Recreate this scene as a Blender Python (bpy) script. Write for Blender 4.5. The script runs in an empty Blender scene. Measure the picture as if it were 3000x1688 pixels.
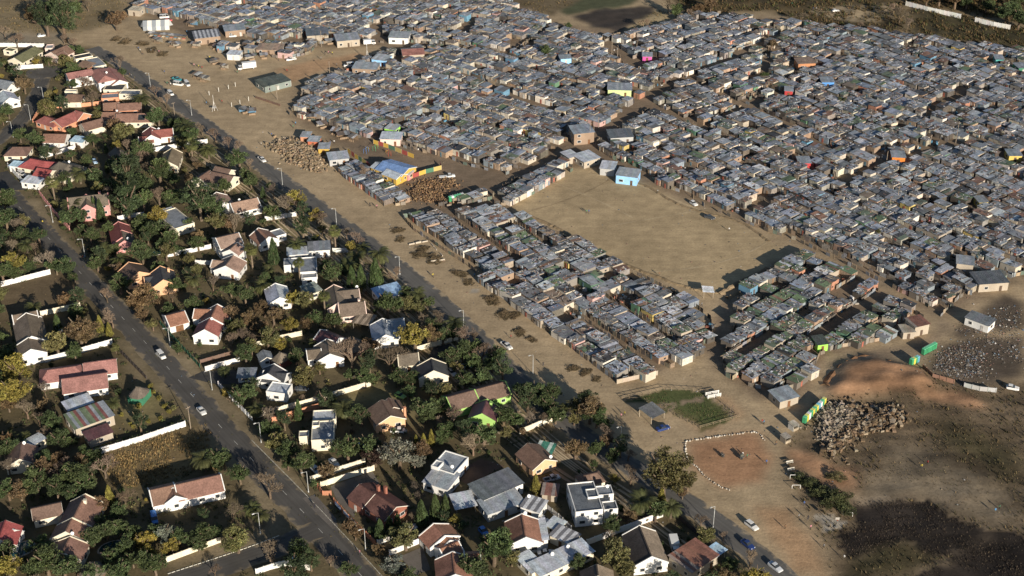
import bpy, bmesh, math, random
import numpy as np
from mathutils import Vector, Matrix, noise as mnoise
# ---------------------------------------------------------------- camera, sky, sun, exposure
S = bpy.context.scene
COL = S.collection
cam_d = bpy.data.cameras.new('camera'); cam = bpy.data.objects.new('camera', cam_d); COL.objects.link(cam)
cam.location = (0, 0, 250); cam.rotation_euler = (math.radians(90 - 30.39), 0, 0)
cam_d.sensor_width = 36; cam_d.lens = 50.0; cam_d.clip_start = 1; cam_d.clip_end = 12000
S.camera = cam
SUN_EL = 17.0; SUN_DIR = 117.0            # shadows fall towards 117 degrees from +X
W = bpy.data.worlds.new('World'); S.world = W; W.use_nodes = True
wn = W.node_tree; bg = wn.nodes['Background']
sky = wn.nodes.new('ShaderNodeTexSky'); sky.sky_type = 'NISHITA'; sky.sun_disc = False
sky.sun_elevation = math.radians(SUN_EL)
sa = math.radians(SUN_DIR + 180)          # direction of the sun seen from the ground
sky.sun_rotation = math.atan2(math.cos(sa), math.sin(sa))
sky.altitude = 1500; sky.dust_density = 1.0
wn.links.new(sky.outputs[0], bg.inputs[0]); bg.inputs[1].default_value = 0.065
sun_d = bpy.data.lights.new('sun', 'SUN'); sun = bpy.data.objects.new('sun', sun_d); COL.objects.link(sun)
sun_d.energy = 5.0; sun_d.angle = math.radians(0.5); sun_d.color = (1.0, 0.90, 0.76)
dirv = Vector((math.cos(math.radians(SUN_DIR)) * math.cos(math.radians(SUN_EL)), math.sin(math.radians(SUN_DIR)) * math.cos(math.radians(SUN_EL)), -math.sin(math.radians(SUN_EL))))
sun.rotation_euler = dirv.to_track_quat('-Z', 'Y').to_euler(); sun.location = (100, 100, 300)
S.view_settings.view_transform = 'Standard'; S.view_settings.look = 'None'
S.view_settings.exposure = 0.66; S.view_settings.gamma = 1
S.cycles.max_bounces = 5; S.cycles.diffuse_bounces = 2; S.cycles.glossy_bounces = 2; S.cycles.transparent_max_bounces = 4
rnd = random.Random(11)
HOUSES=[
('olive green roofed cream house beside the cul-de-sac','olive','cream',0,[('g',-231.75,640.17,70.7,15.8,8.0,2.7,4.6,'olive'),('f',-241.77,649.28,-19.3,5.2,4.0,2.6,2.6,'olive')]),
('brown gabled pink house behind the cul-de-sac wall','brown','palepink',0,[('g',-216.37,643.45,-117.7,10.0,9.0,2.7,5.0,'brown'),('g',-215.49,640.29,-117.7,5.0,5.0,2.7,4.2,'brown'),('f',-223.95,653.2,5.9,3.5,5.0,2.6,2.6,'zinc')]),
('small brown hipped garden pavilion among grey flat roofs','brown','orange',0,[('h',-200.17,629.23,-14.2,2.7,6.5,2.5,4.4,'brown')]),
('long house of grey flat roofs beside the tarred road bend','slate','cream',0,[('f',-196.37,632.59,-57.2,12.2,6.0,2.7,2.7,'slate'),('f',-204.56,640.45,32.8,8.3,5.0,2.7,2.7,'dark')]),
('two-storey white house with pinkish red tiled roofs','redpink','white',0,[('g',-198.34,612.1,29.3,11.2,7.0,4.6,6.0,'redpink'),('h',-187.43,610.55,-60.7,10.2,8.0,4.6,6.4,'redpink'),('g',-182.62,612.66,-60.7,17.4,7.0,2.8,4.6,'redpink')]),
('charcoal flat roofed house below the two-storey white house','dark','cream',0,[('f',-179.89,601.68,-1.5,8.8,7.0,2.8,2.8,'dark'),('f',-171.58,596.18,-1.5,9.1,5.0,2.6,2.6,'slate')]),
('square brown hipped cottage with cream walls','brown','cream',0,[('h',-195.46,588.4,2.0,3.5,8.0,2.6,4.6,'brown'),('f',-198.91,598.44,2.0,5.3,2.5,2.4,2.4,'zinc')]),
('grey flat roofed house with orange side wall','slate','orange',0,[('f',-179.5,591.49,11.7,7.5,5.5,2.8,2.8,'slate')]),
('long orange-brown tiled house beside a feathery palm','orangebrown','orange',0,[('g',-175.85,579.22,9.8,6.2,7.0,2.7,4.4,'orangebrown'),('g',-167.72,578.7,9.8,9.7,7.0,2.7,4.4,'orangebrown')]),
('bright red tiled house with orange walls by the side street','red','orange',0,[('h',-198.26,563.17,-31.9,6.5,7.0,2.6,4.4,'red'),('g',-192.2,563.69,58.1,10.7,8.0,2.7,4.8,'red'),('g',-186.69,568.2,-31.9,4.5,8.0,2.7,5.0,'red')]),
('brown tiled cream house end-on to the solar panel house','brown','cream',0,[('g',-179.2,558.87,38.4,9.0,7.0,2.7,4.6,'brown')]),
('long cream house with brown tiles and dark solar panels','orangebrown','cream',0,[('g',-173.29,568.19,1.9,6.9,8.0,2.7,4.6,'orangebrown'),('g',-162.52,566.37,1.9,15.2,8.0,2.7,4.8,'orangebrown')]),
('red roofed house with white gable parapets and white walls','red','white',1,[('g',-151.39,547.53,-76.0,9.2,7.0,2.8,5.0,'red'),('g',-147.05,550.1,14.0,8.3,6.5,2.8,4.6,'red'),('g',-152.8,544.35,14.0,6.2,6.0,2.5,4.0,'red')]),
('olive roofed cream cottage with pale gable edges','olivebrown','cream',1,[('g',-138.54,524.17,-87.0,13.2,7.5,2.7,5.0,'olivebrown')]),
('rambling brown tiled house with three roof wings','brown','cream',0,[('g',-121.41,506.82,65.5,7.0,8.0,2.7,4.8,'brown'),('g',-114.24,506.82,-24.5,10.1,8.0,2.7,4.8,'brown'),('g',-115.21,513.56,-24.5,7.1,5.5,2.7,4.2,'brown')]),
('brown hipped cream cottage beside the long white wall','brown','cream',0,[('h',-203.08,532.9,0.0,3.8,8.5,2.6,4.6,'brown')]),
('brown roofed house with white walls under dark trees','orangebrown','white',0,[('g',-190.88,545.36,-2.5,9.3,8.0,2.7,4.6,'orangebrown')]),
('small pale blue flat roofed outbuilding','paleblue','white',0,[('m',-181.17,544.57,-13.7,5.6,5.0,2.6,2.9,'paleblue')]),
('crimson roofed house half in tree shade','redbright','cream',0,[('h',-191.17,520.01,-20.4,6.5,9.0,2.7,4.8,'redbright'),('g',-185.76,511.63,-20.4,6.6,8.0,2.7,4.6,'redbright')]),
('grey-brown hipped thatch roofed house with a white dish','thatch','cream',0,[('h',-179.24,515.77,-29.4,5.0,12.0,2.6,5.4,'thatch')]),
('pale grey roofed white house with white yard wall','zinclight','white',0,[('m',-199.13,520.42,-13.0,6.1,4.0,2.6,2.9,'paleblue'),('m',-189.1,506.14,-13.0,7.4,5.5,2.6,2.9,'zinclight')]),
('thatched round gazebo among the dense trees','thatch','brown',0,[('h',-161.69,530.8,-51.3,2.5,6.5,2.4,5.0,'thatch')]),
('grey roofed white house at the side street corner','slate','white',0,[('g',-229.2,603.88,-26.4,7.1,8.0,2.8,4.6,'slate')]),
('pale grey roofed white house below the side street corner','zinclight','white',1,[('g',-224.37,587.94,-57.0,10.8,8.0,2.8,4.8,'zinclight')]),
('two-storey pink house with grey-brown roof and gables','greybrown','pink',1,[('g',-161.06,483.29,16.0,14.8,9.0,4.6,7.0,'greybrown'),('g',-160.97,480.66,106.0,9.1,6.0,4.4,6.6,'greybrown')]),
('pink walled house with dark red roof and pool deck','redbrown','pink',1,[('g',-143.55,460.04,-71.0,13.0,7.0,2.8,4.8,'redbrown'),('g',-141.36,455.45,-71.0,8.6,7.0,2.8,4.8,'greybrown')]),
('grey flat roofed cream house under yellow tree','slate','cream',0,[('f',-126.09,472.31,-52.1,15.7,8.0,3.4,3.4,'slate'),('m',-130.09,478.89,37.9,4.3,4.0,2.8,3.0,'zinclight')]),
('tan tiled white house in two long wings','tan','white',1,[('g',-111.4,485.99,-62.8,10.0,8.0,2.8,4.8,'tan'),('g',-102.06,483.57,27.2,10.7,8.0,2.8,4.8,'tan')]),
('peach walled house with dark brown roof','darkbrown','peach',1,[('g',-131.75,431.19,-52.4,8.6,9.0,3.0,5.4,'darkbrown')]),
('peach walled house with charcoal roof and broad gable','dark','peach',1,[('g',-121.1,426.67,-71.9,10.2,8.5,3.0,5.6,'dark'),('g',-125.73,427.09,18.1,3.6,5.0,2.6,3.8,'dark')]),
('two-storey white house with tan tiled roofs','tan','white',1,[('g',-102.74,452.09,28.4,8.6,9.0,4.6,6.6,'tan'),('g',-99.52,445.81,-109.6,5.8,6.0,4.0,5.6,'tan')]),
('white house with low tan tiled roofs','tan','white',1,[('g',-99.39,436.49,-100.8,8.3,9.0,2.8,5.0,'tan'),('g',-103.64,438.6,-10.8,4.7,5.0,2.6,3.8,'tan')]),
('white garage with orange tiled roof and open door','orangetile','white',1,[('g',-111.57,401.75,28.9,6.6,8.0,2.6,4.4,'orangetile')]),
('white gabled house with orange and red tiled roof','orangetile','white',1,[('g',-98.45,401.74,-93.7,8.5,8.0,3.0,5.4,'orangetile'),('g',-99.31,393.67,-93.7,7.4,8.0,3.0,5.4,'redtile'),('g',-102.92,404.49,-3.7,5.5,6.0,2.8,4.4,'orangetile')]),
('brown roofed white house behind the long white wall','greybrown','white',1,[('g',-157.12,392.87,-67.4,15.6,9.0,3.0,5.6,'greybrown'),('g',-161.17,401.44,22.6,7.9,6.5,3.0,4.8,'greybrown'),('g',-153.64,381.74,-67.4,7.5,9.0,3.2,5.4,'greybrown')]),
('sprawling red hipped house with white walls','redpink','white',0,[('h',-140.21,369.1,15.0,8.2,8.0,2.6,4.6,'redpink'),('g',-131.76,364.2,15.0,13.1,9.0,2.6,4.8,'redpink'),('g',-129.16,372.55,15.0,9.7,8.0,2.6,4.8,'redpink')]),
('brown gabled cottage beside the walled lawn','orangebrown','white',1,[('g',-90.62,457.74,-54.4,8.4,7.5,2.8,4.8,'orangebrown'),('f',-86.56,462.0,-54.4,5.1,5.0,2.7,2.7,'slate')]),
('white modern house of stepped flat grey roofs among palms','slate','white',0,[('m',-69.71,450.92,8.0,7.5,6.0,3.0,3.4,'slate'),('f',-71.87,436.61,-82.0,10.5,6.0,3.6,3.6,'slate'),('f',-70.85,430.8,8.0,5.2,5.0,3.0,3.0,'slate'),('f',-78.07,439.78,8.0,5.7,5.0,3.0,3.0,'slate'),('m',-76.99,447.75,8.0,7.3,5.0,2.8,3.0,'zinclight')]),
('pale grey gabled white cottage among dark shrubs','zinclight','white',1,[('g',-79.72,416.41,-73.4,10.0,7.5,2.8,4.6,'zinclight')]),
('small grey-green roofed outbuilding by a tall palm','greygreen','cream',0,[('m',-69.03,421.4,-57.9,6.4,5.0,2.6,2.9,'greygreen')]),
('brown roofed house with pale pink walls','greybrown','palepink',1,[('g',-59.59,413.88,-77.8,12.5,7.0,2.8,4.8,'greybrown'),('g',-56.02,416.59,12.2,7.9,8.0,2.8,4.6,'greybrown'),('g',-53.69,407.56,12.2,8.8,8.0,2.8,5.0,'greybrown')]),
('pale blue corrugated roofed white building by the tarred road','bluemetal','white',0,[('m',-42.27,419.01,28.0,9.1,7.5,3.0,3.3,'bluemetal')]),
('grey roofed white house with two gables','bluegrey','white',1,[('g',-41.67,392.86,-79.1,10.3,8.0,2.8,4.8,'bluegrey'),('g',-38.3,397.25,10.9,5.6,8.0,2.8,4.8,'bluegrey')]),
('slatted brown carport beside the grey roofed white house','stripebrown','white',0,[('k',-49.02,401.45,-19.5,5.8,6.0,2.5,2.8,'stripebrown')]),
('white house with maroon and brown roofs behind bare tree','maroon','white',1,[('g',-58.82,388.74,-36.7,8.4,6.5,2.8,4.6,'maroon'),('g',-58.42,380.63,-77.3,9.1,8.5,2.8,5.0,'greybrown'),('g',-63.09,380.32,12.7,4.6,6.0,2.7,4.0,'greybrown')]),
('round thatched lapa behind the bare tree','thatch','brown',0,[('h',-51.43,385.78,-30.4,2.4,8.0,2.4,5.0,'thatch')]),
('cream house with brown roof and charcoal front gable','greybrown','cream',1,[('g',-32.9,377.16,8.8,6.5,7.0,2.8,4.6,'greybrown'),('g',-24.76,369.67,-81.2,7.2,9.0,3.0,5.4,'dark')]),
('charcoal roofed white house with black paved yard','charcoal','white',1,[('g',-74.71,367.51,-102.4,5.7,8.0,3.0,5.2,'charcoal'),('g',-73.26,366.81,-12.4,7.7,6.0,2.8,4.4,'charcoal'),('f',-71.34,360.49,-12.4,6.5,5.5,3.2,3.2,'zinclight')]),
('tiny grey gabled white garden shed','slate','white',0,[('g',-78.47,379.08,-67.1,4.2,4.0,2.4,3.4,'slate')]),
('round thatched gazebo beside the white garden shed','thatch','darkred',0,[('h',-73.37,378.19,-39.1,0.6,6.0,2.3,4.6,'thatch')]),
('grey carport roof over a white sedan','slate','white',0,[('k',-82.78,369.42,2.4,5.3,5.0,2.5,2.7,'slate')]),
('lime green house with long brown roof','brown','lime',1,[('g',-15.54,354.34,25.6,9.3,8.0,3.0,5.0,'brown'),('g',-6.7,358.58,25.6,10.3,8.0,3.0,5.0,'brown')]),
('lime green gable with dark red roof','maroon','lime',1,[('g',-8.25,347.59,-100.9,7.6,8.0,2.8,5.0,'maroon')]),
('beige flat roofed house with grey roof and orange side','slate','cream',0,[('f',-55.26,337.42,-84.7,9.4,6.5,4.0,4.0,'slate'),('f',-55.78,345.94,5.3,6.8,5.0,3.4,3.4,'zinclight'),('f',-60.8,337.08,5.3,2.9,2.8,3.0,3.0,'slate'),('f',-57.51,339.75,5.3,2.1,2.4,4.8,4.8,'slate')]),
('peach gabled house with brown roof and brick chimney','brown','peach',0,[('g',-37.47,346.83,-67.7,8.4,9.0,3.0,5.2,'brown'),('g',-36.21,350.68,-67.7,4.7,6.0,2.8,4.4,'brown')]),
('dark red brick house with chimneys and paved yard','darkbrick','brick',0,[('g',-39.73,308.6,-43.7,5.9,9.0,3.0,5.0,'darkbrick'),('g',-34.69,304.24,-43.7,9.3,8.5,3.0,5.0,'darkbrick')]),
('white house with grey metal roofs in two angles','zinc','white',0,[('f',-17.66,322.43,-116.7,8.6,7.5,3.8,3.8,'zinc'),('m',-19.77,315.87,-26.7,7.6,7.0,3.0,3.5,'zinc'),('f',-21.04,320.59,-26.7,2.3,3.0,4.6,4.6,'zinc')]),
('long dark metal roofed white hall','darkmetal','white',0,[('m',-4.42,312.53,34.3,13.0,7.5,3.6,4.0,'darkmetal')]),
('grey annexe with corrugated roof before the white hall','zinc','greywall',0,[('m',-2.93,305.86,27.3,11.2,6.0,2.8,3.2,'zinc')]),
('orange tiled white house with white gable','orangetile','white',1,[('g',-19.19,291.37,-57.1,5.8,9.0,2.9,5.0,'orangetile'),('g',-16.46,286.15,32.9,5.7,6.0,2.7,4.2,'orangetile'),('g',-17.19,289.2,-57.1,3.5,5.5,2.9,4.4,'orangetile')]),
('orange tiled house at the lowest edge of the suburb','orangetile','white',1,[('g',-14.89,278.3,-83.5,8.7,9.0,2.8,5.0,'orangetile'),('g',-10.25,282.43,6.5,4.0,6.0,2.7,4.4,'orangetile')]),
('pale grey shade sail canopy beside the white hall','sail','white',0,[('k',-13.39,306.91,17.6,5.7,6.0,2.4,2.8,'sail')]),
('brown tiled peach house by the tarred road','brown','peach',0,[('g',6.88,325.75,-57.3,8.6,8.0,2.9,5.0,'brown')]),
('green striped carport behind the brown tiled peach house','greenmetal','white',0,[('k',9.63,330.33,-20.0,4.6,5.0,2.6,2.9,'greenmetal')]),
('two-storey white house with dark ribbed flat roof','darkmetal','white',0,[('f',19.8,305.33,-80.9,12.4,7.5,5.2,5.2,'darkmetal'),('f',25.4,308.81,9.1,4.3,4.0,4.6,4.6,'slate'),('f',26.49,302.56,9.1,3.8,3.5,4.4,4.4,'darkmetal'),('f',21.83,306.32,-80.9,3.6,3.0,5.6,5.6,'darkmetal')]),
('white house with dark brown and tan roof slopes','darktile','white',1,[('g',34.77,286.4,-79.8,12.5,9.0,2.9,5.4,'darktile')]),
('beige building with rusty flat roof by the tarred road','rust','beige',0,[('m',47.18,283.39,41.3,10.0,8.0,3.2,3.5,'rust'),('k',53.3,286.19,-48.7,3.5,4.0,2.6,2.8,'paleblue')]),
('L-shaped pale metal roofed sheds at lowest edge','zinclight','cream',0,[('m',12.79,283.12,34.2,16.9,5.5,2.8,3.1,'zinclight'),('m',4.69,281.65,-55.8,7.4,4.0,2.6,2.9,'zinclight')]),
('white house with orange tiles and pale metal slope','orangetile','white',1,[('g',3.14,292.83,-84.0,9.6,9.0,2.9,5.2,'orangetile'),('m',7.04,293.97,-84.0,8.6,4.0,2.8,3.2,'zinclight')]),
('white outbuilding with striped metal roof beside yellow tree','stripegrey','white',0,[('m',5.95,304.67,-26.9,5.6,5.0,3.0,3.3,'stripegrey')]),
('slatted roof storeroom beside the precast fence','stripegrey','cream',0,[('m',14.03,292.21,-35.6,6.5,4.5,2.6,2.9,'stripegrey'),('m',11.71,297.11,-35.6,3.7,4.0,2.4,2.6,'zinclight')]),
('dark tiled cottage cut by the lowest edge','darktile','white',0,[('g',21.73,275.97,-87.9,3.8,8.0,2.7,4.8,'darktile')]),
('low dark brown hipped roof behind the two-storey white house','brown','cream',0,[('h',21.92,316.6,20.2,3.8,5.0,2.4,4.0,'brown')]),
('rusty lean-to shed beside the two-storey white house','rust','beige',0,[('m',10.63,311.72,-8.3,4.1,4.5,2.3,2.6,'rust')]),
('flat roofed house with grey, green and rust patches','patch','beige',0,[('m',-125.69,345.59,36.1,11.8,8.5,3.4,3.7,'patch'),('m',-131.13,353.1,36.1,7.7,5.0,2.8,3.1,'zinclight'),('m',-121.24,337.92,36.1,7.0,4.5,2.7,3.0,'maroon')]),
('green walled hexagonal garden pavilion with thatched roof','thatch','green',0,[('h',-114.03,358.8,-14.9,1.1,6.0,2.4,4.6,'thatch')]),
('brown tiled house beside zinc lean-to in the trees','brown','cream',0,[('g',-140.01,326.04,-77.5,7.7,8.0,2.8,5.0,'brown'),('m',-138.78,334.18,-44.0,3.7,5.0,2.7,3.0,'zinc')]),
('long brown tiled white house facing the overgrown plot','orangebrown','white',1,[('g',-96.1,309.09,21.8,6.9,8.0,2.9,5.0,'orangebrown'),('g',-86.85,312.29,21.8,12.7,8.0,2.9,5.2,'orangebrown'),('g',-92.55,307.63,111.8,3.8,6.0,2.8,4.6,'orangebrown')]),
('large brick brown roofed house behind garden trees','orangebrown','cream',1,[('g',-116.4,300.44,-93.3,10.1,9.0,2.9,5.6,'orangebrown'),('g',-117.16,292.59,-93.3,5.7,9.0,2.9,5.6,'orangebrown'),('g',-116.0,285.37,-93.3,6.5,9.0,2.8,5.0,'orangebrown')]),
('cream cottage with dark roof behind the brick brown house','brown','cream',0,[('g',-126.06,302.06,20.8,7.4,5.5,2.8,4.4,'brown')]),
('red roofed house cut by the picture edge','redbright','white',0,[('g',-134.69,291.68,-86.1,7.2,8.0,2.7,4.8,'redbright')]),
('small white pyramid roofed gazebo','white','white',0,[('h',-132.35,293.16,-22.0,0.6,4.0,2.2,3.8,'white')]),
('straw thatched lapa at the foot of the garden','thatch','brown',0,[('h',-107.53,278.66,-28.7,1.6,6.5,2.2,4.8,'thatch')])]
SPECIALS=[
('sky blue painted hall beside the dirt field','zinc','skyblue',0,[('m',46.24,510.67,-16.8,8.4,7.0,3.6,3.9,'zinc')]),
('plain grey block building beside the blue hall','zinclight','greywall',0,[('m',38.83,518.76,-12.6,5.7,7.0,3.0,3.2,'zinclight')]),
('grey roofed L-shaped block building above the dirt field','zinclight','beige',0,[('m',23.6,529.45,33.5,4.7,6.0,3.0,3.2,'zinclight'),('m',30.28,527.22,33.5,8.0,8.0,3.0,3.2,'zinclight')]),
('two-storey brick building with grey roof at the crossing','zinc','brickpale',0,[('m',29.26,549.23,13.6,8.7,8.0,5.2,5.5,'zinc')]),
('wide grey tin hall beside the brick building','zincdark','greywall',0,[('m',45.54,549.74,8.1,9.7,8.0,3.0,3.3,'zincdark')]),
('red roofed hall at the top of the settlement','rustred','beige',0,[('g',-47.54,644.21,9.9,10.2,9.0,3.4,4.6,'rustred')]),
('pale blue spaza shop with grey roof','zinc','skyblue',0,[('m',-61.81,637.26,-20.7,7.3,7.0,3.0,3.2,'zinc')]),
('long green tin shed with striped front','greentin','greygreen',0,[('m',-109.18,608.46,36.8,13.3,9.0,3.0,3.4,'greentin')]),
('grey roofed shop with dark signboard front','zinc','brickpale',0,[('m',-68.27,626.66,-8.4,11.4,8.0,3.0,3.2,'zinc')]),
('grey roofed workshop beside the market street','zinc','beige',0,[('m',-80.91,663.49,14.4,11.1,9.0,3.4,3.8,'zinc')]),
('dusty grey roofed warehouse beside the workshop','zincdark','beige',0,[('m',-96.36,670.45,10.3,10.4,9.0,3.4,3.8,'zincdark')]),
('white fronted shop at the street bend','zinc','white',0,[('m',-55.33,666.94,-5.6,9.6,8.0,3.2,3.5,'zinc')]),
('brown brick shop with sloping slatted roof','stripegrey','brickpale',0,[('m',-150.51,667.38,17.6,12.3,9.0,3.4,4.0,'stripegrey')]),
('second brick shop with grey roof beside the slatted one','zinc','brickpale',0,[('m',-138.5,677.26,16.8,9.9,8.0,3.2,3.5,'zinc')]),
('roofless brick shell beside the market','brickpale','brickpale',0,[('m',-116.99,652.84,-4.3,12.0,8.0,2.4,2.6,'brickpale')]),
('white site office cabin among market stalls','zinclight','white',0,[('m',-132.73,643.97,-8.2,6.1,5.0,2.8,2.9,'zinclight')]),
('pale brick hut row at the settlement edge','beige','beige',0,[('m',-193.94,706.32,-14.7,6.4,6.0,3.0,3.1,'beige')]),
('orange fronted kiosk nearest the rubble heap top','zinc','orange',0,[('m',-86.81,549.58,-6.5,3.6,5.0,2.6,2.8,'zinc')]),
('brick red kiosk between two other kiosks','zinc','brickred',0,[('m',-82.71,545.01,-8.8,4.4,5.0,2.6,2.8,'zinc')]),
('yellow kiosk lowest of the three kiosks','zinc','ochre',0,[('m',-77.81,538.07,0.0,4.3,5.5,2.6,2.8,'zinc')]),
('long pale roofed hall below the kiosks','zinclight','greywall',0,[('m',-71.07,528.28,14.0,7.9,7.0,2.8,3.0,'zinclight')]),
('blue roofed creche hall with coloured walls','bluetin','ochre',0,[('g',-46.47,515.93,-32.7,12.5,10.0,3.2,4.6,'bluetin')]),
('grey gabled creche classroom with yellow panels','zinclight','ochre',0,[('g',-52.04,517.29,-42.2,7.3,6.0,2.8,3.8,'zinclight')]),
('front creche classroom with yellow and red panels','zinclight','ochre',0,[('g',-46.81,511.18,-39.5,7.6,6.0,2.8,3.8,'zinclight')]),
('small pink creche storeroom','zinclight','pink',0,[('m',-41.68,513.24,-29.9,3.2,4.0,2.5,2.7,'zinclight')]),
('bright blue shack deep in the settlement','zinc','blue',0,[('m',144.17,609.73,0.0,5.5,6.0,2.9,3.1,'zinc')]),
('red walled shack beside a dark lane','zinc','redpaint',0,[('m',124.94,598.94,-10.1,3.5,5.0,2.8,3.0,'zinc')]),
('orange painted shop at a lane crossing','zinc','orangepaint',0,[('m',157.81,529.12,-7.0,5.2,6.0,3.0,3.2,'zinc')]),
('maroon walled shack in the middle rows','zinc','redpaint',0,[('m',118.41,524.17,0.0,4.8,6.0,2.8,3.0,'zinc')]),
('yellow framed shack near the settlement edge','zinc','yellow',0,[('m',205.71,531.15,0.0,5.2,6.0,2.8,3.0,'zinc')]),
('orange brick house with flat roof','brickpale','orangebrick',0,[('m',138.16,632.47,5.9,8.3,7.0,3.2,3.4,'brickpale')]),
('pink shack beside pale poles','zinc','magenta',0,[('m',64.58,642.01,-4.5,4.4,5.0,2.6,2.8,'zinc')]),
('turquoise shack with a bare yard','zinc','skyblue',0,[('m',25.23,639.15,9.6,5.1,5.0,2.6,2.8,'zinc')]),
('pink and green fronted hall','zinc','pinkgreen',0,[('m',48.72,600.7,-4.3,10.5,8.0,3.2,3.4,'zinc')]),
('lime green shack among grey roofs','zinc','limepaint',0,[('m',-50.99,557.25,-25.3,4.9,5.0,2.6,2.8,'zinc')]),
('pink walled tavern above the creche','zinclight','palepink',0,[('m',-50.68,547.48,-4.6,8.4,7.0,3.0,3.2,'zinclight')]),
('yellow shack beside the waste ground','zinc','yellow',0,[('m',180.36,488.89,9.2,3.5,5.0,2.8,3.0,'zinc')]),
('tall grey block house with brown doors','zinc','beige',0,[('m',160.14,438.42,-14.7,5.6,6.0,4.2,4.4,'zinc')]),
('grey roofed block house at the settlement edge','zincdark','beige',0,[('m',165.84,427.96,7.5,10.6,8.0,3.2,3.4,'zincdark')]),
('roofless square block room beside a track','beige','beige',0,[('m',129.49,395.56,6.2,3.8,4.5,2.6,2.7,'beige')]),
('two-storey block shack above the track','rust','beige',0,[('m',133.42,398.09,22.2,5.5,5.5,3.8,4.0,'rust')]),
('bright green walled shack at the track corner','greentin','limepaint',0,[('m',99.62,388.25,13.3,3.5,5.0,2.7,2.9,'greentin')]),
('white walled tin house at the waste ground','zincdark','white',0,[('m',155.22,401.39,-41.6,8.2,5.0,2.8,3.0,'zincdark')]),
('pale tin hut beside the toilets','zinc','beige',0,[('m',82.89,357.73,24.8,6.7,6.0,2.8,3.0,'zinc')]),
('teal painted hut on the settlement rim','zinc','teal',0,[('m',231.15,638.03,-5.3,3.7,6.0,2.8,3.0,'zinc')]),
('green tin hut on the settlement rim','zinc','green',0,[('m',238.32,627.58,10.3,4.7,6.0,2.8,3.0,'zinc')])]
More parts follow.
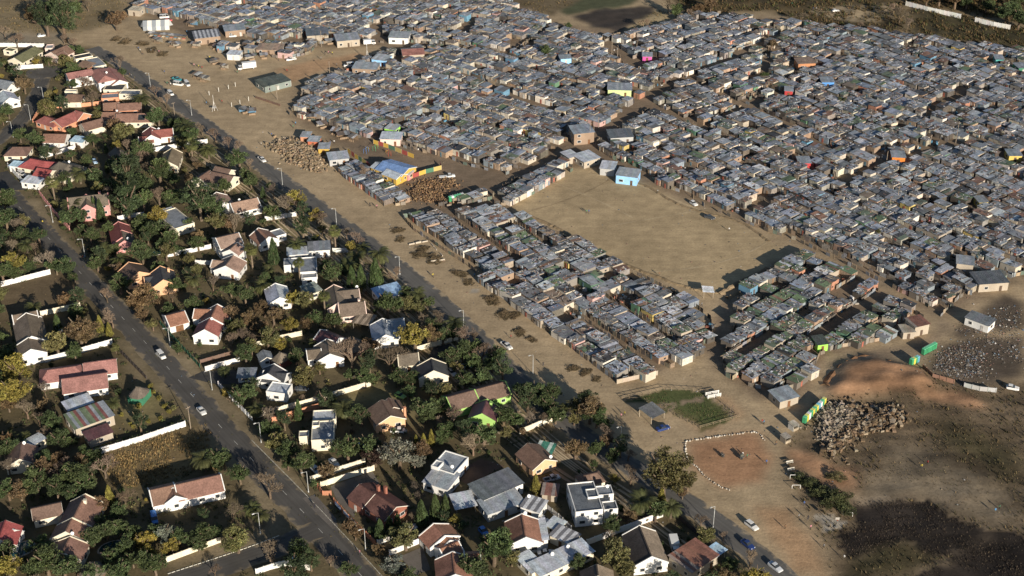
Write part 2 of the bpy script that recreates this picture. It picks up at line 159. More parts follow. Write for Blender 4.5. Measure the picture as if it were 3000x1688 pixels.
WALLS=[
('white boundary wall behind the cul-de-sac houses','white',2,[(-250.3,659.5),(-228.4,658.8)]),
('white boundary wall facing the cul-de-sac','white',2,[(-233.7,627.0),(-230.5,630.3),(-221.3,631.7)]),
('orange garden wall below the two-storey white house','orange',1.8,[(-207.1,582.8),(-199.3,584.3)]),
('orange garden wall above the palm','orange',1.8,[(-191.8,584.9),(-183.1,587.6)]),
('white wall stepping up to the roadside trees','white',2,[(-148.7,538.0),(-137.1,543.3),(-128.0,546.6)]),
('long white wall across the shaded gardens','white',1.8,[(-193.8,531.0),(-182.4,540.6)]),
('white yard wall of the pale grey roofed house','white',2,[(-204.6,523.1),(-190.6,503.4)]),
('low white wall at the side street corner house','white',1.8,[(-221.5,583.8),(-220.6,592.8)]),
('brick red wall along the side street','orange',1.8,[(-207.5,567.9),(-208.6,586.1)]),
('white precast wall above the bare plot','white',2,[(-178.1,427.0),(-163.1,436.0)]),
('white wall behind the yellow tree house','white',1.8,[(-149.0,476.9),(-144.0,479.3),(-139.9,480.2)]),
('white wall dividing the central gardens','white',1.8,[(-124.2,448.3),(-109.8,454.8)]),
('cream wall beside the glass carport','cream',2,[(-158.3,407.6),(-146.6,413.2)]),
('long white wall behind the red hipped house','white',2,[(-148.9,379.3),(-139.3,384.7),(-130.1,390.2)]),
('brown brick garden wall below the white gabled house','brown',1.6,[(-99.2,378.5),(-90.4,383.4)]),
('white wall with gate beside the tarred street','white',1.8,[(-96.8,374.3),(-93.0,376.6),(-87.0,379.6)]),
('pink pillared wall along the tarred street','pink',1.8,[(-184.7,498.4),(-175.4,483.7),(-165.2,469.1)]),
('green mesh fence before the white garage','greenfence',1.4,[(-116.9,402.1),(-109.5,391.4),(-99.1,376.6)]),
('dark fence before the red hipped house','darkfence',1.4,[(-127.6,386.7),(-121.5,378.9),(-114.5,369.8)]),
('white garden wall by the low tan roofs','white',1.6,[(-113.2,443.4),(-107.5,442.7)]),
('white wall beside the roadside lawn','white',1.8,[(-93.2,476.6),(-88.0,478.2),(-82.1,480.4)]),
('white wall among the tall palms','white',1.8,[(-65.0,451.8),(-59.6,451.8)]),
('cream wall with arched top by the thatched gazebo','cream',1.8,[(-85.5,387.4),(-75.1,393.0),(-69.1,395.5)]),
('cream wall beside the roadside driveway','cream',1.8,[(-31.7,385.5),(-17.7,392.9)]),
('cream wall across the lawn above the peach house','cream',1.9,[(-76.9,349.0),(-60.8,357.0),(-44.0,366.1)]),
('orange wall parallel to the cream lawn wall','orange',1.8,[(-72.0,347.0),(-56.6,355.2)]),
('white wall below the overgrown plot house','white',2,[(-120.7,330.7),(-109.7,336.7),(-97.3,344.8)]),
('cream street wall below the yellow tree','cream',1.8,[(-90.3,284.5),(-77.7,292.4)]),
('white pillared fence beside the tarred street','white',1.6,[(-91.3,366.3),(-84.3,356.3),(-77.9,347.7)]),
('cream wall above the narrow side drive','cream',1.9,[(-56.8,318.2),(-50.2,322.3),(-42.2,326.6)]),
('cream wall below the narrow side drive','cream',1.9,[(-53.6,315.8),(-46.2,319.9),(-39.3,323.5)]),
('brick gate wall with a white sign','brickwall',1.6,[(-54.4,315.4),(-52.6,312.2),(-50.3,312.3)]),
('brick street wall carrying advertising boards','brickwall',1.7,[(-49.2,309.0),(-44.4,301.9),(-36.4,291.3)]),
('white precast fence below the tall cypresses','white',1.7,[(-35.7,291.3),(-25.9,296.5)]),
('white wall beside the paved drive','white',1.8,[(-32.2,287.1),(-24.0,292.4)]),
('white corner wall at the street junction','white',1.8,[(-66.2,279.9),(-62.4,281.9),(-58.7,283.3),(-52.3,281.4)]),
('white wall below the feathery palms','white',1.9,[(19.9,291.3),(28.4,296.1),(41.0,303.0)]),
('grey precast fence beside the storeroom','greywall',1.7,[(9.4,306.4),(12.6,302.2),(15.9,297.2)]),
('dark steel fence by the tarred road','darkfence',1.6,[(45.1,302.4),(47.5,298.6),(49.8,295.1)]),
('cream roadside wall above the peach house','cream',1.8,[(2.3,340.8),(7.9,344.8),(14.5,348.5)]),
('white concrete wall of the far suburb','white',2.4,[(206.8,719.6),(215.9,710.7),(230.1,699.7)]),
('second length of the far white concrete wall','white',2.4,[(236.2,694.7),(243.7,687.9),(250.6,683.7)]),
('grey block wall at the lower end of the front row','beige',1.6,[(32.7,367.3),(39.9,370.2),(45.7,372.2)]),
('pale sheet fence around the waste yard','greywall',1.6,[(140.4,365.5),(144.7,363.4),(149.4,362.6)]),
('rusty sheet fence along the waste yard track','rustfence',1.6,[(130.1,375.8),(131.9,370.6),(137.7,367.3)]),
('low log wall round the stall garden','brown',1.0,[(-115.2,595.1),(-103.1,586.1)])]
TREES=[('E',-230.7,674.0,5.8),('E',-219.6,665.7,7.15),('e',-234.5,699.2,4.86),('r',-242.9,693.3,4.82),('r',-198.4,681.8,4.75),('e',-225.1,704.0,3.47),('b',-220.1,710.4,2.79),('b',-241.3,658.2,3.95),('b',-212.8,654.9,3.27),('b',-183.5,626.5,3.47),('b',-185.9,584.9,3.58),('b',-193.5,603.1,3.67),('b',-160.4,596.5,2.72),('b',-152.9,583.6,2.97),('b',-140.1,563.5,2.89),('b',-131.6,554.5,3.14),('b',-124.7,547.8,3.11),('b',-117.8,539.9,3.07),('b',-113.2,535.4,2.77),('o',-207.0,592.2,2.1),('e',-199.9,603.6,2.44),('r',-220.3,600.0,3.66),('e',-219.0,572.0,2.92),('o',-219.4,565.1,2.31),('e',-233.6,623.0,1.87),('o',-224.7,637.2,1.91),('e',-212.4,650.2,1.94),('o',-212.7,637.1,2.23),('q',-163.3,583.0,3.56),('e',-151.8,563.2,4.06),('e',-145.6,561.7,2.01),('e',-206.5,547.2,2.82),('e',-198.4,541.0,3.65),('e',-186.2,552.1,1.98),('r',-168.3,553.5,4.0),('o',-162.3,545.3,4.53),('b',-158.5,535.2,3.33),('e',-150.3,528.5,4.42),('E',-149.2,498.8,5.9),('e',-139.3,507.6,4.82),('p',-130.3,527.4,2.78),('q',-124.4,530.5,3.3),('e',-133.8,545.7,3.38),('r',-127.3,519.9,1.89),('e',-110.2,521.2,3.82),('e',-105.8,509.4,2.67),('e',-112.2,498.2,2.88),('p',-177.3,493.2,2.64),('q',-171.2,508.2,3.19),('e',-164.1,505.6,3.72),('e',-180.1,529.2,2.19),('e',-157.3,498.7,3.15),('e',-132.7,504.7,2.65),('r',-128.0,507.2,2.12),('e',-174.9,543.2,2.8),('e',-159.4,520.3,2.71),('e',-173.3,524.2,2.18),('e',-142.4,497.5,3.68),('e',-177.4,505.8,2.65),('b',-106.1,521.0,2.44),('e',-147.2,502.2,3.17),('r',-243.9,693.7,4.12),('b',-251.3,671.2,3.33),('e',-207.8,647.4,2.26),('b',-219.5,662.4,2.63),('e',-193.4,484.0,4.12),('e',-179.8,457.9,2.95),('e',-173.0,457.9,2.95),('e',-160.5,435.5,2.84),('b',-180.0,447.8,3.39),('e',-172.3,430.9,2.34),('e',-152.7,430.0,1.87),('e',-188.3,469.0,4.02),('b',-183.4,463.9,3.48),('o',-182.1,470.3,2.5),('e',-186.0,459.0,2.46),('q',-175.5,451.4,2.67),('b',-172.3,450.0,2.42),('b',-164.6,437.7,4.05),('e',-156.3,434.0,3.55),('y',-175.5,434.8,4.03),('e',-170.7,436.5,2.37),('y',-178.9,433.7,1.88),('q',-166.3,479.7,3.56),('e',-165.5,471.3,3.02),('e',-161.5,473.4,3.03),('C',-158.5,480.9,1.53),('C',-154.9,476.3,1.83),('e',-149.2,465.1,2.48),('E',-143.1,472.6,5.65),('e',-140.4,484.0,4.12),('e',-130.6,487.4,3.62),('y',-132.7,471.2,3.52),('e',-129.1,459.7,3.96),('E',-117.3,476.5,5.15),('e',-113.0,475.2,4.58),('o',-110.0,466.4,3.75),('b',-102.8,464.8,3.99),('e',-120.6,469.4,2.0),('r',-115.3,457.4,2.7),('e',-121.8,449.0,2.42),('e',-131.8,443.4,4.09),('q',-146.5,446.5,2.89),('e',-154.1,457.9,2.95),('e',-158.4,463.1,2.47),('e',-146.5,437.4,2.85),('q',-139.2,439.7,2.86),('e',-143.2,450.0,1.93),('e',-134.8,422.1,3.47),('r',-124.2,406.6,5.45),('e',-122.4,416.5,2.28),('e',-115.6,423.1,2.54),('o',-110.9,434.2,2.12),('b',-103.3,424.0,3.02),('e',-96.1,419.1,2.76),('e',-90.4,414.6,3.2),('e',-107.6,410.0,2.48),('y',-103.3,414.0,1.36),('e',-116.3,411.4,1.35),('b',-132.2,400.2,3.56),('Y',-135.6,397.5,1.41),('Y',-132.0,394.9,1.23),('r',-139.7,389.5,4.83),('o',-145.1,382.2,4.1),('b',-138.1,416.4,2.74),('y',-153.1,365.7,4.82),('o',-118.5,398.3,1.99),('r',-122.7,403.6,2.23),('e',-107.3,383.9,1.93),('b',-86.1,388.1,3.48),('e',-84.6,378.8,2.99),('q',-90.0,371.0,1.89),('o',-127.5,384.7,1.5),('p',-92.1,439.4,2.42),('r',-93.4,405.3,2.69),('r',-86.9,401.1,2.67),('r',-138.4,389.7,2.61),('e',-161.2,381.1,2.57),('b',-66.4,457.9,2.95),('b',-56.4,454.9,2.93),('e',-36.2,418.3,2.29),('b',-24.1,399.4,3.11),('e',-19.4,392.1,2.62),('b',-15.9,388.9,3.49),('e',-12.3,381.9,3.01),('e',-4.6,378.0,2.99),('E',-2.9,367.6,2.94),('e',-12.1,374.2,2.96),('b',-85.2,479.5,4.61),('e',-89.9,476.6,3.04),('b',-80.4,479.9,3.06),('b',-71.7,470.2,3.01),('p',-64.1,453.2,2.23),('b',-61.0,462.0,2.47),('C',-84.9,442.8,2.17),('q',-85.1,433.0,2.35),('p',-74.0,429.8,2.0),('q',-78.0,450.4,2.91),('q',-54.0,449.4,2.42),('q',-57.4,435.8,2.84),('q',-55.2,441.6,2.87),('q',-47.2,441.6,3.58),('e',-63.0,428.0,3.75),('C',-55.4,425.7,1.96),('C',-52.2,425.7,1.96),('C',-47.0,424.9,2.82),('e',-59.9,432.7,2.35),('e',-65.9,436.5,2.37),('q',-85.6,421.1,2.77),('r',-83.0,407.0,2.7),('r',-79.1,401.9,3.12),('y',-72.8,397.0,2.65),('y',-74.6,413.8,2.73),('r',-68.2,398.7,2.21),('o',-69.3,411.2,3.18),('e',-65.0,401.1,2.67),('e',-58.7,399.4,2.66),('p',-62.7,407.3,2.06),('e',-41.6,406.4,4.29),('o',-35.8,410.8,2.49),('b',-40.7,429.9,2.81),('o',-31.6,408.7,2.25),('e',-28.6,411.3,2.26),('y',-31.0,384.8,4.78),('b',-28.9,399.4,2.66),('e',-25.7,396.2,2.64),('e',-22.1,393.4,1.97),('b',-12.5,390.5,2.18),('b',-9.7,378.7,3.86),('e',-15.6,378.8,3.42),('e',-18.9,376.5,2.98),('b',-50.3,374.1,5.55),('b',-38.2,372.6,4.67),('r',-46.0,385.0,2.59),('e',-68.6,378.0,2.56),('q',-64.3,388.0,1.52),('e',-50.9,369.1,1.67),('e',-45.5,365.4,2.91),('e',-34.0,365.4,2.91),('e',-30.8,366.2,2.08),('e',-14.7,364.0,2.9),('e',-9.5,366.9,2.92),('e',-6.3,373.5,2.53),('o',-60.4,372.4,1.89),('e',-60.3,409.6,1.8),('e',-114.4,276.6,3.78),('e',-116.6,299.3,2.16),('e',-110.7,290.8,2.83),('e',-107.9,293.4,2.49),('e',-104.8,295.0,2.5),('r',-112.4,305.4,2.19),('e',-120.5,308.9,2.58),('e',-126.1,311.2,2.97),('r',-131.8,319.4,3.02),('b',-126.0,321.2,2.65),('e',-122.8,328.6,1.92),('e',-143.0,330.4,2.32),('e',-145.8,328.6,2.69),('r',-147.6,334.2,2.33),('e',-123.7,287.1,2.81),('e',-131.7,284.0,2.79),('e',-104.6,283.0,2.78),('e',-107.4,277.4,2.4),('e',-100.3,276.5,3.09),('e',-95.4,281.5,2.77),('e',-88.2,291.3,2.48),('e',-82.5,288.6,2.11),('e',-79.2,293.9,2.14),('e',-101.0,293.4,2.13),('y',-150.7,354.8,4.5),('r',-151.9,352.1,2.42),('b',-145.3,348.7,2.81),('r',-141.5,351.8,2.22),('b',-140.6,344.7,2.39),('e',-135.2,341.4,3.17),('q',-142.6,336.9,1.76),('q',-147.2,336.9,1.76),('e',-131.4,333.0,3.11),('e',-128.7,333.6,1.94),('r',-122.7,323.0,2.66),('e',-119.0,323.0,2.28),('e',-122.1,315.9,3.76),('b',-128.1,317.6,2.25),('e',-132.0,313.0,3.73),('b',-142.4,321.2,2.65),('e',-139.0,310.0,2.96),('r',-135.7,310.0,2.96),('e',-118.4,312.4,2.98),('Y',-110.5,307.8,1.47),('b',-106.3,307.5,2.76),('y',-97.1,288.9,2.64),('g',-92.2,292.1,2.66),('e',-94.6,293.4,2.13),('y',-89.2,287.6,2.11),('e',-85.3,290.7,2.12),('e',-81.4,292.3,2.49),('y',-94.7,285.5,2.1),('e',-101.3,287.6,2.46),('e',-91.9,279.5,2.76),('e',-98.4,282.4,2.08),('b',-75.8,301.0,2.9),('q',-70.8,303.1,2.18),('o',-72.1,288.2,3.53),('e',-119.3,278.6,4.15),('y',-129.2,278.5,3.45),('e',-122.8,278.0,2.75),('e',-111.2,298.8,1.8),('q',-120.6,353.1,2.02),('b',-76.7,279.4,1.72),('e',-106.9,302.1,2.18),('r',-128.7,325.5,2.29),('e',-133.6,325.5,2.29),('b',-126.5,320.0,2.26),('b',-67.0,310.9,3.91),('b',-62.9,283.3,3.67),('e',-71.3,339.4,2.76),('o',-67.3,331.1,3.1),('e',-64.2,328.0,3.08),('e',-59.5,320.9,3.22),('e',-63.8,323.6,1.9),('C',-63.8,347.9,1.44),('q',-50.4,348.3,3.01),('R',-39.0,325.2,3.25),('g',-32.0,323.7,4.6),('g',-27.6,323.6,2.28),('Y',-27.8,333.0,1.16),('Y',-25.7,334.2,1.17),('Y',-23.5,335.2,1.17),('e',-19.2,338.8,2.36),('e',-21.9,348.7,2.81),('o',-23.4,352.8,2.02),('b',-18.1,342.7,3.98),('b',-21.7,343.3,1.98),('e',-20.2,336.2,2.34),('b',-11.2,330.5,3.88),('e',-2.5,345.3,2.79),('o',-1.7,338.1,1.96),('C',-35.1,293.4,1.61),('C',-32.7,295.6,1.43),('C',-30.6,296.1,1.43),('C',-24.3,298.9,1.99),('C',-20.7,301.3,1.75),('C',-18.1,303.5,1.39),('y',-15.5,299.0,1.62),('e',-13.3,296.5,1.43),('r',-43.7,296.1,2.15),('r',-41.7,293.3,1.78),('e',-42.0,278.9,2.06),('g',-30.1,279.5,2.76),('r',-34.8,286.0,2.1),('e',-4.6,283.1,4.55),('e',-10.0,277.5,3.44),('e',-2.6,292.8,2.13),('b',-47.2,282.9,1.73),('b',-55.9,289.1,2.11),('e',-25.0,361.2,2.47),('e',-31.7,358.4,2.45),('q',-68.0,300.3,2.17),('E',4.8,351.5,2.84),('e',12.1,357.7,2.86),('e',13.0,346.0,2.79),('E',22.3,351.5,2.84),('e',25.1,344.0,3.18),('r',27.7,334.2,2.33),('E',31.2,329.5,2.32),('b',33.4,327.9,2.3),('e',24.4,330.4,2.32),('e',2.4,358.4,2.87),('e',6.8,356.9,3.27),('e',10.7,350.7,3.23),('e',1.2,344.0,2.38),('b',4.7,344.7,2.39),('b',9.1,345.3,1.99),('q',15.9,351.7,1.61),('o',19.5,350.7,2.42),('r',23.2,346.0,4.01),('o',18.5,345.3,1.99),('e',27.4,342.0,1.97),('b',28.2,336.2,3.13),('r',18.2,329.2,3.09),('e',28.8,326.7,2.3),('e',23.4,323.9,1.33),('y',29.0,317.0,1.5),('h',41.9,312.1,6.2),('h',49.0,314.1,2.61),('Y',6.6,312.9,1.49),('q',35.4,303.6,3.46),('q',43.1,302.5,2.73),('Y',41.1,308.3,1.29),('e',27.0,296.9,2.33),('r',31.1,299.9,2.17),('o',26.7,282.1,3.83),('o',28.8,278.0,2.75),('e',17.1,281.7,2.25),('o',0.0,282.9,2.08),('e',39.5,289.8,1.05),('e',56.7,280.4,2.07),('b',51.0,298.8,1.8),('b',56.3,292.8,1.42),('b',61.7,282.0,2.43),('r',47.2,310.5,1.47),('b',37.9,283.1,1.21),('e',16.5,646.4,2.58),('e',28.6,681.7,1.88),('b',64.7,606.7,2.45),('e',84.3,701.1,3.11),('b',90.0,697.2,3.09),('e',106.9,679.7,1.34),('e',116.4,616.5,1.85),('b',66.5,682.5,3.38),('b',80.9,708.0,3.49),('r',103.1,710.0,3.49),('r',95.8,706.3,2.78),('b',41.3,656.5,1.63),('q',146.7,587.5,1.79),('r',217.2,718.8,4.25),('r',223.8,718.4,4.97),('r',230.8,713.8,5.67),('e',239.7,725.1,4.28),('r',244.1,716.3,4.96),('r',251.2,716.8,4.24),('e',250.2,690.9,5.51),('e',262.8,713.7,4.22),('e',254.8,683.7,4.77),('e',245.1,707.0,3.48),('b',197.4,693.7,4.12),('b',196.5,704.0,3.47),('r',213.5,731.9,3.58),('e',236.5,713.1,3.51),('r',258.4,729.3,4.3),('b',198.8,682.5,3.38),('r',230.3,729.3,4.3),('e',246.5,729.3,4.3),('e',258.5,706.0,3.48),('r',126.1,655.2,2.61),('b',146.8,692.5,2.73),('b',174.3,682.0,2.36),('b',-46.4,575.9,2.05),('o',-70.3,711.1,1.39),('b',-92.1,666.3,1.98),('b',-58.7,513.0,2.68),('o',130.3,465.3,0.99),('o',136.0,464.8,1.24),('L',88.6,307.9,4.04),('l',91.0,319.9,2.63),('L',82.9,316.3,2.8),('L',85.4,311.9,3.14),('L',90.8,305.8,2.92),('L',80.5,319.6,2.25),('o',-208.2,628.0,3.2),('q',-250.6,630.5,2.8),('e',-163.8,379.0,2.0),('e',-159.2,362.5,3.8),('r',-105.9,467.5,2.8),('o',-175.3,414.6,3.8),('o',-18.1,372.9,2.0),('o',-134.5,496.3,2.0),('e',-115.9,406.6,2.0),('e',-124.3,435.8,2.4),('q',-240.5,634.3,2.0),('o',-179.0,568.2,2.4),('C',-211.8,529.0,1.34),('E',-189.8,527.3,2.72),('o',-201.5,571.9,3.8),('C',-103.4,272.4,0.84),('E',-240.0,625.4,2.38),('b',-132.9,465.6,2.0),('C',-177.9,437.5,0.84),('E',-80.4,425.9,1.7),('E',-56.2,351.9,2.72),('e',-180.5,619.7,2.0),('e',-82.2,354.0,3.8),('E',-23.8,357.6,2.38),('e',-46.9,327.1,3.8),('e',-203.8,621.5,3.2),('b',-72.1,343.2,3.8),('C',-168.0,536.4,1.01),('q',-87.4,323.2,3.2),('o',51.3,291.6,2.4),('E',-236.6,587.4,2.72),('b',-114.8,319.8,3.8),('o',-161.3,496.7,2.8),('q',-160.4,408.0,2.4),('E',-67.3,342.7,2.38),('E',-244.7,636.9,3.23),('e',-92.8,398.1,2.0),('o',-155.3,347.2,3.2),('E',-118.8,320.2,1.7),('r',-152.7,323.4,3.8),('b',-143.2,360.0,2.4),('q',-158.2,355.3,2.0),('o',-114.3,441.3,2.4),('q',-19.0,396.1,3.2),('E',-178.7,417.4,3.23),('y',-82.4,486.5,3.8),('r',53.3,274.6,2.8),('o',-63.3,364.3,3.8),('o',-123.9,445.5,3.2),('b',-144.6,514.4,3.2),('E',-147.4,413.7,2.38),('e',-199.0,475.2,2.8),('E',-78.6,477.1,2.38),('e',-124.1,451.7,3.8),('E',-116.1,494.6,2.38),('E',-97.5,470.3,2.04),('E',-222.9,560.8,2.38),('r',-138.3,436.1,2.0),('y',-163.9,539.4,2.0),('y',-73.3,473.8,2.8),('o',-137.4,540.4,2.4),('q',-137.8,543.4,2.8),('e',-113.7,452.3,2.8),('b',-157.0,492.6,3.2),('e',38.8,300.8,2.8),('E',-103.5,472.6,1.7),('E',-184.2,451.2,2.38),('b',-129.7,524.3,2.0),('E',-77.0,461.9,3.23),('y',-74.1,386.3,2.4),('e',-142.1,302.2,2.4),('e',-231.8,567.6,2.0),('b',-58.1,357.0,2.0),('b',-150.4,522.8,3.8),('E',-200.7,578.9,1.7),('e',-133.6,459.9,2.8),('b',-162.3,356.0,3.8),('e',-217.9,530.0,3.8),('e',-119.1,325.8,2.4),('b',-169.3,515.8,2.4),('y',-58.5,451.5,2.4),('e',-186.5,424.4,2.8),('e',-172.9,406.8,2.8),('E',39.8,273.6,2.04),('e',-190.7,465.4,2.4),('q',-110.6,426.6,2.4),('b',-250.8,635.2,2.0),('E',-189.7,437.2,1.7),('e',-77.7,406.4,2.0),('e',-149.4,492.2,2.4),('C',-151.7,339.3,1.18),('e',-182.0,430.6,2.4),('o',-83.4,383.7,2.8),('C',-149.6,397.5,1.6),('e',-205.3,617.9,2.4),('E',-158.7,343.9,2.04),('C',-162.9,517.7,1.01),('C',-130.8,490.7,0.84),('E',-113.8,431.9,1.7),('e',-145.7,404.5,2.8),('E',-83.6,358.9,1.7),('b',-25.9,310.1,2.8),('r',-82.8,394.5,2.8),('b',-92.7,495.5,2.8),('e',-191.9,455.5,2.4),('b',-186.7,528.9,2.8),('E',-116.5,453.1,1.7),('r',-133.1,534.0,2.4),('E',-132.9,456.7,2.04),('E',-168.1,378.5,2.72),('b',-126.6,270.2,2.8),('o',-142.4,562.0,2.0),('r',-199.4,548.1,2.4),('e',-116.1,322.9,2.0),('r',-151.4,412.1,2.8),('E',-109.4,340.7,2.72),('E',-83.2,300.3,1.7),('e',-102.8,503.9,2.8),('b',-115.9,416.7,2.4),('e',-84.1,410.2,2.0),('E',-13.0,337.1,2.38),('E',-145.2,387.6,2.04),('e',-22.4,390.1,2.8),('e',-140.8,555.0,3.2),('e',-243.8,630.4,2.4),('e',-238.6,611.0,2.4),('q',-32.1,415.7,2.8),('e',-188.0,532.7,2.4),('e',-198.6,620.1,2.0),('b',-120.4,273.3,2.8),('e',49.1,271.1,3.2),('b',25.7,288.7,2.8),('e',-54.8,283.1,3.2),('e',-83.3,323.4,3.2),('o',-178.9,423.3,2.8),('b',-136.2,338.3,2.4),('r',-52.2,319.9,2.4),('o',-78.6,387.0,3.8),('E',-172.9,403.2,1.7),('b',-194.9,453.3,2.8),('r',-25.4,328.2,2.8),('C',-174.2,504.1,1.01),('e',-148.6,481.5,2.8),('E',-147.2,442.3,2.38),('b',-238.5,607.4,3.8),('C',-96.8,495.4,1.18),('E',-197.2,577.7,2.72),('e',-26.4,275.2,2.4),('q',-219.2,634.1,2.4),('e',-131.4,540.3,2.0),('e',-139.2,380.0,2.8),('e',-80.7,360.4,2.4),('e',-86.1,429.0,2.0),('E',-44.5,371.6,3.23),('e',-205.8,583.0,2.0),('E',-79.6,363.0,1.7),('e',-170.3,387.9,2.0),('C',-144.5,495.1,0.84),('b',-90.4,385.8,3.2),('e',-25.9,346.5,3.8),('e',-137.6,466.9,3.2),('q',-138.0,552.3,3.8),('b',-135.6,488.5,3.8),('E',-158.4,516.5,2.04),('y',62.0,273.9,3.2),('E',-228.2,615.5,2.38),('e',-154.0,496.8,2.8),('r',-27.2,389.2,3.8),('e',-41.3,328.7,3.8),('C',-171.3,391.6,1.6),('o',-70.2,464.6,2.0),('e',-231.3,584.0,3.8),('q',-76.7,349.1,2.4),('E',-18.6,299.0,1.7),('o',-28.0,289.2,3.8),('E',-158.6,513.2,2.72),('o',-90.7,393.9,2.8),('e',-177.4,429.5,3.8),('E',-247.0,625.5,1.7),('e',-144.1,300.3,2.4),('e',-44.8,345.0,3.2),('e',-8.1,335.7,3.2),('b',33.3,316.5,2.8),('e',-166.2,390.4,2.0),('y',-224.5,632.2,2.0),('b',-33.8,389.7,2.0),('E',-52.0,281.1,2.38),('e',-76.2,317.0,2.8),('E',-55.5,275.0,3.23),('o',-20.3,359.3,2.4)]
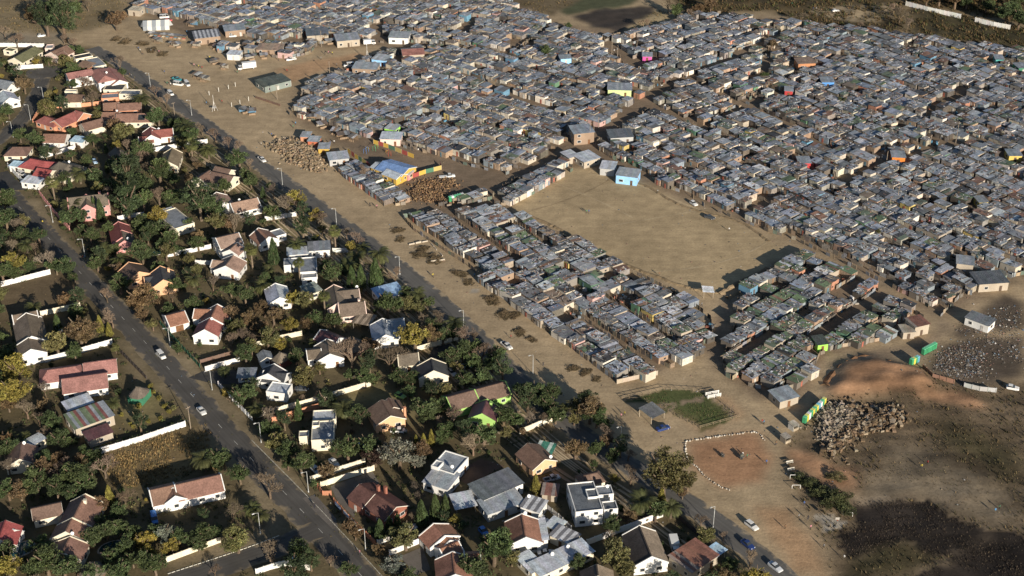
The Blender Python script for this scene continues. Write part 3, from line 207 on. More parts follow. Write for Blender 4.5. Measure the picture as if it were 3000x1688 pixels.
INFILL=[(36.3,301.2,1.0, 'o'),(-131.2,327.6,1.5, 'e'),(-149.4,458.4,0.8, 'b'),(22.3,272.0,0.8, 'e'),(-154.1,491.3,1.2, 'e'),(-253.5,634.9,1.5, 'e'),(-162.0,362.7,1.0, 'e'),(-94.8,467.4,0.8, 'o'),(-167.1,469.3,1.2, 'e'),(-167.5,370.8,1.7, 'e'),(-63.1,392.1,0.8, 'o'),(-136.6,441.5,1.0, 'r'),(-174.0,528.5,1.7, 'e'),(-16.5,364.9,0.8, 'e'),(-149.8,508.7,1.0, 'e'),(-169.8,475.2,1.2, 'y'),(-85.7,404.9,1.5, 'b'),(-241.5,606.2,1.0, 'e'),(-31.5,401.6,1.2, 'o'),(-106.1,270.3,1.2, 'o'),(-42.7,369.2,1.0, 'e'),(-146.2,377.1,1.2, 'e'),(-50.4,422.5,0.8, 'r'),(-130.5,275.2,1.7, 'b'),(-102.5,353.0,1.2, 'o'),(-121.8,356.6,0.8, 'e'),(-145.3,567.0,0.8, 'b'),(-146.6,484.7,1.7, 'e'),(-27.1,375.2,1.2, 'e'),(-138.5,299.6,1.7, 'e'),(-26.8,400.9,1.0, 'e'),(-167.2,365.2,1.2, 'e'),(-114.1,518.0,0.8, 'e'),(-221.8,604.0,0.8, 'b'),(-83.8,427.4,1.7, 'e'),(-98.6,491.2,0.8, 'y'),(-180.9,574.7,1.5, 'e'),(26.2,273.2,0.8, 'o'),(-61.9,342.6,0.8, 'e'),(-125.4,495.5,1.0, 'e'),(-114.7,412.3,0.8, 'e'),(-25.4,356.2,1.0, 'e'),(-170.0,399.5,1.2, 'b'),(-91.8,383.2,0.8, 'e'),(-86.7,442.4,1.2, 'e'),(-114.2,425.5,1.5, 'e'),(-128.5,510.0,1.5, 'e'),(-184.9,518.5,1.0, 'y'),(-56.7,327.6,1.5, 'e'),(-125.8,493.3,1.7, 'e'),(-152.1,451.6,1.7, 'r'),(-57.0,366.7,0.8, 'o'),(-187.1,448.7,1.7, 'e'),(-165.8,387.4,1.0, 'e'),(-11.9,299.5,0.8, 'e'),(-161.3,350.1,0.8, 'e'),(-116.0,519.9,1.0, 'e'),(-61.6,274.9,1.2, 'o'),(-106.4,445.4,1.0, 'e'),(-160.1,552.1,0.8, 'r'),(-198.7,583.6,0.8, 'e'),(-241.0,598.1,1.2, 'e'),(-123.0,514.5,0.8, 'b'),(-208.6,530.3,1.2, 'e'),(-61.0,439.9,1.5, 'e'),(-144.3,409.0,1.5, 'o'),(-158.7,346.1,0.8, 'r'),(-158.3,524.5,1.0, 'r'),(-31.7,341.8,1.0, 'e'),(-46.4,438.0,1.0, 'e'),(-182.5,581.5,1.7, 'e'),(-105.2,398.4,1.5, 'e'),(-137.5,305.6,0.8, 'b'),(-203.5,579.8,1.2, 'r'),(30.1,305.6,1.5, 'e'),(-86.1,356.8,1.2, 'b'),(-64.3,357.4,1.2, 'b'),(-67.0,404.9,1.7, 'e'),(-208.1,604.6,1.0, 'e'),(-126.5,501.9,1.0, 'o'),(-183.4,579.9,1.5, 'o'),(-120.5,499.5,1.5, 'r'),(-140.6,436.2,1.7, 'b'),(-193.4,599.3,0.8, 'o'),(-52.5,422.8,1.0, 'y'),(-97.4,421.9,0.8, 'b'),(-91.0,270.3,1.7, 'b'),(-60.9,444.6,0.8, 'e'),(-166.5,487.9,1.2, 'e'),(4.4,331.6,1.2, 'o'),(-175.2,501.1,1.5, 'e'),(-72.8,460.4,1.7, 'e'),(-34.2,385.2,1.0, 'e'),(-52.6,277.2,1.7, 'e'),(-197.0,619.8,0.8, 'b'),(-134.1,330.1,1.2, 'o'),(-116.1,460.9,0.8, 'e'),(15.3,272.8,1.2, 'o'),(-147.8,558.4,0.8, 'e'),(-225.0,558.9,0.8, 'y'),(-212.4,625.4,1.0, 'e'),(-34.2,327.6,1.2, 'e'),(-111.2,459.9,1.0, 'e'),(-84.5,385.9,0.8, 'b'),(-35.1,341.6,1.2, 'e'),(-200.9,524.9,1.0, 'o'),(-14.6,368.5,0.8, 'o'),(-117.7,482.4,1.0, 'e'),(-148.4,384.7,1.2, 'o'),(-211.7,520.2,1.7, 'e'),(-240.7,589.7,1.5, 'e'),(-18.5,301.1,1.2, 'o'),(57.5,272.9,1.7, 'b'),(-170.1,489.3,0.8, 'r'),(-29.4,284.1,1.0, 'y'),(-154.0,576.3,0.8, 'e'),(-108.5,312.5,1.5, 'e'),(-201.5,601.9,1.0, 'b'),(-126.6,280.3,0.8, 'o'),(-26.6,300.0,1.7, 'b'),(-141.1,477.2,0.8, 'y'),(-71.7,372.8,0.8, 'e'),(-198.1,624.7,1.5, 'e'),(-146.7,308.3,1.2, 'o'),(-16.1,396.8,0.8, 'e'),(-51.6,318.0,1.2, 'e'),(-204.3,593.4,1.7, 'e'),(-189.0,588.6,1.5, 'b'),(-154.8,524.8,1.5, 'o'),(-229.7,613.6,1.2, 'o'),(-51.9,331.9,1.0, 'e'),(-50.5,274.3,1.7, 'b'),(-37.6,296.0,1.5, 'e'),(-166.9,368.9,1.0, 'e'),(-84.6,489.4,1.5, 'o'),(-105.9,419.4,0.8, 'e'),(-210.5,540.1,0.8, 'e'),(-185.1,554.0,0.8, 'o'),(-107.3,304.3,0.8, 'e'),(-156.5,502.3,1.7, 'y'),(-145.0,451.0,1.2, 'e'),(-148.4,484.0,0.8, 'e'),(-204.8,540.4,1.5, 'r'),(-188.5,578.1,1.0, 'e'),(-88.0,360.4,1.7, 'y'),(-222.4,596.6,1.0, 'o'),(-153.2,517.7,1.7, 'e'),(-7.2,291.4,1.7, 'e'),(-157.0,475.0,1.0, 'e'),(-38.9,300.7,0.8, 'o'),(-175.5,487.9,1.7, 'o'),(-171.4,551.3,1.7, 'e'),(-127.2,538.8,1.7, 'o'),(-46.3,429.5,1.0, 'b'),(-236.8,618.6,1.5, 'y'),(-195.9,606.3,1.0, 'b'),(12.3,276.4,0.8, 'r'),(-126.5,535.0,1.7, 'o'),(-54.4,324.6,1.5, 'e'),(-174.6,574.3,1.2, 'o'),(-38.0,376.3,1.0, 'e'),(-194.2,525.5,0.8, 'e'),(-17.2,347.4,1.0, 'e'),(-192.9,636.7,1.2, 'e'),(-127.8,336.0,1.5, 'e'),(-77.5,433.5,1.0, 'o'),(-95.3,490.9,1.2, 'e'),(-54.5,356.7,1.7, 'o'),(-180.3,539.9,1.2, 'r'),(-190.1,459.4,1.2, 'y'),(-75.9,275.3,0.8, 'b'),(-181.5,549.9,1.7, 'r'),(-172.3,513.7,0.8, 'e'),(-230.2,557.2,0.8, 'e'),(-54.0,392.1,0.8, 'e'),(-146.2,526.3,1.2, 'o'),(-159.8,370.1,1.5, 'e'),(-122.1,490.1,1.7, 'e'),(-85.4,304.5,1.2, 'o'),(-118.2,368.6,0.8, 'b'),(-182.5,421.1,1.5, 'r'),(-48.9,392.1,1.0, 'o'),(-148.7,342.3,1.0, 'o'),(-167.3,491.1,1.7, 'e'),(-214.8,529.5,1.0, 'y'),(-24.5,306.0,0.8, 'r'),(-229.2,562.9,1.0, 'o'),(-233.0,610.5,0.8, 'e'),(-137.0,449.2,0.8, 'r'),(-88.3,305.2,1.0, 'b'),(-232.5,569.2,1.2, 'b'),(-147.9,513.2,1.5, 'e'),(-192.0,634.2,0.8, 'o'),(-98.8,463.2,1.0, 'b'),(-225.7,551.2,0.8, 'o'),(-72.5,391.7,1.5, 'e'),(-158.6,465.7,1.5, 'o'),(-106.0,274.1,0.8, 'b'),(19.1,322.2,0.8, 'e'),(-95.8,503.6,1.7, 'e'),(12.2,317.7,1.2, 'b'),(-53.8,316.1,1.0, 'o'),(-47.1,341.0,1.2, 'r'),(-143.0,438.7,1.5, 'y'),(-126.7,454.9,1.2, 'b'),(-194.1,457.6,1.5, 'o'),(-14.1,375.7,1.2, 'e'),(-220.3,576.4,1.0, 'o'),(-59.3,437.3,1.5, 'o'),(-151.4,531.3,0.8, 'e'),(-170.6,432.5,1.0, 'e'),(-226.5,561.0,1.0, 'b'),(-132.0,518.6,1.7, 'o'),(-226.7,632.8,1.0, 'b'),(-169.4,432.9,1.0, 'y'),(-185.3,587.7,1.0, 'y'),(-46.5,409.8,1.0, 'e'),(-16.4,362.5,0.8, 'e'),(-109.9,275.0,1.0, 'b'),(-56.6,271.0,1.0, 'e'),(-35.7,416.4,1.0, 'e'),(-190.8,587.4,1.5, 'o'),(-196.7,469.9,1.0, 'e'),(-243.1,625.3,1.7, 'e'),(-151.9,376.1,0.8, 'o'),(-184.3,468.3,1.7, 'e'),(-72.4,348.9,1.5, 'o'),(-192.5,608.2,1.5, 'b'),(-142.3,313.2,1.7, 'e'),(-62.7,438.3,1.5, 'r'),(1.8,299.4,1.2, 'e'),(-27.6,377.3,1.2, 'e'),(-55.7,401.0,1.0, 'o'),(-72.2,463.3,0.8, 'y'),(-93.5,474.8,1.5, 'e'),(36.2,314.3,0.8, 'e'),(6.7,315.3,1.7, 'b'),(-74.8,455.8,1.5, 'o'),(-153.5,357.0,1.0, 'e'),(-139.5,497.6,1.5, 'e'),(-52.8,424.1,0.8, 'o'),(-117.0,440.3,1.2, 'o'),(-175.2,453.6,0.8, 'e'),(-209.6,615.4,1.5, 'o'),(-135.6,556.0,1.2, 'b'),(-250.6,625.2,1.5, 'o'),(-96.6,475.2,1.2, 'b'),(-145.2,398.3,1.7, 'e'),(-119.4,450.7,1.5, 'e'),(-54.0,360.9,1.0, 'o'),(-6.6,331.0,1.0, 'e'),(-49.2,437.1,1.7, 'e'),(-206.6,600.6,1.5, 'y'),(3.2,341.3,1.7, 'r'),(-146.0,415.4,0.8, 'b'),(-121.3,361.1,1.5, 'e'),(-155.2,536.8,0.8, 'e'),(-156.1,516.2,1.5, 'e'),(-101.1,388.3,1.2, 'e'),(-191.3,470.4,1.2, 'b'),(-154.8,462.1,0.8, 'o'),(-94.6,443.1,1.5, 'o'),(-181.9,502.2,1.0, 'b'),(-144.1,526.4,1.2, 'e'),(-248.2,618.2,1.7, 'b'),(16.5,313.7,1.2, 'r'),(8.9,285.5,1.2, 'b'),(-51.8,392.7,0.8, 'e'),(-206.8,489.5,0.8, 'e'),(-79.8,432.0,1.5, 'e'),(-164.7,521.2,1.2, 'r'),(-113.5,520.0,1.0, 'e'),(-101.3,309.4,0.8, 'y'),(-184.2,522.4,1.0, 'b'),(47.0,292.9,1.0, 'e'),(-30.6,394.2,0.8, 'e'),(-113.2,428.7,1.7, 'r'),(-103.0,461.4,0.8, 'y'),(-99.0,290.0,1.2, 'o'),(-55.5,316.2,1.7, 'e'),(-147.8,401.9,1.0, 'b'),(-113.9,338.1,0.8, 'e'),(-191.1,467.8,1.5, 'e'),(-188.4,575.3,1.5, 'e'),(-100.9,381.5,0.8, 'e'),(-183.5,440.8,1.2, 'y'),(-134.9,550.1,0.8, 'b'),(-102.0,290.4,0.8, 'b'),(-186.4,556.5,1.7, 'e'),(-172.7,510.5,1.0, 'e')]
TOPIARY=[(-112.4,365.0,1.15),(-110.5,361.8,1.14),(-108.1,358.3,1.14),(-105.4,354.4,1.13),(-103.3,351.6,1.12),(-113.1,353.5,1.41),(-117.2,349.7,1.0),(-112.6,343.6,0.95),(-113.7,345.0,0.87),(-111.0,344.5,0.95),(-108.7,346.6,1.03),(-105.4,347.8,1.03)]
BRUSH=[(-43.0,468.2,2.97),(-41.1,462.0,2.45),(-32.1,449.9,3.84),(-27.7,447.0,3.82),(-32.8,453.9,2.9),(-18.8,436.4,3.28),(-15.3,430.8,2.79),(-6.8,417.2,3.63),(-2.2,407.7,3.57),(0.9,407.7,2.68),(2.6,396.8,3.06),(6.5,392.7,2.17),(18.9,375.5,2.52),(23.0,373.3,2.51),(26.6,370.3,2.08),(-190.3,666.6,3.93),(-182.3,663.0,3.91),(-175.1,654.0,3.87),(-168.6,650.4,3.85),(-195.8,670.3,3.29)]
LAMPS=[(-165.2,607.2),(-140.3,575.8),(-209.2,590.6),(-209.4,570.8),(-211.5,552.7),(-154.2,448.8),(-110.9,388.6),(-173.1,475.2),(-65.9,472.8),(-39.6,435.8),(-16.0,399.6),(-91.0,507.3),(6.6,372.7),(31.7,334.8),(54.3,298.6),(-73.5,336.7),(-56.8,313.6),(-38.7,289.4),(-67.5,295.9),(-92.8,363.9)]
POLES=[(-93.0,659.0,8.5),(-104.2,670.9,5),(-84.9,622.0,7),(-105.4,593.6,7),(-23.8,709.7,6),(-146.7,571.5,8),(48.0,647.4,11),(50.7,645.7,6),(60.4,652.7,6),(34.4,549.3,9),(32.7,547.3,9),(37.0,560.2,6),(15.6,687.9,5),(169.9,572.9,5),(186.5,546.6,10),(175.0,543.9,5),(152.6,525.9,6),(129.3,514.8,5),(174.2,633.7,5),(141.5,644.0,4),(144.9,486.5,5),(149.7,493.8,6),(-95.5,343.6,8)]
POSTS=[(-133.2,602.5),(-129.3,605.7),(-136.8,598.5),(-126.7,608.8),(-124.4,585.3),(-121.2,588.3),(-117.9,591.8),(-115.7,580.9)]
CARS=[
(-112.53,382.6,'minivan','white',-54.5,'white minivan driving down the side street'),
(-93.83,351.93,'sedan','white',-54.5,'white sedan on the side street below the white minivan'),
(64.65,298.7,'wagon','white',-54.5,'white estate car on the dirt edge of the tarred road'),
(62.47,290.97,'sedan','navy',-54.5,'dark blue sedan on the tarred road'),
(68.4,282.13,'sedan','silver',-54.5,'silver sedan at the lower end of the tarred road'),
(-1.72,388.26,'pickup','white',-54.5,'white pickup on the tarred road beside a bare tree'),
(-154.39,599.07,'minivan','white',-54.5,'white minivan on the far stretch of tarred road'),
(-153.01,610.05,'minibus','white',-20,'white minibus taxi parked beside a teal pickup'),
(-149.06,610.05,'minibus','white',-60,'white minibus taxi parked facing the tarred road'),
(-154.86,616.14,'pickup','teal',-30,'teal pickup parked behind the minibus taxis'),
(-233.92,673.34,'hatch','white',20,'white hatchback parked by far waste ground'),
(-124.79,630.14,'boxtruck','white',200,'large white box truck among market stalls'),
(-175.4,695.61,'hatch','redcar',10,'red car parked at the settlement edge'),
(-178.44,700.37,'minibus','white',10,'white minibus behind the red car'),
(-138.72,672.97,'hatch','white',10,'white hatchback outside the brick shop'),
(-105.47,641.2,'pickup','white',200,'white pickup on the market street'),
(-69.92,662.28,'boxvan','white',15,'white box van on the upper market street'),
(-77.15,633.51,'minibus','white',190,'white minibus beside the dark signboard shop'),
(-73.63,628.13,'hatch','white',-30,'white hatchback parked behind the dark signboard shop'),
(-170.43,527.4,'hatch','palebluecar',-60,'pale blue hatchback in a shaded drive'),
(-196.77,515.74,'minivan','white',-40,'white minivan under the pale carport'),
(-102.44,529.3,'pickup','white',-54.5,'white pickup on the middle stretch of tarred road'),
(-149.65,398.47,'wagon','silver',-54.5,'silver estate car on a garden drive'),
(-144.7,403.8,'hatch','darkgrey',-54.5,'dark hatchback under the glass carport'),
(-83.21,368.36,'sedan','white',5,'white sedan under the grey carport'),
(-18.87,372.82,'wagon','silver',-60,'silver estate car beside the charcoal front gable'),
(-13.66,376.44,'pickup','palebluecar',10,'pale blue pickup with open back under trees'),
(-33.54,341.81,'pickup','white',0,'white pickup with black load bed before the peach house'),
(-34.31,359.98,'hatch','lime',-35,'lime yellow hatchback on the lawn'),
(-50.99,326.31,'sedan','white',-54.5,'white sedan parked on bare yard'),
(-55.91,323.05,'sedan','silver',-54.5,'silver sedan tucked beside the cream wall'),
(-44.9,333.36,'minivan','silver',20,'silver minivan in a shaded yard'),
(-55.37,285.11,'sedan','bluecar',-20,'bright blue sedan parked at the junction wall'),
(-2.96,349.74,'wagon','darkgrey',-95,'dark grey estate car beside the lime green gable'),
(-27.23,297.6,'hatch','silver',35,'silver hatchback behind the tall cypresses'),
(-7.61,296.13,'hatch','bluecar',-60,'blue hatchback in the shade of the drive'),
(8.88,287.6,'sedan','silver',10,'silver sedan in the courtyard of metal sheds'),
(42.97,289.7,'boxvan','white',-85,'white van parked behind the rusty flat roof'),
(8.62,301.07,'hatch','white',-40,'white hatchback beside the pale metal slope'),
(44.78,343.13,'sedan','navy',25,'dark blue sedan under the timber shade roof'),
(-97.19,301.63,'minivan','bluecar',-70,'blue minivan beside the long white house'),
(155.08,364.29,'hatch','white',-20,'white wrecked hatchback in the waste yard'),
(70.1,489.76,'hatch','white',-60,'white hatchback parked at the dirt field edge'),
(74.87,478.37,'sedan','darkgrey',-35,'dark sedan parked at the dirt field edge'),
(-26.02,513.79,'flatbed','white',10,'white flatbed truck beside the firewood yard'),
(11.2,318.98,'pickup','silver',25,'silver pickup behind the rusty lean-to'),
(-65.06,363.78,'sedan','darkgrey',5,'dark sedan on the black paved yard'),
(168.08,710.05,'hatch','white',10,'white hatchback on the far dirt track'),
(-20.17,703.57,'pickup','white',200,'white pickup in a far settlement street')]
PEOPLE=[(-162.4,624.5),(-156.4,609.4),(-177.9,621.2),(-176.9,620.1),(-151.4,634.5),(-150.3,633.3),(-147.8,631.7),(-145.9,630.0),(-136.0,587.6),(-128.3,624.2),(-181.6,655.4),(-180.1,652.4),(-178.2,648.8),(-174.8,652.4),(-172.8,651.8),(-170.6,650.6),(-144.7,643.1),(-129.4,589.4),(-162.6,678.3),(-158.3,610.7),(-102.0,553.6),(-105.0,544.2),(-111.3,640.5),(-91.3,641.9),(-90.2,648.8),(-88.5,649.5),(-86.6,648.8),(-105.4,626.1),(-93.4,565.5),(-93.9,561.9),(-76.3,545.5),(-74.7,546.3),(-94.7,620.4),(-82.9,633.7),(-54.7,488.4),(-51.9,486.8),(-27.8,433.7),(-0.4,393.5),(-13.2,433.9),(28.4,482.6),(29.3,482.4),(80.9,468.1),(51.9,434.7),(64.5,413.9),(9.9,377.2),(32.8,349.2),(33.9,350.2),(74.7,346.1),(75.2,345.8),(67.8,329.1),(72.9,326.3),(66.6,330.0),(73.6,297.8),(78.0,302.2),(80.4,301.5),(80.4,297.6),(116.8,324.0),(119.0,326.0),(132.1,304.6),(133.9,306.4),(80.4,307.7),(87.0,285.7),(77.1,335.3),(82.5,290.0),(-54.2,306.9),(-40.1,287.6),(-176.5,473.9),(-154.4,446.8),(-153.5,446.8),(147.0,719.6),(156.8,712.2),(158.3,712.2),(160.6,710.1),(144.0,490.4),(143.3,490.9),(157.0,473.9)]
TOILETS=[
(87.4924754767528,346.7726203947658,95.02677204889314,356.25534545795625,11),
(132.44410991627274,384.14314008172715,136.70569166957432,387.4476525226255,9),
(126.7869582918096,377.35030141284983,129.16755421955577,379.4927221736969,4),
(-24.05653899132178,492.4052783464926,-19.35822146116948,495.13714052993396,6)]
GROUND=[
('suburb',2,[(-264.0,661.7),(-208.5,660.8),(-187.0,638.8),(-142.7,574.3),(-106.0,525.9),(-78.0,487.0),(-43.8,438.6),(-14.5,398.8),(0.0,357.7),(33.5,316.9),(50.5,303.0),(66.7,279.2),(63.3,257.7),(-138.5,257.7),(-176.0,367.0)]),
('grassland',2,[(-315.8,797.2),(-217.1,797.2),(-201.2,715.9),(-203.0,691.8),(-216.3,678.3),(-276.1,678.3)]),
('graveldark',2,[(-269.4,678.3),(-226.3,678.3),(-221.7,661.7),(-263.7,660.8)]),
('settle',2,[(-202.2,720.0),(-158.1,669.0),(-126.6,669.0),(-93.9,658.1),(-60.5,661.7),(-68.7,644.0),(-96.7,613.9),(-99.2,578.7),(-74.2,546.6),(-67.3,533.5),(-39.5,483.7),(33.1,368.4),(61.8,383.5),(61.0,414.9),(0.0,483.7),(21.6,524.6),(52.6,507.6),(106.3,459.3),(143.4,405.5),(180.3,433.9),(198.8,437.7),(271.4,651.0),(188.2,680.2),(130.0,703.7),(59.9,680.2),(20.2,691.8),(0.0,750.2),(-199.1,750.2)]),
('settle',1,[(79.7,429.3),(66.3,372.1),(79.8,357.0),(84.5,356.3),(92.5,367.0),(100.5,385.1),(127.2,393.0),(138.3,406.3),(121.3,435.8),(104.8,451.3)]),
('burntfar',1,[(30.0,701.7),(48.6,715.9),(75.2,719.0),(81.2,701.7),(65.2,697.7),(55.1,678.3),(40.3,687.9)]),
('greenfar',1,[(24.3,715.9),(28.6,741.4),(71.8,745.8),(62.7,720.0),(41.4,711.8),(27.4,703.7)]),
('tan',1,[(56.5,680.2),(67.2,697.7),(77.7,715.9),(81.7,699.7),(66.8,684.1),(59.7,678.3)]),
('brownfar',1,[(-14.6,761.5),(58.4,761.5),(27.8,715.9),(20.5,703.7),(0.0,720.0)]),
('scrubfar',2,[(79.4,750.2),(212.2,741.4),(197.1,678.3),(185.3,682.1),(150.8,693.7),(133.3,711.8),(89.1,705.7)]),
('scrubdark',2,[(207.6,722.1),(278.8,672.7),(270.2,647.4),(229.5,661.7),(198.0,676.5)]),
('scrubfar',2,[(208.1,724.2),(215.3,754.7),(306.7,754.7),(280.7,678.3)]),
('dirtlight',1,[(161.7,715.9),(201.7,724.2),(196.1,699.7),(173.7,693.7),(153.6,709.7)]),
('orangedirt',1,[(-111.0,628.6),(-95.8,642.2),(-72.5,651.0),(-68.0,644.0),(-83.3,632.0),(-98.3,617.1),(-105.4,610.7)]),
('field',1,[(0.3,493.8),(4.2,504.0),(26.9,523.4),(37.5,518.4),(52.5,506.4),(66.4,488.1),(85.2,476.1),(94.5,460.3),(99.2,449.3),(73.3,422.9),(64.3,424.7),(51.4,433.9),(33.6,449.3),(14.9,472.8),(3.0,482.6)]),
('settle',1,[(79.7,429.3),(72.4,419.3),(62.5,385.9),(65.0,371.3),(70.3,385.9)]),
('waste',2,[(106.8,378.1),(131.7,376.6),(159.5,367.0),(185.5,385.9),(143.9,267.0),(84.1,267.0),(81.9,286.8),(81.7,303.0),(79.8,308.7),(78.3,332.9),(86.4,346.0),(96.1,359.8)]),
('redsoil',1,[(97.6,365.4),(103.8,375.8),(111.7,381.6),(118.1,379.6),(129.1,374.3),(130.7,364.8),(115.9,362.6),(102.9,359.1),(97.0,360.5)]),
('redsoil',1,[(79.0,334.8),(84.3,334.2),(91.1,327.2),(91.2,324.1),(98.0,324.1),(94.3,313.3),(89.4,314.5),(85.6,320.5),(80.5,327.8)]),
('waste2',2,[(112.2,338.0),(124.1,331.6),(138.2,314.5),(137.8,297.5),(123.9,303.0),(116.7,309.8),(95.0,311.6),(105.5,325.4)]),
('scrubdark',2,[(128.8,349.3),(148.7,332.9),(143.0,314.5),(134.2,326.6),(124.8,334.2)]),
('burnt',0,[(94.7,309.8),(104.0,310.4),(114.7,309.3),(120.3,303.0),(128.7,296.9),(124.8,293.2),(116.0,286.8),(110.8,286.8),(103.5,292.6),(97.2,288.4),(88.9,286.8),(85.8,290.5),(88.7,296.4),(92.8,300.8)]),
('burnt',0,[(129.6,297.5),(134.4,295.9),(147.3,286.8),(142.2,271.8),(103.6,278.7),(115.9,286.3)]),
('scrubdark',1,[(88.1,286.3),(103.3,292.1),(110.7,286.3),(102.0,279.2),(86.6,279.2)]),
('track',1,[(94.7,311.6),(126.0,310.4),(125.7,309.6),(94.5,310.5)]),
('track',1,[(103.7,279.2),(112.0,284.8),(126.9,295.9),(132.8,301.4),(137.1,307.0),(142.7,309.8),(142.4,309.0),(137.1,305.8),(133.2,300.8),(127.1,295.1),(112.1,284.0),(105.1,279.2)]),
('redsoil',1,[(51.2,336.7),(58.4,338.7),(70.5,341.6),(74.1,339.3),(73.3,329.1),(70.3,319.3),(60.0,314.5),(54.5,321.7),(51.2,329.1)]),
('gardengreen',0,[(33.7,359.1),(47.1,364.1),(60.5,362.6),(68.5,349.3),(55.9,343.6),(47.2,352.1),(40.5,357.7)]),
('orangedirt',1,[(47.3,353.1),(49.6,352.1),(55.9,343.6),(67.5,348.0),(70.9,349.3),(58.7,341.3),(54.2,343.0)]),
('orangedirt',1,[(61.1,360.5),(65.2,361.2),(71.8,350.0),(67.6,348.7)]),
('track',0,[(45.0,354.0),(60.3,361.3),(60.8,359.8),(45.7,352.6)]),
('track',0,[(60.3,361.2),(68.4,349.0),(67.5,348.3),(59.6,360.1)]),
('orangedirt',1,[(67.0,308.7),(77.4,305.3),(80.5,279.2),(72.9,279.2)]),
('redsoil',1,[(124.6,364.8),(140.0,361.2),(146.1,354.2),(138.4,355.6),(125.0,358.4)]),
('track',1,[(97.2,367.6),(105.4,379.6),(121.6,387.4),(135.0,393.0),(143.4,405.5),(146.1,402.1),(132.4,382.7),(120.0,380.4),(108.0,375.8),(100.4,367.0)]),
('concrete',0,[(81.0,303.0),(85.5,303.9),(89.6,300.8),(88.7,298.0),(85.9,296.7),(82.1,297.2)]),
('concrete',0,[(-15.9,425.2),(-12.5,426.7),(-10.5,423.4),(-14.2,421.8)]),
('trash',1,[(136.0,386.7),(149.1,393.9),(168.3,395.5),(160.6,370.6),(141.9,367.6),(130.7,375.8)]),
('trash',1,[(143.0,395.5),(170.9,422.9),(175.2,417.6),(170.4,402.1),(149.1,393.9)]),
('bareplot',1,[(-178.0,426.5),(-162.6,435.8),(-155.0,433.9),(-147.1,421.1),(-147.5,414.0),(-160.5,410.6),(-170.4,402.1)]),
('drygrass',1,[(-120.5,330.3),(-97.5,345.3),(-91.3,346.0),(-81.2,324.1),(-90.1,323.5),(-103.6,316.3),(-111.6,315.7),(-115.9,324.1)]),
('lawn',1,[(-120.2,357.7),(-111.8,365.5),(-101.6,350.0),(-105.5,346.0),(-115.0,342.6),(-118.4,348.7)]),
('lawn',1,[(-88.5,475.0),(-81.1,479.3),(-73.2,464.4),(-83.5,460.3)]),
('lawn',1,[(-54.3,360.5),(-43.8,366.3),(-38.1,367.0),(-32.6,358.4),(-26.9,343.3),(-29.7,344.0),(-39.5,359.1),(-49.7,354.9)]),
('verge',1,[(-191.6,493.8),(-183.4,493.8),(-170.6,471.8),(-155.3,449.3),(-147.6,433.9),(-133.1,412.3),(-116.3,397.1),(-99.3,376.6),(-87.9,358.4),(-76.2,344.0),(-71.7,334.8),(-59.2,319.3),(-55.6,311.0),(-58.3,311.6),(-78.4,337.4),(-94.1,361.2),(-108.2,378.9),(-127.0,405.5),(-154.2,441.5),(-178.0,475.0)]),
('verge',1,[(-129.2,392.2),(-124.5,390.6),(-115.2,375.8),(-106.0,363.4),(-97.7,352.8),(-90.1,344.0),(-83.7,334.2),(-76.9,323.5),(-67.5,316.9),(-63.3,310.4),(-60.9,301.4),(-62.2,294.8),(-67.9,290.5),(-88.8,280.7),(-88.8,284.2),(-77.2,292.6),(-69.7,294.8),(-70.7,308.7),(-78.3,320.5),(-94.4,346.0),(-104.4,359.8),(-119.9,374.3)]),
('verge',2,[(-189.5,638.8),(-181.6,632.0),(-156.4,598.2),(-116.5,540.0),(-78.5,491.5),(-49.4,449.3),(-23.8,411.4),(-10.0,394.7),(-12.6,393.0),(-43.4,433.9),(-83.4,489.2),(-134.4,561.6),(-166.7,604.4)])]
PAVING=[
('paved_yard','pave',[(-51.1,316.3),(-39.7,322.9),(-37.0,316.9),(-42.9,308.7),(-43.0,302.5),(-48.1,309.3)]),
('paved_walk','pave',[(-58.2,311.0),(-54.7,312.5),(-48.1,302.5),(-47.0,298.6),(-48.3,297.8),(-54.2,305.3)]),
('driveway','asphalt',[(-26.8,382.7),(-25.4,388.2),(-19.9,390.6),(-19.3,386.7),(-23.3,379.6)]),
('driveway','asphalt',[(-101.5,370.6),(-97.6,374.3),(-86.5,375.1),(-78.5,367.0),(-92.5,367.0)]),
('driveway','pave',[(-29.4,286.8),(-23.7,290.5),(-21.1,281.7),(-25.1,279.2),(-27.0,282.7)]),
('driveway','pave',[(-9.5,358.4),(-1.4,362.6),(2.4,352.8),(-2.2,350.7),(-5.7,348.7)]),
('driveway','brickpave',[(-14.1,324.1),(-8.9,329.1),(-2.1,325.4),(-12.4,316.9),(-15.1,319.3)]),
('driveway','asphalt',[(-206.5,518.4),(-203.7,519.7),(-191.2,502.9),(-201.3,501.7)])]
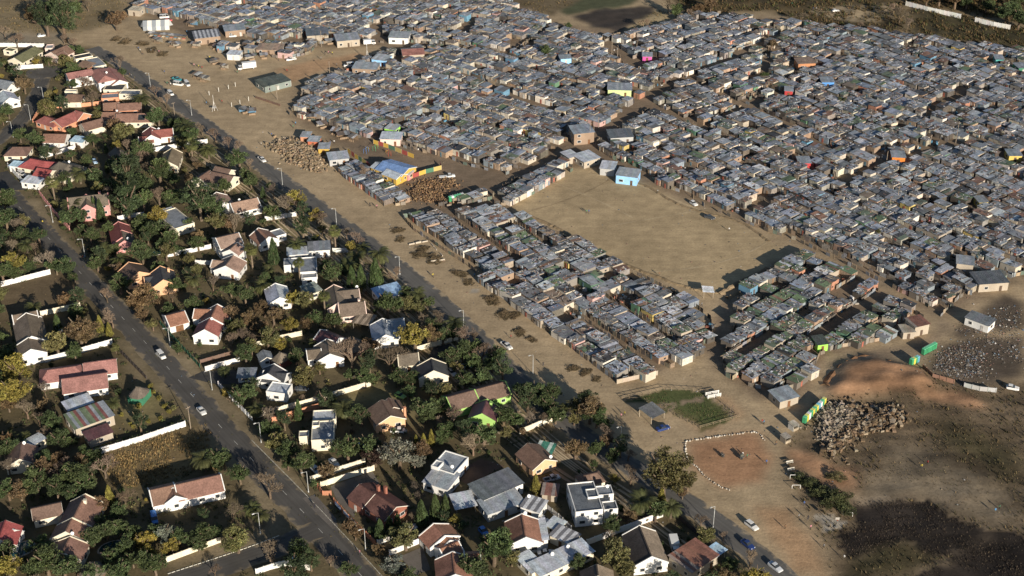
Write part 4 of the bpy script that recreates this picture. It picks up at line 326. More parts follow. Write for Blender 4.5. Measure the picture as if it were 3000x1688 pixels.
ROADS=[
('tarred_road',7.0,[(-205.1,657.7),(-197.6,651.0),(-187.7,641.9),(-177.7,628.6),(-160.7,604.4),(-143.8,580.2),(-127.4,557.4),(-110.7,534.8),(-76.6,492.6),(-63.4,473.9),(-49.8,454.3),(-39.1,438.6),(-28.9,424.3),(-19.3,412.3),(-8.3,396.7),(2.4,357.3),(11.9,346.0),(23.2,334.8),(32.3,326.6),(41.2,319.9),(52.4,306.7),(58.6,298.3),(64.7,288.9),(68.4,280.7),(71.6,275.2)]),
('side_street',7.6,[(-207.8,512.5),(-197.2,498.4),(-189.4,488.1),(-178.4,472.8),(-168.8,459.8),(-156.1,441.5),(-147.1,428.4),(-138.7,416.7),(-129.1,405.0),(-120.9,393.9),(-111.6,380.8),(-102.5,367.0),(-94.1,352.8),(-84.9,341.0),(-77.5,331.9),(-70.7,323.5),(-61.9,311.6),(-54.1,301.4),(-46.9,291.0),(-40.4,281.7),(-36.4,275.7)]),
('junction_road',6.5,[(-52.3,298.0),(-56.7,293.7),(-62.5,289.7),(-69.3,286.3),(-78.0,281.7),(-87.3,276.7)]),
('close_road',6.5,[(-219.4,626.1),(-216.7,613.9),(-214.5,598.2),(-213.1,580.2),(-213.0,567.2),(-214.2,556.1),(-218.2,545.3)])]
BLOCKS=[
('A1','front row',-54,99,0,0.15,[(-41.3,478.8),(-36.6,468.6),(-25.6,454.3),(-15.6,441.5),(-8.8,429.3),(-3.6,420.2),(3.1,411.4),(7.1,403.3),(14.8,394.3),(20.5,385.5),(26.9,376.2),(32.7,368.0),(45.4,373.2),(39.2,383.5),(28.9,397.9),(17.2,414.9),(5.1,433.0),(-1.4,444.4),(-14.7,464.4),(-26.4,483.7)]),
('A2','middle row',-54,99,0,0.12,[(-22.3,482.6),(-11.3,465.5),(0.7,447.3),(7.5,433.0),(19.5,415.8),(30.7,399.2),(41.5,384.7),(50.0,375.8),(60.5,382.7),(54.8,389.8),(47.0,399.6),(33.2,419.3),(17.6,443.4),(0.0,472.8),(-4.1,487.0)]),
('A3','field-side row',-54,99,0,0.12,[(1.0,474.4),(19.0,444.4),(34.7,420.2),(48.4,400.0),(60.0,386.3),(65.8,395.5),(66.6,405.5),(60.3,416.7),(52.1,426.5),(45.8,433.9),(34.2,443.4),(27.1,454.3),(13.4,468.6),(4.0,479.3)]),
('A4','stall row',-54,99,0,0.3,[(-30.0,486.5),(-23.0,488.1),(-7.7,493.8),(-6.8,499.5),(-14.5,498.4),(-23.1,491.5)]),
('A0','hall strip',-54,99,0,0.15,[(-72.3,529.0),(-67.0,531.0),(-61.3,522.2),(-53.2,507.6),(-47.9,500.6),(-45.3,500.7),(-41.0,489.8),(-49.0,488.1),(-57.4,501.8),(-61.5,506.4),(-69.9,522.2)]),
('T','upper field block',50,2,2,0.05,[(-6.7,489.8),(0.0,488.7),(15.2,507.0),(25.8,521.5),(18.0,530.3),(7.0,518.4),(-3.7,504.0),(-5.2,496.1)]),
('B','green block',44,2,0.8,0.55,[(80.2,426.5),(77.0,416.7),(74.6,402.1),(70.6,391.4),(67.2,378.9),(67.1,371.3),(71.1,367.0),(81.5,362.6),(87.6,364.8),(93.2,370.6),(98.9,383.5),(107.1,388.2),(118.2,391.4),(127.8,395.5),(137.7,405.5),(128.1,422.0),(120.8,433.0),(105.2,450.3)]),
('C','great block',-50,2,1.7,0.04,[(36.4,538.7),(41.4,531.0),(53.7,520.9),(57.8,506.4),(69.0,498.4),(74.0,488.1),(83.1,479.3),(88.0,475.0),(95.4,467.6),(95.4,467.6),(104.6,460.8),(123.6,437.7),(140.5,414.9),(143.9,407.1),(153.4,419.3),(162.2,424.7),(173.9,433.0),(200.8,443.4),(269.6,645.7),(229.0,659.9),(211.4,667.2),(185.2,678.3),(156.4,687.9),(130.8,695.7),(130.5,693.7),(116.4,602.8),(81.9,560.2),(62.2,583.1),(54.4,572.9),(35.7,546.6)]),
('M','middle block',38,2,1.6,0.05,[(63.2,587.6),(82.4,565.1),(115.2,602.8),(129.5,691.8),(110.0,707.7),(92.8,701.7),(73.7,686.0),(59.7,678.3),(44.7,670.9),(49.8,647.4),(62.2,627.0),(79.3,635.4),(79.7,615.5)]),
('D','creche block',-39,2,1.5,0.04,[(-97.6,575.8),(-94.9,595.1),(-93.8,610.7),(-84.7,622.0),(-76.0,633.7),(-66.8,644.0),(-55.9,652.7),(-40.7,656.3),(0.0,649.2),(0.0,651.0),(16.6,678.3),(20.2,689.8),(42.3,674.6),(47.2,645.7),(59.5,623.7),(78.6,635.4),(79.1,615.5),(60.4,589.1),(51.4,580.2),(30.3,552.0),(16.5,536.1),(4.3,522.2),(-2.7,516.0),(-20.0,525.9),(-27.9,533.5),(-40.8,538.7),(-57.9,552.0),(-65.7,552.0),(-74.8,563.0),(-83.3,567.2)]),
('N','market cluster',-20,2,1.5,0.05,[(-146.8,660.8),(-125.8,663.5),(-95.5,660.8),(-97.9,649.2),(-107.5,644.0),(-121.1,645.7),(-129.2,652.7),(-142.4,651.0)]),
('E','upper block',-35,2,1.6,0.04,[(-198.0,713.8),(-181.9,703.7),(-165.3,695.7),(-156.1,689.8),(-144.3,680.2),(-126.6,669.0),(-113.5,669.0),(-94.5,663.5),(-67.3,665.3),(-60.6,663.5),(-47.7,665.3),(-27.8,657.2),(0.0,651.8),(0.0,652.7),(15.9,678.3),(19.6,691.8),(10.3,709.7),(0.0,716.9),(0.0,750.2),(-191.9,750.2)])]
LANES=[
(5,[(-38.0,488.1),(-7.6,505.5),(18.3,535.0),(36.1,559.1),(56.0,584.5)]),
(4,[(56.0,584.5),(65.1,600.5),(89.7,626.9),(118.8,658.0),(138.5,679.4)]),
(3,[(80.6,616.4),(96.6,594.2),(113.0,571.4),(131.7,544.8)]),
(2.5,[(18.0,578.8),(-3.1,602.1),(-27.2,626.9)]),
(4,[(80.9,562.2),(97.1,576.4),(112.8,588.2),(123.1,600.4)]),
(4,[(111.4,614.6),(119.1,629.3),(122.5,642.9),(129.3,653.4)]),
(4.5,[(132.6,510.6),(144.5,521.5),(155.3,529.0),(165.2,534.1),(174.5,540.6),(191.3,547.2)]),
(4,[(89.6,483.0),(97.9,490.8),(102.2,495.4)]),
(3.5,[(181.1,577.9),(192.1,586.7),(207.2,605.1)]),
(3,[(60.6,585.2),(81.2,565.0)]),
(3.2,[(85.4,400.8),(120.9,429.3)]),
(3,[(97.9,391.8),(127.6,422.0)]),
(2.5,[(72.3,382.0),(84.2,395.5)]),
(4,[(6.6,670.9),(0.0,656.3),(-5.1,647.4)]),
(5,[(-67.4,691.8),(-68.7,682.1),(-65.5,667.2)]),
(5,[(-19.7,697.7),(-22.8,686.0),(-29.8,676.5)]),
(4,[(-24.8,483.7),(-24.4,482.6)]),
(6,[(56.5,633.7),(54.9,647.4),(45.6,663.5)])]
SITES={'marquee': [(-182.7,682.1),(-173.2,683.1),(-176.2,690.8),(-184.7,686.9)], 'stalls': [(-179.1,673.7),(-162.1,669.0)], 'rubble_big': [(-100.7,545.3),(-96.8,549.3),(-91.4,550.6),(-83.9,543.9),(-77.9,531.0),(-76.1,524.6),(-78.3,519.7),(-83.5,523.4),(-89.4,527.2),(-93.9,536.1),(-99.6,541.3)], 'firewood': [(-40.3,504.0),(-33.4,512.4),(-23.8,511.2),(-21.5,506.4),(-26.0,500.6),(-24.6,490.4),(-40.2,493.8)], 'rubble_right': [(92.0,352.8),(99.1,356.3),(105.6,352.8),(103.4,346.0),(97.6,340.6),(92.8,334.2),(91.0,339.3),(91.1,346.0)], 'spoil': [(98.9,355.6),(110.1,354.9),(118.8,352.8),(117.8,346.6),(111.8,344.6),(103.8,340.6),(96.3,334.2),(92.2,329.1),(91.4,334.8),(98.2,344.0),(105.3,351.4)], 'trash': [(135.8,385.9),(148.5,391.4),(153.4,385.9),(149.0,372.1),(139.8,367.6),(133.5,375.1)], 'trash2': [(145.9,397.9),(169.0,416.7),(173.0,410.6),(162.9,378.1),(153.2,378.1),(152.8,391.4)], 'ring': [(51.3,337.4),(54.1,338.0),(57.7,338.8),(61.3,339.7),(64.9,340.4),(68.9,341.4),(71.7,341.8),(73.5,340.6),(74.1,338.0)], 'ring2': [(51.3,337.4),(50.5,333.5),(50.5,330.3),(51.3,327.2),(53.0,324.7),(54.1,321.7),(55.7,319.3),(57.3,317.2),(59.0,315.4),(60.7,314.5)], 'monument': (66.1,329.1), 'wheelbarrow': (60.8,329.7), 'shade': [(38.1,350.0),(41.5,345.6),(45.7,348.3),(42.7,353.1)], 'bridge': [(60.2,360.4),(63.5,360.4)], 'goals': [(78.6,319.6,81.4,319.6),(78.4,315.1,80.7,315.1),(90.4,303.9,92.9,303.3)], 'hoop': (87.5,298.6), 'benches': [(79.7,326.6),(79.5,323.2)], 'stand': (114.2,323.6), 'creche': [(-68.2,537.4),(-64.7,532.2),(-61.3,527.8),(-57.3,522.2)], 'creche2': [(-58.2,545.9),(-51.5,541.3),(-45.6,536.1),(-40.4,531.6)], 'creche3': [(-43.9,510.6),(-39.8,513.0),(-34.7,517.2),(-28.5,520.9),(-29.2,524.6)], 'market': [(-174.4,665.3),(-166.1,659.9),(-163.3,659.0),(-154.6,659.0),(-144.0,656.3),(-140.3,657.2),(-129.5,658.1),(-125.0,642.2),(-146.1,619.6),(-142.2,615.5),(-162.0,688.9),(-141.2,637.1),(-135.6,630.3),(-117.9,578.7),(-114.1,577.2),(-118.9,644.0),(-108.0,652.7),(-103.3,651.0),(-98.4,663.5),(-89.3,663.5),(-71.4,552.0),(-67.2,549.3),(-75.2,556.1),(-87.1,570.8),(-81.6,563.0)], 'tower': (-131.3,580.9), 'tripod': (-69.0,640.8), 'fieldtrack': [(71.4,422.0),(78.8,429.3),(91.0,439.6)], 'lawnplay': [(-60.5,537.4),(-56.9,540.0),(-51.0,534.8)], 'netfence': [(66.4,369.1),(70.2,367.0),(69.8,364.8),(76.9,357.7)], 'ruin': [(-37.9,457.3),(-30.8,460.3),(-23.8,446.3),(-32.3,443.4)], 'shelter': [(64.9,419.3),(68.3,419.3)], 'solar': (-161.7,577.0), 'hut1': (83.6,343.6), 'hut2': (80.2,337.4), 'billboards': [(-47.5,306.4),(-44.9,303.0),(-42.6,299.7)], 'poolA': (-130.2,289.4), 'poolB': (-106.6,290.5), 'poolC': (-128.3,451.8)}
# ---------------------------------------------------------------- palette (base colours)
C = dict(brown=(.17,.095,.062), orangebrown=(.235,.115,.07), red=(.28,.075,.055), redpink=(.33,.125,.10), redbright=(.34,.05,.045), redtile=(.29,.085,.065),
 redbrown=(.16,.055,.05), orangetile=(.30,.125,.065), tan=(.31,.185,.12), olive=(.13,.13,.075), olivebrown=(.17,.14,.09), slate=(.20,.215,.235), dark=(.052,.052,.056),
 charcoal=(.05,.052,.06), darkbrown=(.09,.06,.045), greybrown=(.15,.12,.09), thatch=(.13,.11,.085), zinc=(.27,.295,.32), zinclight=(.42,.45,.49), zincdark=(.13,.14,.15),
 paleblue=(.33,.46,.56), bluemetal=(.30,.42,.60), bluegrey=(.27,.30,.34), greygreen=(.19,.22,.2), stripebrown=(.24,.19,.14), maroon=(.13,.045,.045), darkbrick=(.11,.055,.045),
 darkmetal=(.12,.13,.14), sail=(.48,.5,.53), greenmetal=(.06,.17,.12), darktile=(.075,.06,.05), rust=(.19,.105,.08), rustred=(.26,.10,.08), stripegrey=(.34,.35,.37), patch=(.2,.22,.18),
 white=(.64,.63,.60), cream=(.64,.58,.45), palepink=(.64,.49,.42), pink=(.52,.25,.23), orange=(.52,.25,.15), peach=(.60,.36,.21), lime=(.30,.48,.14), brick=(.28,.115,.08),
 beige=(.36,.31,.245), greywall=(.38,.38,.37), brickpale=(.27,.195,.14), darkred=(.13,.05,.04), green=(.05,.19,.11), skyblue=(.28,.52,.80), greentin=(.085,.095,.08), bluetin=(.16,.27,.48),
 ochre=(.50,.33,.07), brickred=(.42,.13,.07), blue=(.10,.28,.62), redpaint=(.40,.05,.05), orangepaint=(.62,.20,.04), yellow=(.55,.42,.12), orangebrick=(.42,.20,.10), magenta=(.50,.10,.30),
 pinkgreen=(.50,.60,.28), limepaint=(.30,.62,.10), teal=(.10,.36,.34), greenfence=(.03,.08,.05), darkfence=(.06,.05,.045), rustfence=(.22,.13,.09), brickwall=(.40,.17,.10),
 silver=(.50,.52,.54), navy=(.02,.04,.14), bluecar=(.06,.18,.45), redcar=(.45,.03,.03), tealcar=(.05,.25,.28), palebluecar=(.40,.55,.70), darkgrey=(.06,.065,.07))
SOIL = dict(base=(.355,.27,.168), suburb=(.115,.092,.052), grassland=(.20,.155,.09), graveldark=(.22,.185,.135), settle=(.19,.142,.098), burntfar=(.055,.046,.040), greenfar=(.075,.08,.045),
 tan=(.34,.27,.16), brownfar=(.13,.10,.06), scrubfar=(.085,.065,.035), scrubdark=(.062,.052,.028), dirtlight=(.30,.235,.15), orangedirt=(.38,.245,.14), field=(.365,.278,.165),
 waste=(.13,.097,.062), redsoil=(.32,.185,.105), waste2=(.20,.16,.11), burnt=(.024,.0195,.0165), track=(.25,.19,.13), gardengreen=(.080,.092,.036), concrete=(.34,.30,.24), trash=(.095,.075,.056),
 bareplot=(.12,.09,.055), drygrass=(.165,.12,.06), lawn=(.18,.15,.075), verge=(.22,.175,.11))
def _desat(c,k=.72):
    m=sum(c)/3; return tuple(m+(q-m)*k for q in c)
for _k in ('brown','orangebrown','red','redpink','redbright','redtile','orangetile','tan','maroon','rust','rustred'): C[_k]=_desat(C[_k])
# labels: what a thing stands by
_used=set()
def _short(t):
    w_=t.split()
    for i,q in enumerate(w_):
        if i>2 and q in('beside','behind','with','under','at','by','below','in','among','before','above','facing','over','end-on','half','cut','and','of','near','deep'): return ' '.join(w_[:i])
    return ' '.join(w_[:8])
_marks=[(sum(q[1] for q in h[4])/len(h[4]),sum(q[2] for q in h[4])/len(h[4]),h[0].replace('cut by the picture edge','beside a white garden gazebo')) for h in HOUSES+SPECIALS]
def where(kind,x,y):
    for hx,hy,lab in sorted(_marks,key=lambda h:math.hypot(x-h[0],y-h[1]))[:14]:
        rl='behind' if y-hy>abs(x-hx) else 'in front of' if hy-y>abs(x-hx) else 'on the settlement side of' if x>hx else 'on the suburb side of'
        for s in (lab,_short(lab)):
            t=f"{kind} {rl} the {s}"
            if len(t.replace('-','- ').split())<=16 and t not in _used: _used.add(t); return t
    t=f"{kind} in a suburban garden"; return t
# ---------------------------------------------------------------- materials
def newmat(name):
    m = bpy.data.materials.new(name); m.use_nodes = True; nt = m.node_tree
    return m, nt, nt.nodes['Principled BSDF']
def N(nt, t, **k):
    n = nt.nodes.new(t)
    for a, v in k.items():
        if a.startswith('i_'): n.inputs[int(a[2:])].default_value = v
        else: setattr(n, a, v)
    return n
def ramp_noise(nt, pos, scale, lo, hi, detail=3, a=.3, b=.7):
    no = N(nt, 'ShaderNodeTexNoise'); no.inputs['Scale'].default_value = scale; no.inputs['Detail'].default_value = detail
    nt.links.new(pos, no.inputs['Vector'])
    mr = N(nt, 'ShaderNodeMapRange'); mr.inputs[1].default_value = a; mr.inputs[2].default_value = b; mr.inputs[3].default_value = lo; mr.inputs[4].default_value = hi
    nt.links.new(no.outputs[0], mr.inputs[0]); return mr.outputs[0]
def mul(nt, col, fac):
    v = N(nt, 'ShaderNodeVectorMath', operation='SCALE'); nt.links.new(col, v.inputs[0]); nt.links.new(fac, v.inputs['Scale']); return v.outputs[0]
def colour_mat(name, source='object', rough=.85, spec=.2, noises=((.5,.75,1.2),(4,.85,1.12)), bump=0, metallic=0, stripes=None):
    m, nt, b = newmat(name)
    geo = N(nt, 'ShaderNodeNewGeometry'); pos = geo.outputs['Position']
    if source == 'object': c = N(nt, 'ShaderNodeObjectInfo').outputs['Color']
    elif source == 'attr': c = N(nt, 'ShaderNodeAttribute', attribute_name='col').outputs['Color']
    else:
        a = N(nt, 'ShaderNodeAttribute', attribute_name='col').outputs['Color']; o = N(nt, 'ShaderNodeObjectInfo').outputs['Color']
        v = N(nt, 'ShaderNodeVectorMath', operation='MULTIPLY'); nt.links.new(a, v.inputs[0]); nt.links.new(o, v.inputs[1]); c = v.outputs[0]
    for sc, lo, hi in noises: c = mul(nt, c, ramp_noise(nt, pos, sc, lo, hi))
    if stripes:
        tc = N(nt, 'ShaderNodeTexCoord'); wv = N(nt, 'ShaderNodeTexWave'); wv.inputs['Scale'].default_value = stripes[0]; wv.inputs['Distortion'].default_value = .4
        wv.bands_direction = stripes[3]
        nt.links.new(tc.outputs['Object'], wv.inputs['Vector'])
        mr = N(nt, 'ShaderNodeMapRange'); mr.inputs[3].default_value = stripes[1]; mr.inputs[4].default_value = stripes[2]; nt.links.new(wv.outputs[1], mr.inputs[0]); c = mul(nt, c, mr.outputs[0])
    nt.links.new(c, b.inputs['Base Color']); b.inputs['Roughness'].default_value = rough; b.inputs['Specular IOR Level'].default_value = spec; b.inputs['Metallic'].default_value = metallic
    if bump:
        no = N(nt, 'ShaderNodeTexNoise'); no.inputs['Scale'].default_value = 2.5; no.inputs['Detail'].default_value = 6; nt.links.new(pos, no.inputs['Vector'])
        bp = N(nt, 'ShaderNodeBump'); bp.inputs['Strength'].default_value = 1; bp.inputs['Distance'].default_value = bump; nt.links.new(no.outputs[0], bp.inputs['Height']); nt.links.new(bp.outputs[0], b.inputs['Normal'])
    return m
M_WALL = colour_mat('painted_plaster', noises=((.25,.86,1.08),(3,.9,1.06)))
M_TILE = colour_mat('roof_tiles', noises=((.35,.78,1.18),(2.2,.75,1.25),(9,.8,1.2)), rough=.75)
M_TIN = colour_mat('weathered_tin', noises=((.5,.72,1.2),(2.5,.7,1.25)), rough=.5, spec=.4)
M_WOOD = colour_mat('timber', noises=((1,.7,1.2),))
M_PAINT = colour_mat('car_paint', noises=((.6,.93,1.05),), rough=.3, spec=.5)
M_CLOTH = colour_mat('cloth', noises=((3,.85,1.1),))
M_LEAF = colour_mat('foliage', 'both', rough=.7, spec=.25, noises=((.35,.7,1.3),))
M_BARK = colour_mat('bark', noises=((2,.7,1.2),))
M_STUFF = colour_mat('patched_tin_and_board', 'attr', rough=.6, spec=.3, noises=((.4,.78,1.2),(2.5,.72,1.28)))
M_GRASS = colour_mat('dry_grass', 'attr', rough=.9, spec=.1, noises=((.15,.75,1.25),))
M_GLASS, nt, b = newmat('window_glass'); b.inputs['Base Color'].default_value = (.03,.035,.04,1); b.inputs['Roughness'].default_value = .08
M_RUBBER, nt, b = newmat('tyre_rubber'); b.inputs['Base Color'].default_value = (.02,.02,.02,1); b.inputs['Roughness'].default_value = .9
M_WATER, nt, b = newmat('pool_water'); b.inputs['Base Color'].default_value = (.012,.06,.07,1); b.inputs['Roughness'].default_value = .1
def ground_mat():
    m, nt, b = newmat('soil')
    pos = N(nt, 'ShaderNodeNewGeometry').outputs['Position']
    c = N(nt, 'ShaderNodeAttribute', attribute_name='col').outputs['Color']
    for sc, lo, hi in ((.035,.82,1.15),(.22,.84,1.15),(1.3,.87,1.12),(6,.86,1.12)): c = mul(nt, c, ramp_noise(nt, pos, sc, lo, hi, 4))
    mp = N(nt, 'ShaderNodeMapping'); mp.inputs['Rotation'].default_value = (0,0,math.radians(30)); mp.inputs['Scale'].default_value = (.05,.9,1); nt.links.new(pos, mp.inputs[0])
    c = mul(nt, c, ramp_noise(nt, mp.outputs[0], 1.0, .965, 1.03, 4))
    mp = N(nt, 'ShaderNodeMapping'); mp.inputs['Rotation'].default_value = (0,0,math.radians(54)); mp.inputs['Scale'].default_value = (.04,.6,1); nt.links.new(pos, mp.inputs[0])
    c = mul(nt, c, ramp_noise(nt, mp.outputs[0], 1.0, .93, 1.06, 3))
    nt.links.new(c, b.inputs['Base Color']); b.inputs['Roughness'].default_value = .95; b.inputs['Specular IOR Level'].default_value = .1
    no = N(nt, 'ShaderNodeTexNoise'); no.inputs['Scale'].default_value = .9; no.inputs['Detail'].default_value = 9; no.inputs['Roughness'].default_value = .65; nt.links.new(pos, no.inputs['Vector'])
    bp = N(nt, 'ShaderNodeBump'); bp.inputs['Strength'].default_value = .8; bp.inputs['Distance'].default_value = .13; nt.links.new(no.outputs[0], bp.inputs['Height']); nt.links.new(bp.outputs[0], b.inputs['Normal'])
    return m
def road_mat(name, base, dust):
    m, nt, b = newmat(name)
    pos = N(nt, 'ShaderNodeNewGeometry').outputs['Position']
    uv = N(nt, 'ShaderNodeUVMap'); sx = N(nt, 'ShaderNodeSeparateXYZ'); nt.links.new(uv.outputs[0], sx.inputs[0])
    e = N(nt, 'ShaderNodeMath', operation='ABSOLUTE'); nt.links.new(sx.outputs[1], e.inputs[0])          # 0 in the middle, 1 at the edge
    nz = ramp_noise(nt, pos, .35, -.38, .38, 5)
    ad = N(nt, 'ShaderNodeMath', operation='ADD'); nt.links.new(e.outputs[0], ad.inputs[0]); nt.links.new(nz, ad.inputs[1])
    mr = N(nt, 'ShaderNodeMapRange'); mr.inputs[1].default_value = .78; mr.inputs[2].default_value = 1.12; nt.links.new(ad.outputs[0], mr.inputs[0])
    mx = N(nt, 'ShaderNodeMix', data_type='RGBA'); mx.inputs['A'].default_value = base + (1,); mx.inputs['B'].default_value = dust + (1,); nt.links.new(mr.outputs[0], mx.inputs['Factor'])
    c = mx.outputs['Result']
    mp = N(nt, 'ShaderNodeMapping'); mp.inputs['Scale'].default_value = (.02,5,1); nt.links.new(uv.outputs[0], mp.inputs[0])
    c = mul(nt, c, ramp_noise(nt, mp.outputs[0], 1, .85, 1.15, 2)); c = mul(nt, c, ramp_noise(nt, pos, .12, .82, 1.2, 4)); c = mul(nt, c, ramp_noise(nt, pos, 5, .9, 1.1))
    nt.links.new(c, b.inputs['Base Color']); b.inputs['Roughness'].default_value = .9; b.inputs['Specular IOR Level'].default_value = .15
    return m
M_GROUND = ground_mat()
M_ROAD = road_mat('dusty_asphalt', (.105,.10,.092), (.33,.26,.17))
M_STREET = road_mat('worn_asphalt', (.078,.073,.066), (.20,.16,.105))
M_PAVE = colour_mat('paving', noises=((.3,.8,1.15),(3,.85,1.1)))
# ---------------------------------------------------------------- mesh helpers
def mesh(name, v, f, mats, smooth=False, col=None):
    me = bpy.data.meshes.new(name); me.from_pydata(v, [], f)
    for m in (mats if isinstance(mats, (list, tuple)) else [mats]): me.materials.append(m)
    if col is not None:
        a = me.color_attributes.new('col', 'FLOAT_COLOR', 'POINT'); a.data.foreach_set('color', np.asarray(col, dtype=np.float32).ravel())
    if smooth: me.polygons.foreach_set('use_smooth', [True] * len(me.polygons))
    me.update(); return me
def obj(name, me, parent=None, loc=(0,0,0), rot=0, scale=None, color=None, tilt=None):
    o = bpy.data.objects.new(name, me); COL.objects.link(o); o.location = loc
    if tilt is not None: o.rotation_euler = (tilt[0], tilt[1], rot)
    elif rot: o.rotation_euler = (0, 0, rot)
    if scale is not None: o.scale = scale if not isinstance(scale, (int, float)) else (scale,) * 3
    if parent is not None: o.parent = parent
    if color is not None: o.color = (*color[:3], 1)
    return o
def tag(o, label=None, cat=None, group=None, kind=None):
    if label: o['label'] = label
    if cat: o['category'] = cat
    if group: o['group'] = group
    if kind: o['kind'] = kind
    return o
def empty(name, loc, rot=0):
    return obj(name, None, None, loc, rot)
BOXF = [(0,3,2,1),(4,5,6,7),(0,1,5,4),(1,2,6,5),(2,3,7,6),(3,0,4,7)]
def boxv(x0,x1,y0,y1,z0,z1): return [(x0,y0,z0),(x1,y0,z0),(x1,y1,z0),(x0,y1,z0),(x0,y0,z1),(x1,y0,z1),(x1,y1,z1),(x0,y1,z1)]
_cache = {}
def unit(m):                                     # unit box, base at z=0, shared by everything made of that material
    k = ('u', m.name)
    if k not in _cache: _cache[k] = mesh('unit_box', boxv(-.5,.5,-.5,.5,0,1), BOXF, m)
    return _cache[k]
def bevbox(m, bev=.12):
    k = ('b', m.name, bev)
    if k not in _cache:
        bm = bmesh.new(); bmesh.ops.create_cube(bm, size=1, matrix=Matrix.Translation((0,0,.5)))
        bmesh.ops.bevel(bm, geom=bm.edges[:], offset=bev, segments=1, affect='EDGES')
        me = bpy.data.meshes.new('bevel_box'); bm.to_mesh(me); bm.free(); me.materials.append(m); _cache[k] = me
    return _cache[k]
def cyl(m, n=8, r2=1.0):
    k = ('c', m.name, n, r2)
    if k not in _cache:
        v = [(math.cos(2*math.pi*i/n), math.sin(2*math.pi*i/n), 0) for i in range(n)] + [(r2*math.cos(2*math.pi*i/n), r2*math.sin(2*math.pi*i/n), 1) for i in range(n)]
        f = [(i,(i+1)%n,n+(i+1)%n,n+i) for i in range(n)] + [tuple(range(n,2*n)), tuple(range(n-1,-1,-1))]
        _cache[k] = mesh('unit_cylinder', v, f, m)
    return _cache[k]
def corr(m, n=7):                                # unit corrugated sheet: x across the ribs, y along them
    k = ('s', m.name)
    if k not in _cache:
        v = []; f = []
        for i in range(2*n+1):
            x = -.5 + i/(2*n); z = .035*(i % 2)
            v += [(x,-.5,z),(x,.5,z)]
        for i in range(2*n): f.append((2*i,2*i+2,2*i+3,2*i+1))
        v += [(-.5,-.5,-.02),(.5,-.5,-.02),(.5,.5,-.02),(-.5,.5,-.02)]; q = len(v)-4; f.append((q+3,q+2,q+1,q))
        f += [(q,q+1,4*n,0),(q+2,q+3,1,4*n+1)]
        _cache[k] = mesh('corrugated_sheet', v, f, m)
    return _cache[k]
def dome(m, squash=1.0):
    k = ('d', m.name, squash)
    if k not in _cache:
        v=[];f=[];n=10;r=4
        for j in range(r):
            a=j*math.pi/2/r
            for i in range(n): v.append((math.cos(a)*math.cos(2*math.pi*i/n), math.cos(a)*math.sin(2*math.pi*i/n), math.sin(a)*squash))
        v.append((0,0,squash))
        for j in range(r-1):
            for i in range(n): f.append((j*n+i,j*n+(i+1)%n,(j+1)*n+(i+1)%n,(j+1)*n+i))
        for i in range(n): f.append(((r-1)*n+i,(r-1)*n+(i+1)%n,r*n))
        _cache[k]=mesh('dome',v,f,m,True)
    return _cache[k]
class Acc:                                       # gathers coloured boxes and faces into one mesh (for stuff)
    def __init__(s): s.v=[]; s.f=[]; s.c=[]
    def add(s, vs, fs, col):
        n=len(s.v); s.v+=vs; s.f+=[tuple(i+n for i in f) for f in fs]; s.c+=[(col[0],col[1],col[2],1)]*len(vs)
    def box(s, x, y, z, lx, ly, lz, ang, col, tx=0, ty=0, bottom=False):
        ca,sa=math.cos(ang),math.sin(ang); vs=[]
        for dz in (0,1):
            for ux,uy in ((-.5,-.5),(.5,-.5),(.5,.5),(-.5,.5)):
                px,py=ux*lx,uy*ly; vs.append((x+px*ca-py*sa, y+px*sa+py*ca, z+dz*lz+px*tx+py*ty))
        s.add(vs, BOXF if bottom else BOXF[1:], col)
    def build(s, name, m): return obj(name, mesh(name, s.v, s.f, m, col=s.c))
def inpoly(x, y, poly):
    c=False; n=len(poly); j=n-1
    for i in range(n):
        yi=poly[i][1]; yj=poly[j][1]
        if (yi>y)!=(yj>y) and x<(poly[j][0]-poly[i][0])*(y-yi)/(yj-yi)+poly[i][0]: c=not c
        j=i
    return c
def seg_d(p,a,b):
    dx,dy=b[0]-a[0],b[1]-a[1]; L=dx*dx+dy*dy
    t=0 if L==0 else max(0,min(1,((p[0]-a[0])*dx+(p[1]-a[1])*dy)/L)); return math.hypot(p[0]-a[0]-t*dx,p[1]-a[1]-t*dy)
def line_d(p,pl): return min(seg_d(p,pl[i],pl[i+1]) for i in range(len(pl)-1))
def smooth_line(pts, step=3.0):
    out=[]
    P=[pts[0]]+list(pts)+[pts[-1]]
    for i in range(1,len(P)-2):
        p0,p1,p2,p3=map(lambda q:Vector(q),(P[i-1],P[i],P[i+1],P[i+2])); n=max(1,int((p2-p1).length/step))
        for k in range(n):
            t=k/n; out.append(tuple(.5*((2*p1)+(p2-p0)*t+(2*p0-5*p1+4*p2-p3)*t*t+(3*p1-p0-3*p2+p3)*t**3)))
    out.append(tuple(pts[-1])); return out
def relax(pts, it):
    p=[Vector(q) for q in pts]
    for _ in range(it): p=[p[0]]+[(p[i-1]+2*p[i]+p[i+1])/4 for i in range(1,len(p)-1)]+[p[-1]]
    return [tuple(q) for q in p]
